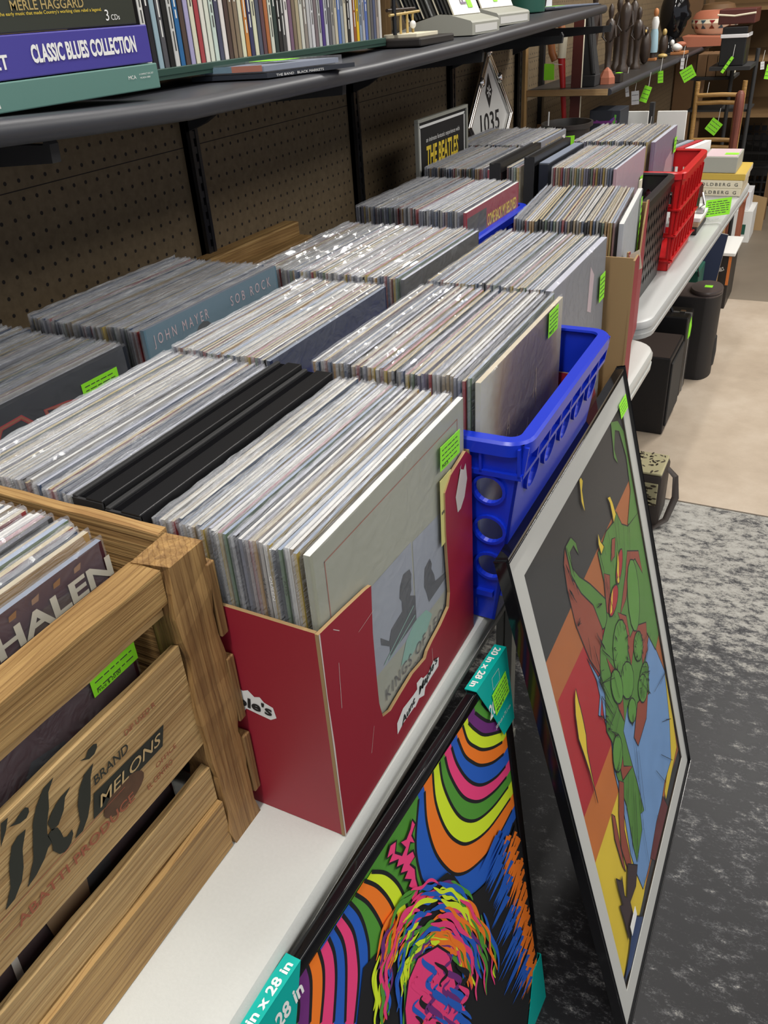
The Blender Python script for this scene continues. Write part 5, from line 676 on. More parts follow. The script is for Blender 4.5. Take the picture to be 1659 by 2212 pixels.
# grey album, third row
def art(mb, O):
    mb.poly([(.12, .02), (.16, .02), (.155, .10), (.15, .13), (.14, .17), (.13, .13), (.12, .10)], O, U, V, .0004, 'cover_pink'); mb.poly([(.20, .22), (.225, .21), (.235, .27), (.21, .29)], O, U, V, .0004, 'label_pink')
    mb.poly([(.22, .05), (.30, .06), (.30, .13), (.24, .12)], O, U, V, .0004, 'cover_olive')
t = album(-.022, .697, .004, 'grey album in a glossy loose bag with a faint pink figure, third row front', 'cover_grey', lean=-.02, art=art, edge='edge_5', thick=.010)
stick(t, (.009, .262, .215), .034, .045, lines=5)
# row four
t = album(-.020, 1.100, .005, 'pale grey album with a green strip of tag at the front of the torn carton', 'grey_card', edge='edge_3', thick=.008, rz=.105)
stick(t, (.0072, .275, .19), .022, .11, lines=6, rot=0)
def art(mb, O):
    mb.poly([(.02, .0), (.30, .0), (.30, .17), (.02, .10)], O, U, V, .0003, 'navy'); mb.poly([(.005, .09), (.11, .12), (.11, .30), (.005, .30)], O, U, V, .0004, 'ink_grey'); mb.poly([(.0, .10), (.12, .15), (.12, .22), (.0, .17)], O, U, V, .0006, 'cover_red')
    glyphs(mb, 'COME BACK MY BELOVED', (O[0], .115, .262), (0, 1, 0), (0, 0, 1), .024, 'yellow_print', .180, off=.0008, bold=.02)
t = album(-.326, 1.125, .006, 'dark red album with yellow lettering leaning at the far blue crate rim', 'cover_red', art=art, edge='edge_3', thick=.006)
stick(t, (.006, .22, .19), .06, .03, lines=2)
def art(mb, O):
    mb.poly([(.0, .0), (.14, .0), (.10, .29), (.0, .305)], O, U, V, .0003, 'cover_pink'); glyphs(mb, 'LIVE', (O[0], .06, .15), (0, .8, .6), (0, -.6, .8), .04, 'cover_red', off=.0006)
t = album(-.136, 1.540, .018, 'pinkish album at the front of the black latticed crate', 'cover_pink', art=art, edge='edge_5', thick=.006)
stick(t, (.006, .26, .215), .03, .035, lines=2)
def art(mb, O):
    mb.poly([(.10, .1), (.30, .12), (.28, .26), (.18, .24)], O, U, V, .0003, 'cover_pink'); mb.poly([(.06, .10), (.075, .10), (.17, .20), (.16, .21)], O, U, V, .0006, 'yellow_print'); mb.poly([(.2, .05), (.3, .05), (.3, .13), (.22, .12)], O, U, V, .0005, 'cover_grey')
t = album(-.126, 1.905, .020, 'mauve album with an orange streak at the front of the red crate', 'violet_print', art=art, edge='edge_5', thick=.010)
stick(t, (.009, .265, .245), .035, .040, lines=3)
def art(mb, O): glyphs(mb, 'LIVE JUSTIN', (O[0], .03, .262), U, V, .036, 'yellow_print', .2, off=.0006, bold=.02)
t = album(-.428, 1.53, .013, 'crimson album with tall yellow lettering left of the black cases', 'cover_red', art=art, edge='edge_3', thick=.006)
def art(mb, O):
    glyphs(mb, 'BLOODROCK', (O[0], .11, .268), U, V, .035, 'gold_print', .15, off=.0006, bold=.02); mb.poly([(.272, .24), (.30, .24), (.30, .300), (.272, .300)], O, U, V, .0008, 'white_paper')
t = album(-.436, 1.878, .013, 'blue grey album with gold lettering and a white label, furthest by the pegboard', 'cover_grey', art=art, edge='edge_2', thick=.008)
# cream divider behind the grey fronted row
mb = MB(); mb.box((-.064, 1.448, .006), (-.061, 1.468, .325), 'cream_paper'); solo('card_divider', mb, 'cream card divider sticking up at the far end of the torn carton', 'card')
# ------------------------------------------------------------------ black record cases
def case(x0, x1, y0, y1, z0, z1, label):
    t = thing('record_case', label, 'record case', ((x0+x1)/2, y0, z0), group='black cases in the near red carton')
    mb = MB(); mb.box((x0, y0+.003, z0), (x1, y1, z1), 'black_gloss', .0015); part('tray', mb, t)
    mb = MB(); xm = (x0+x1)/2
    mb.box((x0-.0015, y0, z0), (x0+.004, y1+.001, z1+.002), 'black_matte', .001); mb.box((xm-.002, y0, z1-.02), (x1+.001, y1+.001, z1+.002), 'black_plastic', .001); mb.box((x0-.001, y0-.001, z0), (x1+.001, y0+.002, z1), 'black_matte'); part('lid', mb, t)
case(-.2000, -.1640, .000, .322, .004, .322, 'thick black record case nearer the wall, its front edge taller'); case(-.2360, -.2040, .000, .322, .004, .327, 'black record case farther from the aisle in the near carton row')
case(-.3555, -.3330, 1.575, 1.88, .013, .345, 'black record case standing left of the far pink fronted records'); case(-.4250, -.4000, 1.53, 1.84, .013, .338, 'black record case beside the crimson album with yellow lettering')
mb = MB(); mb.box((-.326, 1.59, .013), (-.302, 1.90, .330), 'cover_dark', .002); mb.box((-.3255, 1.595, .33), (-.3025, 1.895, .3315), 'edge_2'); solo('boxed_record_set', mb, 'dark grey boxed record set beside the far black case', 'record case')
album(-.2700, .352, .0015, 'dark slate album closing the stack left of the near blue crate', 'navy', edge='edge_2', thick=.005)
album(-.2540, .694, .004, 'brown grey album closing the left stack of the third row', 'ink_grey', edge='edge_5', thick=.005)
# spine lettering on the near carton records
pool = [o for o in C.objects if o.get('group') == 'records in the near red carton']
for s, x, z0_, mt_, w_, nm in (('STYX   CRASH OF THE CROWN', -.048, .290, 'ink_grey', .13, 'white spine lettered STYX'), ('QUEEN', -.037, .296, 'white_print', .024, 'dark spine lettered QUEEN'), ('PEARL JAM', -.100, .292, 'white_print', .036, 'dark spine lettered PEARL JAM'), ('KISS', -.027, .290, 'ink_grey', .014, 'pale spine lettered KISS')):
    o = min(pool, key=lambda q: abs(q.location.x-x)); pool.remove(o); white = mt_ == 'ink_grey'
    o.data = sleeve_mb('white_paper' if white else 'cover_dark', 'edge_3', .0042).mesh('record_album'); o.scale = (1, 1, 1)
    mb = MB(); glyphs(mb, s, (-.0013, -.0072, z0_-o.location.z+T), (0, 0, -1), (1, 0, 0), .0026, mt_, w_, off=.0012)
    c_o = bpy.data.objects.new('spine_lettering', mb.mesh('spine_lettering')); C.objects.link(c_o); c_o.parent = o
    o['label'] = 'clear-bagged record in the near red carton with a '+nm; 
    if 'group' in o: del o['group']
# framed Beatles poster
t = thing('framed_poster', 'upright white-framed THE BEATLES poster in the back row by the pegboard', 'poster', (-.61, 1.535, .013))
mb = MB(); x = -.614; y0, y1, z0, z1 = 1.535, 1.838, .013, .424
mb.box((x, y0, z0), (x+.004, y1, z1), 'black_print'); part('print', mb, t)
for a, b_ in (((x-.002, y0-.008, z0), (x+.009, y0, z1)), ((x-.002, y1, z0), (x+.009, y1+.008, z1)), ((x-.002, y0-.008, z1), (x+.009, y1+.008, z1+.008))):
    mb = MB(); mb.box(a, b_, 'sand_grey', .001); part('frame_rail', mb, t)
mb = MB(); O = (x+.004, y0, z0)
for a, c, e_, f_ in ((.006, 0, .012, .40), (.291, 0, .297, .40), (.006, .398, .297, .404)): mb.poly([(a, c), (e_, c), (e_, f_), (a, f_)], O, U, V, .0006, 'white_print')
glyphs(mb, 'THE BEATLES', (x+.004, y0+.045, .322), U, V, .046, 'yellow_print', .205, off=.0008, shear=.1, bold=.03); glyphs(mb, 'an intimate fantastic experience with', (x+.004, y0+.045, .376), U, V, .011, 'white_print', .215, off=.0008)
for a, e_, m1 in ((.03, .12, 'cover_tan'), (.14, .24, 'cover_red')): mb.poly([(a-.006, .20), (e_+.006, .20), (e_+.006, .30), (a-.006, .30)], O, U, V, .0007, 'white_print'); mb.poly([(a, .20), (e_, .20), (e_, .294), (a, .294)], O, U, V, .0010, m1)
part('lettering', mb, t)
# ------------------------------------------------------------------ framed posters leaning on the table edge
DC = {'ob': (.42, .13, .035), 'rd': (.42, .02, .025), 'or': (.55, .16, .03), 'ye': (.75, .55, .04), 'bk': (.035, .036, .036), 'bl': (.17, .32, .58), 'br': (.14, .03, .03), 'rb': (.30, .065, .035), 'gr': (.09, .24, .04), 'g2': (.105, .29, .045), 'dk': (.05, .03, .03), 'nb': (.03, .06, .16)}
for k, c in DC.items(): pbr('dragon_'+k, c, .6, vary=.12, vscale=18)
def inside(p, a, b_, side):
    return {'l': p[0] >= a, 'r': p[0] <= a, 'b': p[1] >= a, 't': p[1] <= a}[side]
def clip(poly, x0, y0, x1, y1):
    for side, v in (('l', x0), ('r', x1), ('b', y0), ('t', y1)):
        out = []
        for i in range(len(poly)):
            p, q = poly[i-1], poly[i]; ip, iq = inside(p, v, 0, side), inside(q, v, 0, side)
            if ip != iq:
                k = (v-p[0])/(q[0]-p[0]) if side in 'lr' else (v-p[1])/(q[1]-p[1]); out.append((p[0]+k*(q[0]-p[0]), p[1]+k*(q[1]-p[1])))
            if iq: out.append(q)
        poly = out
        if len(poly) < 3: return []
    return poly
def poster_frame(t, O, Ud, Vd, Wd, Hd, rail, depth, mat_w, art_back, rail_mat='black_gloss'):
    N = Ud.cross(Vd)
    def P(a, c, n): return O+Ud*a+Vd*c+N*n
    for (a0, c0, a1, c1, nm) in ((0, 0, rail, Hd, 'frame_rail'), (Wd-rail, 0, Wd, Hd, 'frame_rail'), (rail, Hd-rail, Wd-rail, Hd, 'frame_rail'), (rail, 0, Wd-rail, rail, 'frame_rail')):
        mb = MB(); bm = bmesh.new(); bmesh.ops.create_cube(bm, size=1)
        for v in bm.verts: k = v.co+Vector((.5, .5, .5)); v.co = P(a0+(a1-a0)*k.x, c0+(c1-c0)*k.y, -depth+depth*k.z)
        bmesh.ops.bevel(bm, geom=bm.edges[:], offset=min(.0025, rail*.2), segments=3, affect='EDGES', profile=.5); bm.verts.index_update()
        mb.add([v.co[:] for v in bm.verts], [[v.index for v in q.verts] for q in bm.faces], rail_mat); bm.free(); part(nm, mb, t, smooth=True)
    mb = MB(); mb.plate([[(rail*.5, rail*.5), (Wd-rail*.5, rail*.5), (Wd-rail*.5, Hd-rail*.5), (rail*.5, Hd-rail*.5)]], O-N*(depth-.0005), Ud, Vd, N*.0015, 'kraft'); part('backing', mb, t)
# dragon poster
O = Vector((.26623, .31104, -.7395)); Ud = Vector((-.00712, .99997, 0)).normalized(); Vd = Vector((-.21862, -.00155, .86744)).normalized(); Ud = (Ud-Vd*Ud.dot(Vd)).normalized()
Wd, Hd = .6112, .8946; N = Ud.cross(Vd)
t = thing('framed_poster', 'tall black-framed poster of a green dragon under glass leaning on the blue crate', 'poster', (.266, .31, -T))
poster_frame(t, O, Ud, Vd, Wd, Hd, .0075, .012, 0, 0)
fr = O-N*.0045; mx0, my0, mx1, my1 = .048, .050, .568, .845
mb = MB(); mb.plate([[(.006, .006), (Wd-.006, .006), (Wd-.006, Hd-.006), (.006, Hd-.006)], [(mx0, my0), (mx0, my1), (mx1, my1), (mx1, my0)]], fr, Ud, Vd, N*.0012, pbr('mat_board', (.56, .56, .52), .8)); part('mat_board', mb, t)
mb = MB(); art_o = fr-N*.0038; mb.poly([(mx0-.004, my0-.004), (mx1+.004, my0-.004), (mx1+.004, my1+.004), (mx0-.004, my1+.004)], art_o, Ud, Vd, 0, 'dragon_bk')
for i, (c, o_, pts) in enumerate(DRAGON):
    q = clip([(a/1000, b_/1000) for a, b_ in pts], mx0, my0, mx1, my1)
    if len(q) < 3: continue
    mb.poly(q, art_o, Ud, Vd, .0001+.00007*i, 'dragon_'+c)
    if o_: mb.ribbon(q, .0024, art_o, Ud, Vd, .0001+.00007*i+.00004, 'black_print', closed=True)
rnd = random.Random(9)
for i in range(420):
    c, o_, pts = DRAGON[rnd.choice([10, 12, 24, 25, 26, 6, 8, 8])]; a, b_ = rnd.choice(pts); cx = sum(p[0] for p in pts)/len(pts); cy = sum(p[1] for p in pts)/len(pts)
    k = rnd.uniform(.04, .45); p0 = (a/1000, b_/1000); p1 = ((a+(cx-a)*k)/1000, (b_+(cy-b_)*k+rnd.uniform(-6, 6))/1000)
    if mx0 < p0[0] < mx1 and my0 < p0[1] < my1: mb.ribbon([p0, p1], .0011, art_o, Ud, Vd, .0036, 'black_print')
part('artwork', mb, t)
mb = MB(); mb.poly([(.007, .007), (Wd-.007, .007), (Wd-.007, Hd-.007), (.007, Hd-.007)], fr+N*.0035, Ud, Vd, 0, 'frame_glass'); part('glass', mb, t)
part('price_sticker', tagmesh(MB(), fr+Ud*.541+Vd*.828+N*.0040, Ud, Vd, .050, .025, lines=4), t); mb = MB(); mb.plate([[(.112, .100), (.150, .104), (.150, .124), (.112, .122)]], fr+N*.0036, Ud, Vd, N*.0003, 'white_paper'); part('paper_label', mb, t)
# psychedelic poster
P1c = {'g': (.09, .33, .04), 'pu': (.17, .03, .20), 'y': (.72, .90, .03), 'o': (.98, .22, .02), 'b': (.02, .12, .55), 'p': (.90, .06, .22), 'dr': (.30, .02, .05)}
for k, c in P1c.items(): pbr('day_'+k, c, .5)
O = Vector((.0973, -.2047, -.7395)); TR = Vector((.04483, .32446, -.0149)); BR = Vector((.12911, .31935, -.74))
Ud = (BR-Vector((.0973, -.2047, -.74))).normalized(); Vd = (TR-BR).normalized(); Ud = (Ud-Vd*Ud.dot(Vd)).normalized(); Wd, Hd = .525, .73; N = Ud.cross(Vd)
t = thing('framed_poster', 'black-framed fluorescent swirl poster with teal corner protectors leaning on the table edge', 'poster', (.10, -.2, -T))
poster_frame(t, O, Ud, Vd, Wd, Hd, .017, .012, 0, 0)
fr = O-N*.004; mb = MB(); q0, q1, r0, r1 = .012, Wd-.012, .012, Hd-.012
mb.poly([(q0, r0), (q1, r0), (q1, r1), (q0, r1)], fr, Ud, Vd, 0, 'black_print')
def sm(pts, n=5):
    pts = [Vector(p) for p in pts]; out = []
    for i in range(len(pts)-1):
        a = pts[max(i-1, 0)]; b_ = pts[i]; c = pts[i+1]; d = pts[min(i+2, len(pts)-1)]
        for k in range(n):
            s = k/n; out.append(.5*((2*b_)+(-a+c)*s+(2*a-5*b_+4*c-d)*s*s+(-a+3*b_-3*c+d)*s**3))
    return [tuple(p) for p in out+[pts[-1]]]
mm = lambda pts: sm([(a/1000, b_/1000) for a, b_ in pts])
lay = .0002
def region(pts, close, col):
    global lay
    q = clip(pts+close, q0, r0, q1, r1)
    if len(q) >= 3: mb.poly(q, fr, Ud, Vd, lay, 'day_'+col); lay += .00006
    cl = [p for p in pts if q0 <= p[0] <= q1 and r0 <= p[1] <= r1]
    if len(cl) > 1: mb.ribbon(cl, .0042, fr, Ud, Vd, lay, 'black_print'); lay += .00006
mb.poly([(q0, .42), (.30, .40), (.36, r1), (q0, r1)], fr, Ud, Vd, lay, 'day_g'); lay += .00006
for i, (c, pts) in enumerate(reversed(UCV)):
    p = mm(pts); region(p, [(q1+.05, p[-1][1]), (q1+.05, r1+.1), (p[0][0]+.02, r1+.1), (p[0][0], p[0][1]+.05)], c)
for i, (c, pts) in enumerate(LCV):
    p = mm(pts); p = p+[(p[-1][0]-.01, -.05)] if i < 3 else p+[(p[-1][0], -.05)]
    region(p, [(-.05, -.05), (-.05, p[0][1])], c)
q = [(a/1000, b_/1000) for a, b_ in CORAL]; mb.poly(q, fr, Ud, Vd, lay, 'day_p'); mb.ribbon(q, .0028, fr, Ud, Vd, lay+.0001, 'black_print', closed=True); lay += .0003
# dark swirl of hair with coloured strands round a face
def cp(pts): return clip([(a/1000, b_/1000) for a, b_ in pts], q0, r0, q1, r1)
mb.poly(cp(BLK), fr, Ud, Vd, lay, 'black_print'); lay += .0001
def strands(lst):
    global lay
    for c, w0, pts in lst:
        p = [q for q in [(a/1000, b_/1000) for a, b_ in pts] if q0 < q[0] < q1 and r0 < q[1] < r1]
        if len(p) < 4: continue
        p = sm(p, 3); mb.ribbon(p, lambda s, w0=w0/1000: .0006+w0*math.sin(PI*min(1, max(0, s)))**.6, fr, Ud, Vd, lay, 'black_print' if c == 'k' else 'day_'+c); lay += .000008
for c, pts in FEATH:
    q = cp(pts)
    if len(q) >= 3: mb.poly(q, fr, Ud, Vd, lay, 'day_'+c); lay += .000006
strands(STR); lay += .0001
q = cp(FACE2)
if len(q) > 2: mb.poly(q, fr, Ud, Vd, lay, 'day_p'); mb.ribbon(q, .003, fr, Ud, Vd, lay+.00005, 'black_print', closed=True); lay += .0001
strands(FS); lay += .00008
for e_ in EYES: mb.poly(cp(e_), fr, Ud, Vd, lay, 'day_y')
print('poster layers', lay)
part('artwork', mb, t)
def cap(A, legs, lab, txt):
    """folded card protector wrapped round a frame corner: A = corner (u, v); legs = +-1 direction of u and v"""
    a, c = A; du, dv = legs; l1, l2 = .085, .115; mb = MB(); q = .0022
    front = [(a-du*q, c-dv*q), (a+du*l1, c-dv*q), (a+du*l1*.62, c+dv*l2*.55), (a+du*.03, c+dv*l2), (a-du*q, c+dv*l2)]
    if du*dv < 0: front = front[::-1]
    mb.plate([front], O+N*.0006, Ud, Vd, N*.0008, 'teal_card'); mb.plate([front], O-N*.0140, Ud, Vd, N*.0008, 'teal_card')
    mb.obox(O+Ud*(a+du*(l1-q)/2)+Vd*(c-dv*q)-N*.0063, Ud*(l1+q)/2, Vd*.0005, N*.0078, 'teal_card'); mb.obox(O+Ud*(a-du*q)+Vd*(c+dv*(l2-q)/2)-N*.0063, Ud*.0005, Vd*(l2+q)/2, N*.0078, 'teal_card')
    return part('corner_protector', mb, t, label=lab)
CR = cap((Wd, Hd), (-1, -1), 'teal card protector lettered 20 in x 28 in', 1); CL = cap((0, Hd), (1, -1), 'teal card protector lettered 28 in', 1); cap((Wd, 0), (-1, 1), None, 0); cap((0, 0), (1, 1), None, 0)
mb = MB(); glyphs(mb, '20 in x 28 in', O+Ud*(Wd-.003)+Vd*(Hd+.0028)-N*.0108, -Ud, N, .0085, 'white_print', .076, off=.0003, bold=.03)
glyphs(mb, '20 x 28', O+Ud*(Wd-.062)+Vd*(Hd-.062), Ud, Vd, .022, 'white_print', .058, off=.0018, bold=.02); glyphs(mb, '50.8 cm x 71.1 cm', O+Ud*(Wd-.05)+Vd*(Hd-.088), Ud, Vd, .006, 'white_print', .045, off=.0018)
mb.ribbon([(Wd-.045, Hd-.028), (Wd-.025, Hd-.028), (Wd-.025, Hd-.010), (Wd-.045, Hd-.010)], .0008, O, Ud, Vd, .0018, 'white_print', closed=True); part('lettering', mb, CR)
mb = MB(); glyphs(mb, '20 in x 28 in', O+Ud*.003+Vd*(Hd+.0028)-N*.0020, Ud, -N, .0085, 'white_print', .076, off=.0003, bold=.03); glyphs(mb, '20 x 28 in', O+Ud*.003+Vd*(Hd-.030), Ud, Vd, .017, 'white_print', .075, off=.0018, bold=.03); part('lettering', mb, CL)
part('price_sticker', tagmesh(MB(), O+Ud*.478+Vd*.663+N*.0022, (Ud+Vd*.12).normalized(), (Vd-Ud*.12).normalized(), .042, .036, lines=5, price='Price $'), t)
# ------------------------------------------------------------------ things on the upper shelf
def boxset(y0, y1, x1, z0, h, mat, label, txts, extra=None, dep=.14):
    t = thing('box_set', label, 'box set', (x1-dep/2, (y0+y1)/2, z0), group='stack of CD box sets')
    mb = MB(); mb.box((x1-dep, y0, z0), (x1, y1, z0+h), mat, .0012); part('box', mb, t)
    mb = MB()
    for s, y, z, hh, w_, m_, kw in txts: glyphs(mb, s, (x1, y, z), (0, 1, 0), (0, 0, 1), hh, m_, w_, off=.0006, **kw)
    if extra: extra(mb, x1)
    part('lettering', mb, t)
    return t
def ex(mb, x):
    mb.poly([(.10, .0), (.207, 0), (.207, .026), (.10, .026)], (x, 0, .6045), (0, 1, 0), (0, 0, 1), .0002, 'cover_dark') if False else None
    for i in range(3): mb.poly([(.150+i*.015, .6060+i*.001), (.162+i*.015, .6065+i*.001), (.160+i*.015, .622), (.150+i*.015, .618)], (x, 0, 0), (0, 1, 0), (0, 0, 1), .0003, 'cover_dark' if i % 2 else 'porcelain')
boxset(.10, .4235, -.420, .6040, .0255, 'sea_cover', 'sea green CD box set at the bottom of the stack', [('MCA', .372, .6165, .0038, .0125, 'white_print', {}), ('A COMPACT DISC SET', .390, .6195, .0017, .024, 'white_print', {}), ('MCAD4-10881', .391, .6160, .0017, .017, 'white_print', {})], ex)
boxset(.09, .4190, -.421, .6305, .0370, 'purple_cover', 'purple shrink-wrapped CLASSIC BLUES COLLECTION box set in the middle of the stack', [('CLASSIC BLUES COLLECTION', .245, .6430, .0150, .150, 'white_print', dict(bold=.04)), ('SET', .190, .6400, .0120, .025, 'white_print', dict(bold=.03))])
boxset(.08, .4060, -.423, .6685, .034, 'olive_cover', 'black green MERLE HAGGARD 3 CD box set on top of the stack', [('MERLE HAGGARD', .236, .6865, .0085, .095, 'gold_print', dict(bold=.01)), ('capturing the early music that made Country\'s working class rebel a legend.', .200, .6825, .0030, .155, 'yellow_print', {}), ('3', .359, .6735, .0105, None, 'white_print', {}), ('CDs', .3672, .6738, .0052, .013, 'white_print', {})])
# green tray and the CD row
mb = MB(); mb.box((-.65, .445, .6045), (-.498, 1.165, .6085), 'tray_green'); mb.box((-.502, .445, .6085), (-.497, 1.165, .6175), 'tray_green', .001); mb.box((-.65, .445, .6085), (-.646, 1.165, .6175), 'tray_green')
solo('cd_tray', mb, 'long dark green tray under the row of upright CDs', 'tray')
CDC = [('white', .70, .70, .66), ('black', .02, .02, .025), ('pale blue', .30, .42, .48), ('dark grey', .09, .09, .10), ('black', .015, .015, .015), ('white', .6, .6, .58), ('blue', .03, .14, .33), ('dark brown', .09, .06, .05), ('lavender', .38, .35, .55), ('cream', .68, .66, .50), ('red', .38, .06, .07), ('white', .72, .70, .62),
 ('off-white', .66, .68, .58), ('pale green', .55, .64, .58), ('navy', .07, .07, .12), ('white', .72, .66, .64), ('dark brown', .08, .05, .045), ('brown', .20, .14, .10), ('brown', .23, .17, .12), ('cream', .66, .62, .48), ('orange', .55, .22, .06), ('navy', .05, .05, .12), ('cream', .66, .64, .48), ('slate', .09, .10, .14), ('dark purple', .13, .07, .08), ('orange brown', .42, .15, .06),
 ('off-white', .64, .66, .56), ('green black', .04, .06, .055), ('black', .03, .03, .03), ('dark grey', .07, .07, .07), ('white', .72, .68, .66), ('plum', .20, .12, .18), ('brown', .22, .17, .12), ('tan', .42, .36, .24), ('off-white', .62, .62, .55), ('grey brown', .28, .25, .22), ('light grey', .50, .50, .50), ('silver', .62, .62, .64), ('brown grey', .20, .16, .17), ('light grey', .5, .52, .50), ('indigo', .08, .05, .22), ('silver', .55, .57, .60),
 ('dark grey', .13, .13, .15), ('grey', .33, .32, .30), ('cream', .55, .50, .38), ('blue', .12, .20, .48), ('grey', .30, .34, .38), ('cream', .6, .55, .42), ('black', .03, .03, .03), ('white', .7, .7, .7), ('red brown', .30, .10, .04), ('yellow', .75, .50, .03), ('blue grey', .25, .32, .42), ('grey', .42, .42, .44), ('royal blue', .10, .16, .42), ('olive', .20, .20, .16), ('dark grey', .12, .12, .13), ('navy', .10, .12, .2), ('taupe', .36, .30, .26), ('silver', .62, .60, .56)]
rnd = random.Random(77)
o_ord = {}
cdm = MB(); cdm.box((-.124, 0, 0), (0, .0098, .142), 'bag_front')
for i, (nm, r_, g_, b_) in enumerate(CDC):
    y = .500+i*.01095; k = pbr('cd_%d' % i, (r_, g_, b_), .35); o_ord[nm] = o_ord.get(nm, 0)+1; n_ = o_ord[nm]
    tot = sum(1 for q in CDC if q[0] == nm); od = ['first', 'second', 'third', 'fourth', 'fifth', 'sixth', 'seventh'][n_-1]
    mb = MB(); mb.box((-.622, y, .6090), (-.5012, y+.0100, .7510), 'black_plastic'); mb.box((-.5012, y+.0012, .6110), (-.5000, y+.0090, .7490), k)
    o = solo('cd_case', mb, ('the only %s CD spine in the row on the green tray' % nm) if tot == 1 else ('%s %s CD spine from the left in the row on the green tray' % (od, nm)), 'CD', 'CDs standing on the green tray')
    mb = MB(); lum = r_+g_+b_; st = rnd.choice(['JAZZ SAMPLER', 'GREATEST HITS', 'LIVE', 'THE BEST OF', 'ANTHOLOGY', 'SESSIONS'])
    zz = .742
    for w_ in range(rnd.randint(2, 5)):      # tiny unreadable print on the spine as short bars
        l = rnd.uniform(.008, .028); mb.poly([(y+.0038, zz-l), (y+.0064, zz-l), (y+.0064, zz), (y+.0038, zz)], (-.5000, 0, 0), (0, 1, 0), (0, 0, 1), .0002, 'ink_grey' if lum > .9 else 'porcelain'); zz -= l+.003
        if zz < .65: break
    part('spine_print', mb, o)
# loose CDs lying in front of the tray
t = thing('cd_case', 'jewel case with a green sticker lying on the shelf before the tray', 'CD', (-.50, .70, .6035)); 
zb = .5935
a = Vector((.55, -.60, 0)).normalized(); ax = Vector((-.105, -.025, 0)).normalized(); ay = Vector((.055, .185, 0)).normalized()
def slab(mb, c, ax, ay, hx, hy, z0, z1, mat): mb.obox((c[0], c[1], (z0+z1)/2), ax*hx, ay*hy, Vector((0, 0, (z1-z0)/2)), mat)
cA = (-.452, .705); mb = MB(); slab(mb, cA, ax, ay, .044, .068, zb+.0075, zb+.0085, 'cover_dark'); slab(mb, cA, ax, ay, .047, .071, zb+.0085, zb+.0150, 'edge_2'); part('booklet', mb, t)
mb = MB(); slab(mb, cA, ax, ay, .050, .074, zb+.0070, zb+.0182, 'shrink'); slab(mb, (cA[0]+ay.x*-.0735+ax.x*.022, cA[1]+ay.y*-.0735+ax.y*.022), ax, ay, .024, .0004, zb+.009, zb+.0165, 'cover_blue'); slab(mb, (cA[0]+ay.x*-.0735-ax.x*.024, cA[1]+ay.y*-.0735-ax.y*.024), ax, ay, .022, .0004, zb+.009, zb+.0165, 'terracotta'); part('jewel_case', mb, t)
mb = MB(); slab(mb, (cA[0]+.0, cA[1]+.01), ax, ay, .024, .018, zb+.0183, zb+.0186, 'tag_green'); part('price_sticker', mb, t)
t = thing('cd_case', 'black card CD sleeve under the jewel case at the shelf edge', 'CD', (-.45, .70, .594)); cB = (-.452, .715); mb = MB(); slab(mb, cB, ax, ay, .056, .085, zb+.0005, zb+.0062, 'cover_dark'); part('sleeve', mb, t)
mb = MB(); e0 = Vector((cB[0], cB[1], zb+.0015))-ax*.0562; n_ = ay
glyphs(mb, 'THE BAND   BLACK MARKETS', e0-ay*.07-ax*.0006, ay, Vector((0, 0, 1)), .0032, 'white_print', .09, off=.0006); part('lettering', mb, t)
# dark plinth with a brass model
t = thing('plinth_ornament', 'small brass and black ornament standing on a dark plinth', 'ornament', (-.50, 1.23, .60)); zb = sz(1.25)+.0005
mb = MB(); mb.box((-.545, 1.172, zb), (-.430, 1.335, zb+.014), 'leather_black', .003); part('plinth', mb, t)
mb = MB(); mb.box((-.520, 1.20, zb+.014), (-.450, 1.30, zb+.0205), 'cream_paper', .001); part('name_plate', mb, t)
mb = MB()
for y in (1.215, 1.245, 1.27): mb.tube([(-.49, y, zb+.019), (-.49, y, zb+.052)], .0025, 'brass')
mb.tube([(-.49, 1.17, zb+.052), (-.49, 1.30, zb+.055)], .0025, 'brass'); mb.tube([(-.49, 1.19, zb+.02), (-.49, 1.19, zb+.12)], .004, 'black_plastic'); mb.ell((-.486, 1.262, zb+.034), (.006, .007, .007), 'porcelain'); mb.tube([(-.50, 1.18, zb+.06), (-.50, 1.30, zb+.06)], .003, 'carved_wood'); mb.tube([(-.49, 1.185, zb+.1), (-.50, 1.20, zb+.19)], .006, 'black_matte')
part('machine', mb, t, smooth=True)
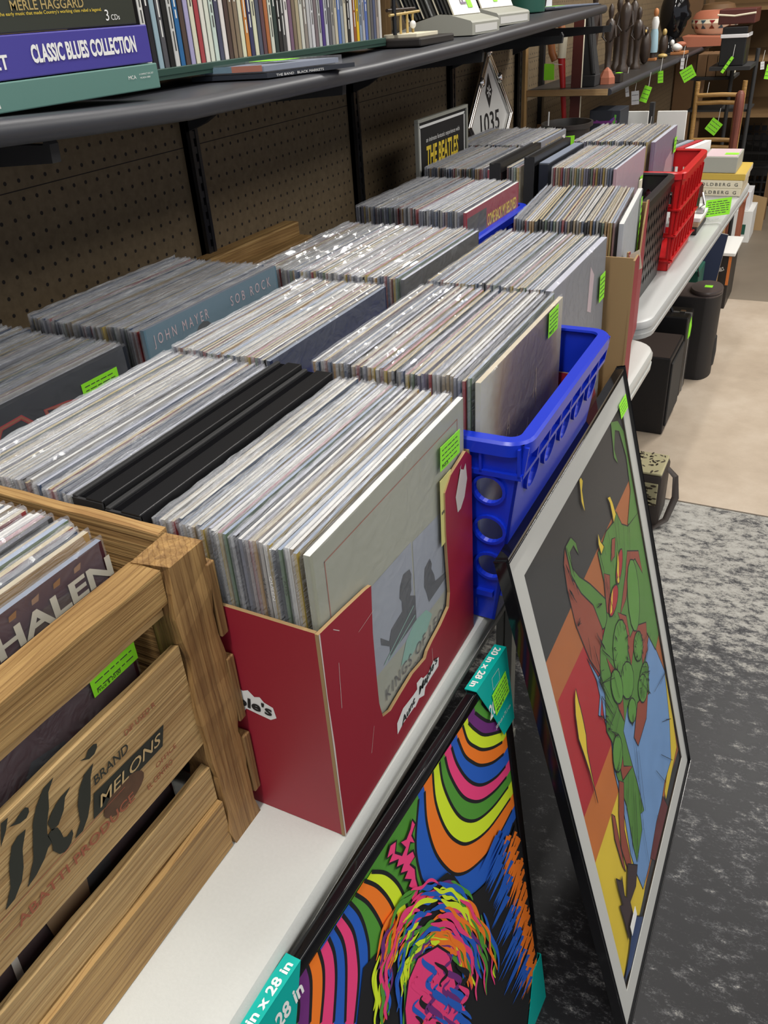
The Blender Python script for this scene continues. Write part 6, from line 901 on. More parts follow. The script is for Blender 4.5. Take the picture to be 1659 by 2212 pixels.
# record flip holders
def ramp_(y0, y1, x1, zb, label, lab2):
    t = thing('display_rack', label, 'rack', (x1-.06, (y0+y1)/2, zb), group='sloping racks of singles')
    pf = [(0, 0), (0, .022), (-.004, .026), (-.05, .038), (-.075, .040), (-.12, .030), (-.17, .012), (-.18, 0)]
    mb = MB(); mb.plate([[(a, c) for a, c in pf]], (x1, y0, zb), (1, 0, 0), (0, 0, 1), (0, y1-y0, 0), 'sand_grey'); part('base', mb, t)
    mb = MB(); mb.poly([(.015, .004), (y1-y0-.015, .004), (y1-y0-.015, .018), (.015, .018)], (x1, y0, zb), (0, 1, 0), (0, 0, 1), .0005, 'porcelain'); part('front_label', mb, t)
    g = 'single sleeves leaning in the '+lab2
    for i in range(14):
        xx = x1-.042-i*.0085; zz = zb+.041-abs(i-3)*.0012; mb = MB(); Vd_ = Vector((-.42, 0, .9)).normalized()
        mb.plate([[(0, 0), (y1-y0-.012, 0), (y1-y0-.012, .178), (0, .178)]], (xx, y0+.006, zz), (0, 1, 0), Vd_, Vd_.cross(Vector((0, 1, 0)))*.003, 'white_paper' if i in (0, 6) else ('ink_grey' if i % 3 else 'cover_dark'), edge='cream_paper' if i % 4 == 0 else 'ink_grey')
        if i == 0:
            o = solo('single_sleeve', mb, 'white front sleeve with a green tag in the '+lab2, 'single'); m2 = MB(); N_ = Vector((0, 1, 0)).cross(Vd_); O_ = Vector((xx, y0+.006, zz))+N_*.0005
            tagmesh(m2, O_+Vector((0, .090, 0))+Vd_*.012, (0, 1, 0), Vd_, .026, .10, lines=5); part('price_sticker', m2, o); m2 = MB(); glyphs(m2, 'RCA', O_+Vector((0, .085, 0))+Vd_*.02, Vd_, (0, -1, 0), .032, 'violet_print', .075, off=.0008); part('lettering', m2, o)
        else: solo('single_sleeve', mb, 'thin leaning record sleeve seen edge-on in the '+lab2, 'single', g)
ramp_(1.420, 1.582, -.425, sz(1.5)+.0005, 'sloping grey rack of singles beside the dark plinth', 'rack beside the plinth'); ramp_(1.672, 1.90, -.460, sz(1.8)+.0005, 'sloping grey rack of singles beside the green cup', 'rack beside the green cup')
t = thing('cup', 'dark green cylindrical tub on the shelf', 'cup', (-.62, 2.38, .62)); zb = sz(2.38)+.0005; mb = MB(); mb.lathe([(.050, 0), (.052, .002), (.055, .078), (.057, .080), (.057, .084), (.053, .084), (.050, .006)], 'bin_green', (-.605, 2.32, zb), 28); part('body', mb, t, smooth=True)
mb = MB(); zb = sz(2.5)+.0005; mb.plate([[(-.72, 2.40), (-.56, 2.36), (-.47, 2.66), (-.60, 2.70), (-.70, 2.66)]], (0, 0, zb), (1, 0, 0), (0, 1, 0), (0, 0, .004), 'cover_dark'); mb.plate([[(-.68, 2.44), (-.55, 2.42), (-.48, 2.67), (-.62, 2.68)]], (0, 0, zb+.0042), (1, 0, 0), (0, 1, 0), (0, 0, .003), 'edge_2'); mb.plate([[(-.62, 2.50), (-.57, 2.49), (-.56, 2.56), (-.61, 2.57)]], (0, 0, zb+.0075), (1, 0, 0), (0, 1, 0), (0, 0, .0005), 'tag_green')
solo('magazine', mb, 'open grey magazine with a green sticker at the far end of the shelf', 'magazine')
mb = MB(); mb.plate([[(0, 0), (.024, 0), (.022, .026), (.003, .024)]], (-.585, 2.44, zb+.009), (.5, .8, 0), (0, .1, 1), (.0006, 0, 0), 'tag_white'); solo('shelf_tag', mb, 'small white price card standing before the magazine', 'tag')
mb = MB(); mb.box((-.70, 1.42, sz(1.4)+.0005), (-.69, 1.58, .80), 'pine'); 
solo('wood_panel', mb, 'orange brown wooden panel standing behind the sleeves of the first rack', 'panel')
# diamond placard holder
t = thing('placard_holder', 'chrome diamond-shaped hazard placard numbered 1035 leaning on the wall', 'sign', (-.72, 2.3, .1))
O = Vector((-.715, 2.310, .335)); Ud = Vector((0, 1, 0)); Vd = Vector((-.06, 0, 1)).normalized(); N = Ud.cross(Vd); q = .198
def dia(r, o=0): return [(0, -r), (r*.985, 0), (0, r*1.03), (-r*.985, 0)]
mb = MB(); mb.plate([dia(q-.006)], O-N*.004, Ud, Vd, N*.004, 'porcelain'); part('plate', mb, t)
for A, B_ in (((-1, 0), (0, 1)), ((0, 1), (1, 0)), ((-1, 0), (0, -1)), ((0, -1), (1, 0))):
    mb = MB()
    for r_ in (q, q-.016): mb.tube([O+Ud*A[0]*r_+Vd*A[1]*r_+N*.003, O+Ud*B_[0]*r_+Vd*B_[1]*r_+N*.003], .0065, 'chrome', 10)
    part('frame_tube', mb, t, smooth=True)
mb = MB()
for a, c in ((0, 1), (-.42, .58), (.42, .58)): mb.ell(O+Ud*a*q*.98+Vd*c*q*.99+N*.008, (.012, .014, .016), 'chrome')
part('clip', mb, t, smooth=True)
mb = MB(); glyphs(mb, '1035', O+N*.0-Vd*.035, Ud, Vd, .062, 'black_print', .17, align='C', off=.0008, bold=.01)
mb.poly([(0, .035), (.030, .082), (0, .135), (-.030, .082)], O, Ud, Vd, .0008, 'black_print')
for k in range(6):
    a = k*PI/3+.3; mb.poly([(.0, .083), (.014*math.cos(a-.25), .083+.014*math.sin(a-.25)), (.019*math.cos(a), .083+.019*math.sin(a)), (.014*math.cos(a+.25), .083+.014*math.sin(a+.25))], O, Ud, Vd, .0012, 'white_print')
mb.ribbon(dia(q-.03), .0015, O, Ud, Vd, .0007, 'black_print', closed=True); part('lettering', mb, t)
# ------------------------------------------------------------------ second shelf bay
mb = MB(); mb.box((-.760, 2.715, .20), (-.735, 2.745, 1.0), 'pine'); solo('wooden_upright', mb, 'pale pine upright at the start of the second shelf bay', 'post')
mb = MB(); mb.box((-.7615, 2.955, .1), (-.745, 2.980, 1.2), 'black_plastic'); solo('shelf_standard', mb, 'black slotted wall standard inside the second bay', 'shelf standard', 'steel standards on the pegboard')
t = thing('display_shelf', 'second dark shelf with a raw wooden end, loaded with statues', 'shelf', (-.6, 2.75, .36))
mb = MB(); mb.box((-.734, 2.740, .356), (-.445, 5.85, .379), 'leather_black', .002); part('board', mb, t); mb = MB(); mb.box((-.734, 2.734, .358), (-.447, 2.7395, .378), 'shelf_wood'); part('end_strip', mb, t)
mb = MB(); mb.tube([(-.447, 2.75, .367), (-.447, 5.85, .367)], .0115, 'shelf_black', 10); part('front_edge', mb, t, smooth=True)
for y in (3.3, 4.1, 5.2):
    mb = MB(); mb.plate([[(0, .355), (.25, .355), (.25, .34), (0, .29)]], (-.734, y, 0), (1, 0, 0), (0, 0, 1), (0, .012, 0), 'black_matte'); part('bracket', mb, t)
mb = MB(); mb.plate([[(0, 0), (.15, 0), (.19, .03), (.06, .20), (0, .20)]], (-.74, 2.80, .07), (1, 0, .0), (0, .5, 1), (0, .008, -.003), 'board_brown'); solo('plywood_sheet', mb, 'slanting brown plywood sheet under the second shelf', 'board')
mb = MB(); mb.box((-.735, 2.9, .10), (-.62, 4.2, .12), 'board_brown'); solo('ledge', mb, 'brown wooden ledge low on the wall under the second shelf', 'ledge')
# leaning cane and plank
t = thing('walking_stick', 'red painted walking stick with a curved tan grip', 'stick', (-.6, 2.8, .2)); mb = MB(); mb.tube([(-.604, 2.80, .20), (-.622, 2.80, .38), (-.632, 2.80, .475)], [.008, .010, .013], 'red_stick', 12); part('shaft', mb, t, smooth=True)
mb = MB(); mb.tube([(-.632, 2.80, .472), (-.628, 2.80, .56)], [.015, .016], 'cream_paper', 12); part('collar', mb, t, smooth=True); mb = MB(); mb.tube([(-.629, 2.80, .545), (-.640, 2.80, .575), (-.665, 2.80, .575), (-.675, 2.80, .54), (-.667, 2.80, .49), (-.655, 2.80, .465)], .013, pbr('grip_tan', (.33, .12, .04), .4), 12); part('handle', mb, t, smooth=True)
mb = MB(); mb.plate([[(0, 0), (.038, 0), (.036, .05), (.0, .052)]], (-.69, 2.79, .405), (1, 0, 0), (0, .0, 1), (0, -.0006, 0), 'tag_green'); mb.tube([(-.655, 2.788, .455), (-.625, 2.788, .452)], .0012, 'white_paper', 6); part('price_tag', mb, t)
mb = MB(); mb.plate([[(0, 0), (.036, 0), (.030, .40), (-.006, .40)]], (-.585, 2.77, .20), (1, 0, 0), (0, .05, 1), (0, .014, 0), 'plank_brown', edge='cream_paper'); solo('painted_plank', mb, 'dark maroon plank with a pale edge standing beside the red stick', 'plank')
# oval black basket
t = thing('basket', 'black oval basket with a string and green tag behind the records', 'basket', (-.51, 2.47, .013)); mb = MB(); mb.lathe([(.08, 0), (.10, .28), (.112, .285), (.112, .297), (.104, .297), (.098, .28), (.076, .01)], 'leather_black', (-.505, 2.46, .013), 32, sx=.72, sy=.95); part('body', mb, t, smooth=True)
mb = MB(); mb.tube([(-.555, 2.42, .345), (-.553, 2.41, .30), (-.548, 2.39, .27), (-.538, 2.36, .255)], .0022, 'white_paper', 6); part('string', mb, t); mb = MB(); mb.plate([[(0, 0), (.05, .004), (.05, .05), (0, .045)]], (-.50, 2.352, .235), (1, .1, 0), (0, 0, 1), (0, -.0006, 0), 'tag_green'); part('price_tag', mb, t)
# statues and curios on the second shelf
z2 = .3795
t = thing('sculpture', 'tall folded dark stone sculpture on a square base', 'sculpture', (-.52, 2.86, z2)); mb = MB(); mb.box((-.575, 2.80, z2), (-.510, 2.88, z2+.035), 'black_velvet', .002); part('base', mb, t)
mb = MB(); mb.add([(-.572, 2.815, z2+.035), (-.512, 2.815, z2+.035), (-.512, 2.875, z2+.035), (-.572, 2.875, z2+.035), (-.566, 2.82, z2+.12), (-.528, 2.82, z2+.12), (-.528, 2.87, z2+.12), (-.566, 2.87, z2+.12), (-.562, 2.83, z2+.235), (-.545, 2.83, z2+.24), (-.545, 2.86, z2+.23), (-.562, 2.86, z2+.235)],
 [(0, 3, 2, 1), (0, 1, 5, 4), (1, 2, 6, 5), (2, 3, 7, 6), (3, 0, 4, 7), (4, 5, 9, 8), (5, 6, 10, 9), (6, 7, 11, 10), (7, 4, 8, 11), (8, 9, 10, 11)], 'black_velvet'); mb.tube([(-.520, 2.812, z2+.04), (-.535, 2.812, z2+.13), (-.552, 2.822, z2+.22)], .006, 'black_velvet'); part('figure', mb, t)
for i, (x, y, r_, h, lab) in enumerate(((-.585, 2.93, .030, .085, 'round terracotta pot behind the folded dark sculpture'), (-.492, 2.90, .030, .052, 'small terracotta house ornament beside the folded dark sculpture'))):
    mb = MB(); mb.lathe([(r_*.7, 0), (r_, h*.35), (r_*.9, h*.7), (r_*.4, h)] if i == 0 else [(r_, 0), (r_*.95, h*.4), (r_*.5, h*.8), (r_*.1, h)], 'terracotta', (x, y, z2), 16 if i == 0 else 6); solo('clay_ornament', mb, lab, 'ornament', smooth=(i == 0))
mb = MB(); mb.plate([[(-.470, 2.93), (-.452, 2.925), (-.448, 2.95), (-.465, 2.955)]], (0, 0, z2+.030), (1, 0, 0), (0, 1, 0), (0, .0, .001), 'tag_green'); mb.box((-.476, 2.92, z2), (-.448, 2.97, z2+.029), 'leather_black', .002); solo('trinket_box', mb, 'small black trinket box under a green sticker at the shelf edge', 'box')
rnd = random.Random(31)
for i, (x, y, h, r_, lab) in enumerate(((-.600, 3.10, .30, .022, 'tall dark carved figure behind the stone sculpture'), (-.575, 3.25, .24, .020, 'carved figure with a bald head and folded arms'), (-.540, 3.35, .30, .024, 'tallest carved ebony figure of the group'), (-.590, 3.45, .26, .022, 'reddish carved figure beside the tallest ebony one'), (-.520, 3.50, .22, .020, 'slim carved figure with a pale edge'), (-.575, 3.65, .30, .020, 'brown carved figure left of the feathered bird'))):
    t = thing('carved_figure', lab, 'statue', (x, y, z2)); mb = MB(); pf = [(r_*1.1, 0), (r_*1.1, h*.05), (r_*.7, h*.10), (r_*.75, h*.35), (r_*.95, h*.50), (r_*1.15, h*.68), (r_*.9, h*.76), (r_*.35, h*.80), (r_*.5, h*.84), (r_*.62, h*.90), (r_*.5, h*.96), (r_*.1, h)]
    mb.lathe(pf, 'carved_wood', (x, y, z2), 14, sx=.9); part('body', mb, t, smooth=True)
    for s in (-1, 1): mb = MB(); mb.tube([(x+s*r_*.95, y-.003, z2+h*.70), (x+s*r_*1.25, y-.010, z2+h*.55), (x+s*r_*.3, y-.02, z2+h*.48)], [r_*.3, r_*.24, r_*.16], 'carved_wood' if i != 3 else 'plank_brown', 8); part('arm', mb, t, smooth=True)
t = thing('bird_figure', 'dark feathered bird carving before the black mask', 'statue', (-.53, 3.72, z2)); mb = MB(); mb.ell((-.53, 3.72, z2+.065), (.024, .032, .065), 'carved_wood'); part('body', mb, t, smooth=True); mb = MB(); mb.ell((-.528, 3.70, z2+.128), (.013, .018, .016), 'carved_wood'); mb.tube([(-.526, 3.685, z2+.128), (-.522, 3.665, z2+.122)], [.005, .001], 'brass', 8); part('head', mb, t, smooth=True)
t = thing('figurine', 'slender figurine with an orange head, white bodice and pale blue skirt', 'figurine', (-.545, 3.95, z2)); x, y = -.535, 3.92
mb = MB(); mb.box((x-.022, y-.02, z2), (x+.018, y+.02, z2+.010), 'skin_orange', .001); part('base', mb, t); mb = MB(); mb.lathe([(.012, .010), (.012, .035)], 'carved_wood', (x, y, z2), 12); part('feet', mb, t); mb = MB(); mb.lathe([(.020, .032), (.021, .05), (.017, .11), (.013, .125)], 'pale_blue', (x, y, z2), 14); part('skirt', mb, t, smooth=True)
mb = MB(); mb.lathe([(.013, .122), (.017, .15), (.012, .168), (.006, .172)], 'porcelain', (x, y, z2), 14); part('bodice', mb, t, smooth=True); mb = MB(); mb.ell((x, y, z2+.187), (.011, .012, .017), 'skin_orange'); part('head', mb, t, smooth=True)
t = thing('eagle_ornament', 'small brown eagle ornament with gold feet', 'ornament', (-.53, 4.05, z2)); mb = MB(); mb.ell((-.515, 4.05, z2+.055), (.020, .024, .045), 'carved_wood'); mb.ell((-.512, 4.04, z2+.105), (.010, .012, .014), 'brass'); part('body', mb, t, smooth=True); mb = MB(); mb.ell((-.510, 4.03, z2+.010), (.022, .02, .010), 'brass'); part('feet', mb, t, smooth=True)
t = thing('horse_ornament', 'reclining brown and white animal ornament on a wooden base', 'ornament', (-.48, 4.25, z2)); mb = MB(); mb.box((-.51, 4.22, z2), (-.44, 4.32, z2+.012), 'skin_orange', .002); part('base', mb, t); mb = MB(); mb.ell((-.485, 4.25, z2+.030), (.026, .034, .018), 'porcelain'); mb.ell((-.470, 4.26, z2+.042), (.024, .026, .012), 'terracotta'); mb.ell((-.505, 4.22, z2+.052), (.010, .014, .013), 'porcelain'); part('body', mb, t, smooth=True)
# glossy black bust
t = thing('bust', 'large glossy black sculpted head in profile', 'bust', (-.56, 4.40, z2)); c = Vector((-.545, 4.42, z2+.165)); mb = MB(); n = 22; vs = []; fs = []
for i in range(n+1):
    th = PI*i/n
    for k in range(28):
        ph_ = 2*PI*k/28; dx = math.sin(th)*math.cos(ph_); dy = math.sin(th)*math.sin(ph_); dz = -math.cos(th); r_ = 1.0
        fx = max(0, dx); side = math.exp(-(dy/.28)**2)
        r_ += fx**3*side*(.28*math.exp(-((dz+.08)/.13)**2)+.14*math.exp(-((dz+.36)/.06)**2)+.13*math.exp(-((dz+.48)/.06)**2)+.10*math.exp(-((dz-.30)/.10)**2)+.15*math.exp(-((dz+.75)/.12)**2))
        if dz > .35: r_ += .04*math.sin(16*ph_)*(dz-.35)*2
        vs.append(c+Vector((dx*.068*r_, dy*.060*r_, dz*.115)))
for i in range(n):
    for k in range(28): fs.append((i*28+k, i*28+(k+1) % 28, (i+1)*28+(k+1) % 28, (i+1)*28+k))
mb.add(vs, fs, 'black_gloss'); part('head', mb, t, smooth=True); mb = MB(); mb.lathe([(.055, 0), (.045, .02), (.034, .06), (.040, .10)], 'black_gloss', (-.555, 4.42, z2), 20); part('neck', mb, t, smooth=True)
mb = MB()
for i in range(7): mb.tube([c+Vector((.055+.004*i, -.055+.018*i, .060+.004*(i % 2))), c+Vector((.052, -.055+.018*i, .10)), c+Vector((.04, -.05+.018*i, .13))], .004, 'black_gloss', 8)
part('hair_lock', mb, t, smooth=True)
# pottery bowl with coloured triangles, on a pile
t = thing('pottery_bowl', 'wide pottery bowl painted with red rim and blue triangles', 'bowl', (-.42, 4.95, z2)); bx, by = -.425, 5.0; zb = z2+.035; mb = MB(); mb.lathe([(.06, 0), (.10, .02), (.125, .065), (.120, .085)], 'cream_paper', (bx, by, zb), 32, cap=False); part('body', mb, t, smooth=True); mb = MB(); mb.lathe([(.121, .085), (.105, .112), (.085, .122), (.083, .116)], 'terracotta', (bx, by, zb), 32, cap=False); part('rim', mb, t, smooth=True)
mb = MB()
for k in range(16):
    a = 2*PI*k/16; r1_, r2_, r0_ = .1265, .1225, .118
    def pt(a_, z_, r_): return (bx+r_*math.cos(a_), by+r_*math.sin(a_), zb+z_)
    for zz, sgn in ((.070, 1), (.040, 1)): pass
    mb.add([pt(a-.12, .080, .1228), pt(a+.12, .080, .1228), pt(a, .060, .1258)], [(0, 2, 1), (0, 1, 2)], 'cover_blue' if k % 2 else 'line_red'); mb.add([pt(a-.12, .040, .1150), pt(a+.12, .040, .1150), pt(a, .059, .1250)], [(0, 1, 2), (0, 2, 1)], 'cover_blue' if k % 2 else 'faded_red')
part('painted_band', mb, t)
mb = MB(); mb.plate([[(0, 0), (.20, 0), (.24, .035), (-.03, .05)]], (-.52, 4.75, z2), (1, .1, 0), (0, 0, 1), (0, .22, 0), 'terracotta'); solo('wooden_dish', mb, 'shallow brown wooden dish under the painted bowl', 'dish')
mb = MB(); mb.lathe([(.07, 0), (.095, .03), (.085, .055), (.05, .065)], 'board_brown', (-.47, 5.4, z2+.12), 20); mb.lathe([(.09, 0), (.09, .12)], 'board_brown', (-.47, 5.4, z2), 20); solo('covered_basket', mb, 'round brown lidded basket behind the painted bowl', 'basket', smooth=True)
t = thing('storage_bin', 'black file bin with a clear band on the far rack', 'bin', (-.22, 4.3, .3)); mb = MB(); mb.box((-.285, 4.22, .325), (-.175, 4.40, .485), 'black_plastic', .004); part('body', mb, t); mb = MB(); mb.box((-.290, 4.215, .440), (-.170, 4.405, .455), 'tag_white', .002); part('band', mb, t)
t = thing('leather_case', 'reddish brown leather case with a cord on the far rack', 'case', (-.24, 4.4, .5)); mb = MB(); mb.box((-.31, 4.22, .495), (-.15, 4.42, .555), 'plank_brown', .004); part('body', mb, t); mb = MB(); mb.tube([(-.315, 4.212, .535), (-.24, 4.212, .528), (-.15, 4.212, .537)], .004, 'cream_paper', 8); part('cord', mb, t)
mb = MB(); mb.box((-.75, 5.88, F), (-.63, 5.895, 1.2), 'board_brown')
solo('cabinet_side', mb, 'brown cabinet side at the end of the second shelf', 'cabinet')
# wooden rack at the far end
t = thing('wooden_rack', 'brown wooden shelving rack at the far right end wall', 'shelving', (-.2, 6.2, F))
for z in (-.10, .22, .50): mb = MB(); mb.box((-.62, 5.9, z), (-.05, 6.88, z+.02), 'wall_far_brown'); part('shelf_board', mb, t)
for x, y in ((-.60, 5.92), (-.09, 5.92)): mb = MB(); mb.box((x, y, F), (x+.03, y+.03, 1.0), 'board_brown'); part('post', mb, t)
# books under the second shelf
for i, (x, w_, m_) in enumerate(((-.42, .045, 'board_brown'), (-.372, .045, 'board_brown'), (-.324, .048, 'shelf_wood'), (-.273, .020, 'cream_paper'))):
    mb = MB(); mb.box((x, 4.50, .26), (x+w_, 4.70, .36), m_, .002); solo('storage_box', mb, ['leftmost brown file box on the black rack under the bowl', 'second brown file box on the black rack', 'third, paler brown file box on the black rack', 'thin cream folder at the right of the brown file boxes'][i], 'box')
t = thing('wire_rack', 'black metal rack holding the brown file boxes', 'rack', (-.36, 4.6, F))
mb = MB(); mb.box((-.44, 4.48, .246), (-.235, 4.72, .259), 'black_matte'); mb.box((-.32, 4.20, .308), (-.14, 4.50, .324), 'black_matte'); part('shelf', mb, t)
for x in (-.245, -.14): mb = MB(); mb.tube([(x, 4.47, F), (x, 4.47, .38)], .010, 'black_matte'); part('post', mb, t)
mb = MB(); mb.box((-.44, 4.48, .10), (-.14, 4.72, .11), 'black_matte'); part('shelf', mb, t)
# ------------------------------------------------------------------ on and around the grey table
zt = .0125
mb = MB(); mb.box((-.36, 3.05, zt), (-.345, 3.08, .30), 'black_matte'); 
solo('display_post', mb, 'black post between the two white boards', 'post')
for x0, x1, lab in ((-.505, -.372, 'left white board behind the far records'), (-.338, -.232, 'right white board behind the tapes')):
    mb = MB(); mb.box((x0, 3.10, zt), (x1, 3.115, .265), 'white_paper', .001); solo('white_board', mb, lab, 'board')
t = thing('game_box', 'dark game box with green and purple artwork', 'box', (-.45, 2.9, .1)); mb = MB(); mb.box((-.530, 2.84, zt), (-.42, 2.98, .300), 'cover_dark', .002); part('box', mb, t); mb = MB(); rnd = random.Random(2)
for i in range(14): mb.ribbon([(rnd.uniform(.01, .10), rnd.uniform(.20, .27)), (rnd.uniform(.01, .10), rnd.uniform(.20, .28))], .007, (-.530, 2.84, zt), (1, 0, 0), (0, 0, 1), .0006+.0001*i, rnd.choice(['bin_green', 'purple_cover', 'cover_olive', 'day_g', 'day_pu']))
part('cover_art', mb, t)
for i, (x, m_) in enumerate(((-.345, 'terracotta'), (-.312, 'black_print'), (-.279, 'black_print'), (-.250, 'ink_grey'), (-.222, 'photo_grey'), (-.190, 'line_red'), (-.160, 'white_paper'))):
    mb = MB(); c = Vector((x, 2.98, .12)); mb.obox(c, Vector((.011, 0, .0)), Vector((.02, .095, .0)), Vector((.0, .0, .050)), m_); mb.obox(c+Vector((-.019, -.0955, 0)), Vector((.008, 0, 0)), Vector((0, .0005, 0)), Vector((0, 0, .035)), 'porcelain' if i % 2 else 'terracotta')
    solo('tape_case', mb, ['orange', 'leftmost black', 'second black', 'dark grey', 'blue grey', 'red', 'white'][i]+' tape case in the row behind the red crate', 'tape', 'tape cases behind the red crate')
mb = MB(); mb.box((-.36, 2.90, zt), (-.145, 3.07, .068), 'black_matte', .002); solo('tape_tray', mb, 'low black tray the tape cases stand in', 'tray')
# book stack
gy = 2.88
for z0, h, x0, x1, m_, lab, tx in ((zt, .026, -.150, .016, 'cream_paper', 'cream GOLDBERG book at the bottom of the stack', 'GOLDBERG G'), (zt+.0265, .027, -.148, .018, 'cream_paper', 'cream GOLDBERG book second from the bottom', 'GOLDBERG G'), (zt+.054, .022, -.145, .024, pbr('yellow_cover', (.55, .38, .06), .5), 'yellow bound book on the GOLDBERG pair', None)):
    t = thing('book', lab, 'book', ((x0+x1)/2, gy, z0), group='books at the far end of the grey table'); mb = MB(); mb.box((x0, gy, z0), (x1, gy+.24, z0+h), m_, .002); mb.box((x1-.001, gy+.004, z0+.003), (x1+.0008, gy+.236, z0+h-.003), 'edge_1'); part('cover', mb, t)
    if tx: mb = MB(); glyphs(mb, tx, (x0+.012, gy, z0+.008), (1, 0, 0), (0, 0, 1), .011, 'ink_grey', .14, off=.0008, sp=1.4, bold=.01); part('lettering', mb, t)
    else: mb = MB(); mb.plate([[(.02, .02), (.12, .02), (.12, .14), (.02, .14)]], (x0, gy, z0+h), (1, 0, 0), (0, 1, 0), (0, 0, .0006), 'orange_card'); part('cover_art', mb, t)
t = thing('gift_box', 'pale grey box with a green sticker on top of the book stack', 'box', (-.06, gy, .09)); mb = MB(); mb.box((-.126, gy+.005, .0892), (-.010, gy+.19, .142), 'sand_grey', .002); part('box', mb, t); mb = MB(); mb.plate([[(0, 0), (.105, 0), (.105, .165), (0, .165)]], (-.120, gy+.015, .1422), (1, 0, 0), (0, 1, 0), (0, 0, .0008), 'label_pink'); part('top_label', mb, t); part('price_sticker', tagmesh(MB(), (-.060, gy+.05, .1432), (1, 0, 0), (0, 1, 0), .045, .04, lines=2), t)
# belts rolled on books
t = thing('book', 'thin black and cream book under the rolled belts', 'book', (-.07, 2.4, zt)); mb = MB(); mb.box((-.125, 2.30, zt), (-.042, 2.50, zt+.022), 'leather_black', .002); part('cover', mb, t); mb = MB(); mb.box((-.120, 2.305, zt+.0222), (-.040, 2.50, zt+.036), 'tan_print', .001); part('pages', mb, t, label='tan page block')
t = thing('book', 'cream edged book directly beneath the rolled belts', 'book', (-.07, 2.4, zt+.037)); mb = MB(); mb.box((-.130, 2.31, zt+.0365), (-.036, 2.52, zt+.048), 'white_paper', .001); part('pages', mb, t)
def coil(name, cx, cy, z0, h, r0, r1, turns, m_, lab, tag=None):
    mb = MB(); vs = []; fs = []; n = int(28*turns); th = .0022
    for i in range(n+1):
        a = 2*PI*turns*i/n; r_ = r0+(r1-r0)*i/n
        for rr_, zz in ((r_, z0), (r_+th, z0), (r_+th, z0+h), (r_, z0+h)): vs.append((cx+rr_*math.cos(a), cy+rr_*math.sin(a), zz))
    for i in range(n):
        for k in range(4): fs.append((i*4+k, i*4+(k+1) % 4, (i+1)*4+(k+1) % 4, (i+1)*4+k))
    fs += [(3, 2, 1, 0), (n*4, n*4+1, n*4+2, n*4+3)]; mb.add(vs, fs, m_); return solo(name, mb, lab, 'belt', 'rolled leather belts')
coil('belt', -.105, 2.43, zt+.049, .038, .022, .048, 2.6, 'leather_black', 'rolled black leather belt, the wider roll behind the red crate'); coil('belt', -.100, 2.43, zt+.088, .034, .036, .046, 1.6, 'plank_brown', 'rolled dark brown belt stacked on the wider black roll')
mb = MB(); mb.tube([(-.058, 2.40, zt+.055), (-.040, 2.38, zt+.075), (-.052, 2.42, zt+.10)], .004, 'silver_dull', 8); mb.box((-.060, 2.375, zt+.0495), (-.038, 2.395, zt+.062), 'silver_dull', .001); solo('belt_buckle', mb, 'dull silver belt buckle lying by the rolled belts', 'buckle', smooth=True)
t = thing('price_card', 'large green price card hanging at the table edge by the belts', 'tag', (-.01, 2.58, zt)); mb = MB(); tagmesh(mb, (-.045, 2.46, .030), (.85, .5, .06), (0, .05, 1), .082, .052, lines=6); part('card', mb, t); mb = MB(); mb.tube([(-.045, 2.46, .034), (-.025, 2.455, .022), (0, 2.47, .028)], .0015, 'glass_grey', 6); part('loop', mb, t)
# chair with rungs and a bat beyond the table
t = thing('wooden_chair', 'light wooden ladder-back chair beyond the grey table', 'chair', (-.2, 3.8, F))
for z in (.245, .215, .065, .035): mb = MB(); mb.tube([(-.30, 3.80, z), (-.20, 3.79, z+.004), (-.115, 3.80, z)], .009, 'rung_wood', 10); part('rung', mb, t, smooth=True)
for x in (-.305, -.112): mb = MB(); mb.tube([(x, 3.80, F), (x, 3.80, .30)], .010, 'rung_wood', 10); part('leg', mb, t, smooth=True)
mb = MB(); mb.box((-.33, 3.815, -.30), (-.10, 4.15, -.28), 'rung_wood', .004); part('seat', mb, t)
mb = MB(); mb.lathe([(.010, -.50), (.012, -.2), (.016, 0), (.0205, .20), (.018, .255), (.008, .268)], 'bat_wood', (-.118, 3.74, 0), 18); mb.tube([(-.118, 3.74, -.50), (-.118, 3.74, F)], .012, 'bat_wood'); solo('baseball_bat', mb, 'reddish wooden baseball bat standing upright past the table', 'bat', smooth=True)
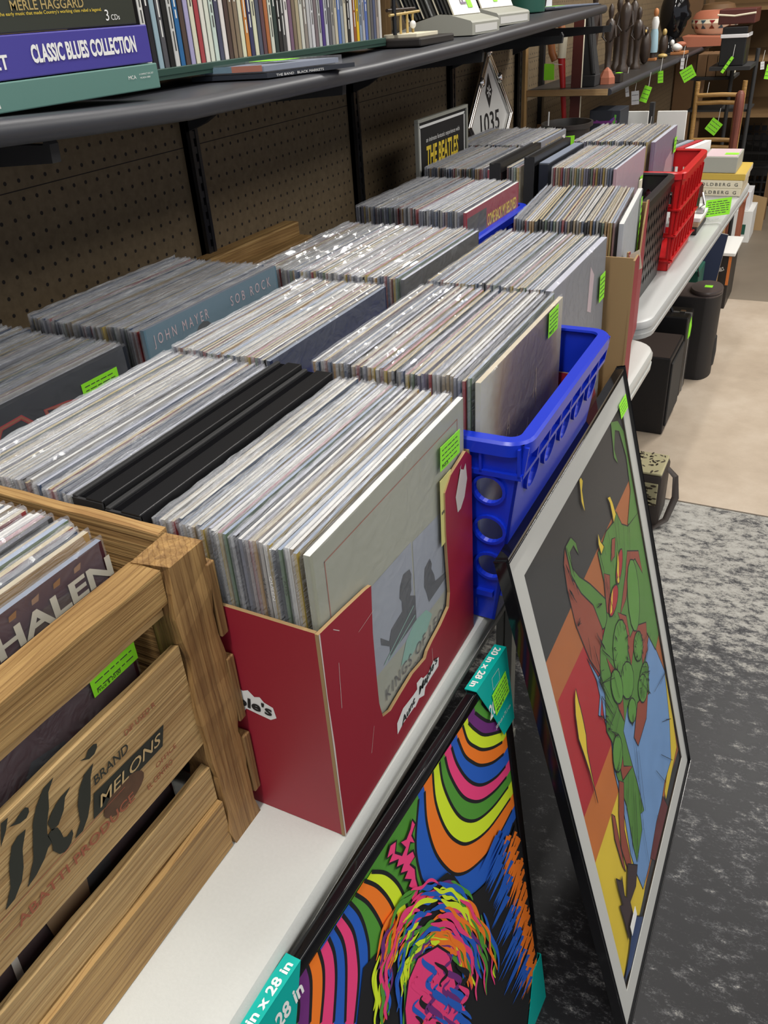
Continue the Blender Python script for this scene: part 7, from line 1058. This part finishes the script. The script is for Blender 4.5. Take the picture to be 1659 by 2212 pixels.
# hanging tags in the far clutter
def ray_tag(i, x, y, z, w_, h, rot, m_, lab):
    t = thing('hanging_tag', lab, 'tag', (x, y, z)); mb = MB(); u = Vector((math.cos(rot), 0, math.sin(rot))); v = Vector((-math.sin(rot), 0, math.cos(rot))); tagmesh(mb, (x, y, z), u, v, w_, h, m_, 3 if m_ == 'tag_green' else 2, th=.0006); part('card', mb, t)
    mb = MB(); p = Vector((x, y, z))+u*w_/2+v*h; mb.tube([p, p+Vector((.003, .004, .05))], .0010, 'white_paper', 5); part('string', mb, t)
k = 0
for x, y, z, w_, h, rot, m_, lab in ((-.355, 3.75, .300, .055, .050, .55, 'tag_green', 'large tilted green tag above the white boards'), (-.250, 3.78, .115, .052, .055, -.6, 'tag_green', 'tilted green tag beside the ladder-back chair'), (-.36, 3.02, .165, .026, .042, 0, 'tag_green', 'narrow green tag hanging between the two white boards'),
  (-.490, 3.35, .260, .030, .050, .1, 'tag_white', 'white string tag hanging under the second shelf'), (-.505, 3.30, .295, .014, .055, .15, 'tag_white', 'thin white tag next to the larger white string tag'), (-.43, 4.06, .330, .016, .045, .0, 'tag_white', 'white tag on the brown file boxes'), (-.470, 3.40, .27, .03, .06, -.3, 'tag_green', 'folded green tag behind the white string tag'), (-.44, 3.60, .315, .022, .045, .1, 'tag_green', 'small green tag in the shade under the second shelf'),
  (-.265, 4.18, .305, .014, .075, -.55, 'tag_green', 'long slanting green tag on the black rack post'), (-.085, 4.75, .300, .028, .070, -.12, 'tag_green', 'upper green tag at the far right edge'), (-.105, 4.60, .235, .032, .065, -.1, 'tag_green', 'lower green tag at the far right edge'), (-.13, 4.62, .275, .018, .035, .1, 'tag_white', 'little white tag by the two green tags at the right edge'), (-.33, 4.02, .215, .080, .010, .06, 'tag_green', 'flat green tag lying above the chair rungs')):
    ray_tag(k, x, y, z, w_, h, rot, m_, lab)
# ------------------------------------------------------------------ under and beyond the tables
def speaker(x0, x1, y0, y1, z1, lab):
    t = thing('speaker', lab, 'speaker', ((x0+x1)/2, (y0+y1)/2, F), group='black speakers under the tables'); mb = MB(); mb.box((x0, y0, F), (x1, y1, z1), 'speaker_black', .004); part('cabinet', mb, t); mb = MB(); mb.box((x0+.006, y0+.006, z1), (x1-.006, y1-.006, z1+.0015), 'speaker_top'); part('top_panel', mb, t)
    mb = MB(); mb.box((x1, y0+.01, F+.03), (x1+.008, y1-.01, z1-.02), 'black_matte', .003); part('grille', mb, t); return t
speaker(-.40, -.085, 2.44, 2.70, -.446, 'black boxy speaker on the floor nearest the white table end')
t = thing('briefcase', 'black hard case with silver latches standing behind the nearest speaker', 'case', (-.2, 2.85, F)); mb = MB(); mb.box((-.42, 2.80, F), (-.088, 2.86, -.415), 'black_plastic', .006); mb.box((-.42, 2.865, F), (-.088, 2.93, -.415), 'black_plastic', .006); part('shell', mb, t); mb = MB(); mb.box((-.421, 2.859, F), (-.086, 2.866, -.4135), 'silver_dull'); part('trim_band', mb, t)
for x in (-.20, -.13): mb = MB(); mb.box((x, 2.852, -.415), (x+.02, 2.872, -.408), 'chrome', .001); part('latch', mb, t)
mb = MB(); mb.tube([(-.26, 2.86, -.414), (-.25, 2.86, -.39), (-.17, 2.86, -.39), (-.16, 2.86, -.414)], .007, 'black_plastic', 8); part('handle', mb, t, smooth=True); mb = MB(); mb.plate([[(0, 0), (.016, .01), (.020, .05), (.010, .09), (.0, .06)]], (-.087, 2.83, -.51), (.3, .9, 0), (0, 0, 1), (.0006, 0, 0), 'tag_green'); part('price_tag', mb, t)
t = thing('tower_speaker', 'tall black tower speaker with a rounded brown top and green sticker', 'speaker', (-.1, 3.08, F)); z1 = -.395
mb = MB(); pl_ = [(-.30, 2.99), (-.06, 2.99)]+[(-.058+.052*math.cos(a)-.0, 3.085+.095*math.sin(a)) for a in [(-PI/2+PI*k/12) for k in range(13)]]+[(-.30, 3.18)]; mb.plate([pl_], (0, 0, F), (1, 0, 0), (0, 1, 0), (0, 0, z1-F), 'speaker_black'); part('cabinet', mb, t, smooth=True); mb = MB(); mb.plate([pl_], (0, 0, z1), (1, 0, 0), (0, 1, 0), (0, 0, .004), 'speaker_top'); part('top_panel', mb, t)
mb = MB(); mb.lathe([(.060, 0), (.062, .01), (.060, .016)], 'speaker_top', (-.068, 3.085, z1+.0045), 30, sy=1.45); tc_ = part('top_cap', mb, t, smooth=True); mb = MB(); mb.plate([[(0, 0), (.030, 0), (.03, .03), (0, .03)]], (-.078, 3.07, z1+.021), (1, 0, 0), (0, 1, 0), (0, 0, .0005), 'tag_green'); part('price_sticker', mb, tc_); mb = MB(); mb.lathe([(.035, 0), (.04, .06), (.034, .12)], 'black_matte', (-.022, 3.09, F+.04), 16, sx=.6); part('foot_cover', mb, t, smooth=True)
# leopard bag
pbr('leopard_spot', (.05, .035, .02), .8)
t = thing('handbag', 'leopard print bag with a dark strap on the floor behind the dragon poster', 'bag', (.0, 1.8, F)); mb = MB(); x0, x1, y0, y1, z1 = -.22, .020, 1.80, 1.94, -.56
mb.box((x0, y0, F), (x1, y1, z1), pbr('bag_brown', (.035, .025, .02), .6), .012); part('body', mb, t, smooth=True); mb = MB(); mb.box((x0+.01, y0+.004, z1-.002), (x1-.004, y1-.004, z1+.006), 'leopard_base', .004); mb.box((x0+.01, y0-.004, -.66), (x1-.01, y0+.001, -.585), 'leopard_base', .002); part('leopard_panel', mb, t); rnd = random.Random(6); mb = MB()
for i in range(110):
    a = rnd.uniform(x0+.015, x1-.01); c = rnd.uniform(y0+.01, y1-.01); r_ = rnd.uniform(.003, .006); an = rnd.uniform(0, PI); mb.poly([(a+r_*1.6*math.cos(q)*math.cos(an)-r_*.6*math.sin(q)*math.sin(an), c+r_*1.6*math.cos(q)*math.sin(an)+r_*.6*math.sin(q)*math.cos(an)) for q in [k_*PI/4 for k_ in range(8)]], (0, 0, z1+.006), (1, 0, 0), (0, 1, 0), .0004, 'leopard_spot')
    c2 = rnd.uniform(-.655, -.59); mb.poly([(a+r_*1.6*math.cos(q), c2+r_*.7*math.sin(q)) for q in [k_*PI/4 for k_ in range(8)]], (0, y0-.004, 0), (1, 0, 0), (0, 0, 1), .0004, 'leopard_spot')
part('leopard_spots', mb, t); mb = MB(); mb.tube([(.018, 1.90, -.58), (.045, 1.89, -.60), (.055, 1.87, -.66), (.040, 1.83, -.72), (.005, 1.79, -.736)], .011, 'bag_brown', 8, flat=.25); part('strap', mb, t, smooth=True)
# far floor clutter
t = thing('storage_box', 'black and orange printed box under a white lid beyond the tower speaker', 'box', (-.1, 4.0, F)); mb = MB(); mb.box((-.20, 3.95, F), (-.065, 4.25, -.475), 'leather_black', .003); part('body', mb, t); mb = MB(); mb.box((-.078, 3.948, -.62), (-.0645, 3.9495, -.48), 'orange_card'); mb.box((-.17, 3.948, -.64), (-.13, 3.9495, -.60), 'orange_card'); glyphs(mb, 'JACK DANIEL\'S', (-.155, 3.9495, -.575), (.9, 0, .4), (-.4, 0, .9), .018, 'white_print', .07, off=.002, bold=.02); part('printed_side', mb, t)
mb = MB(); mb.box((-.21, 3.93, -.474), (-.050, 4.27, -.458), 'white_paper', .003); part('lid', mb, t)
mb = MB(); mb.plate([[(0, 0), (.13, 0), (.15, .22), (.03, .24)]], (-.22, 3.60, -.52), (1, 0, 0), (0, .15, 1), (0, .015, 0), 'navy', edge='silver_dull'); solo('framed_picture', mb, 'dark blue framed picture leaning under the grey table', 'picture')
t = thing('storage_bin', 'dark green bin with a black cord under the grey table', 'bin', (-.25, 3.45, F)); mb = MB(); mb.box((-.30, 3.38, F), (-.14, 3.55, -.40), 'bin_green', .004); part('body', mb, t); mb = MB(); mb.tube([(-.16, 3.37, -.40), (-.15, 3.37, -.37), (-.14, 3.37, -.42)], .003, 'black_plastic', 6); part('cord', mb, t)
t = thing('cardboard_box', 'white box with a green printed panel on the far floor', 'box', (-.15, 5.3, F)); mb = MB(); mb.box((-.24, 5.28, F), (-.095, 5.55, -.55), 'white_paper', .002); mb.box((-.25, 5.30, -.549), (-.125, 5.50, -.44), 'tag_white', .002); part('box', mb, t); mb = MB(); mb.plate([[(.03, .03), (.075, .03), (.075, .09), (.03, .09)]], (-.20, 5.28, F+.02), (1, 0, 0), (0, 0, 1), (0, -.001, 0), 'bin_green'); part('printed_panel', mb, t)
mb = MB(); mb.plate([[(0, 0), (.10, 0), (.10, .20), (0, .22)]], (-.15, 5.62, F), (1, 0, 0), (0, .1, 1), (0, .006, 0), 'kraft'); solo('cardboard_sheet', mb, 'brown cardboard sheet standing behind the white box', 'cardboard')
t = thing('stool', 'rusty red metal stool legs under the table end', 'stool', (-.15, 4.6, F)); 
for x, y in ((-.19, 4.55), (-.12, 4.55), (-.19, 4.70), (-.12, 4.70)): mb = MB(); mb.box((x, y, F), (x+.018, y+.018, -.35), 'terracotta'); part('leg', mb, t)
mb = MB(); mb.box((-.20, 4.54, -.35), (-.095, 4.73, -.33), 'terracotta', .003); part('seat', mb, t)
for i, (z0, z1) in enumerate(((F, F+.27), (F+.272, -.205))):
    if i == 1: z1 = -.38
    crate(-.36, .02, 6.35, 6.80, z0, z1 if i == 0 else z0+.09, .01, 'black_plastic', ['black milk crate on the floor at the end wall', 'shallow black crate stacked on the milk crate at the end wall'][i], 'slots')
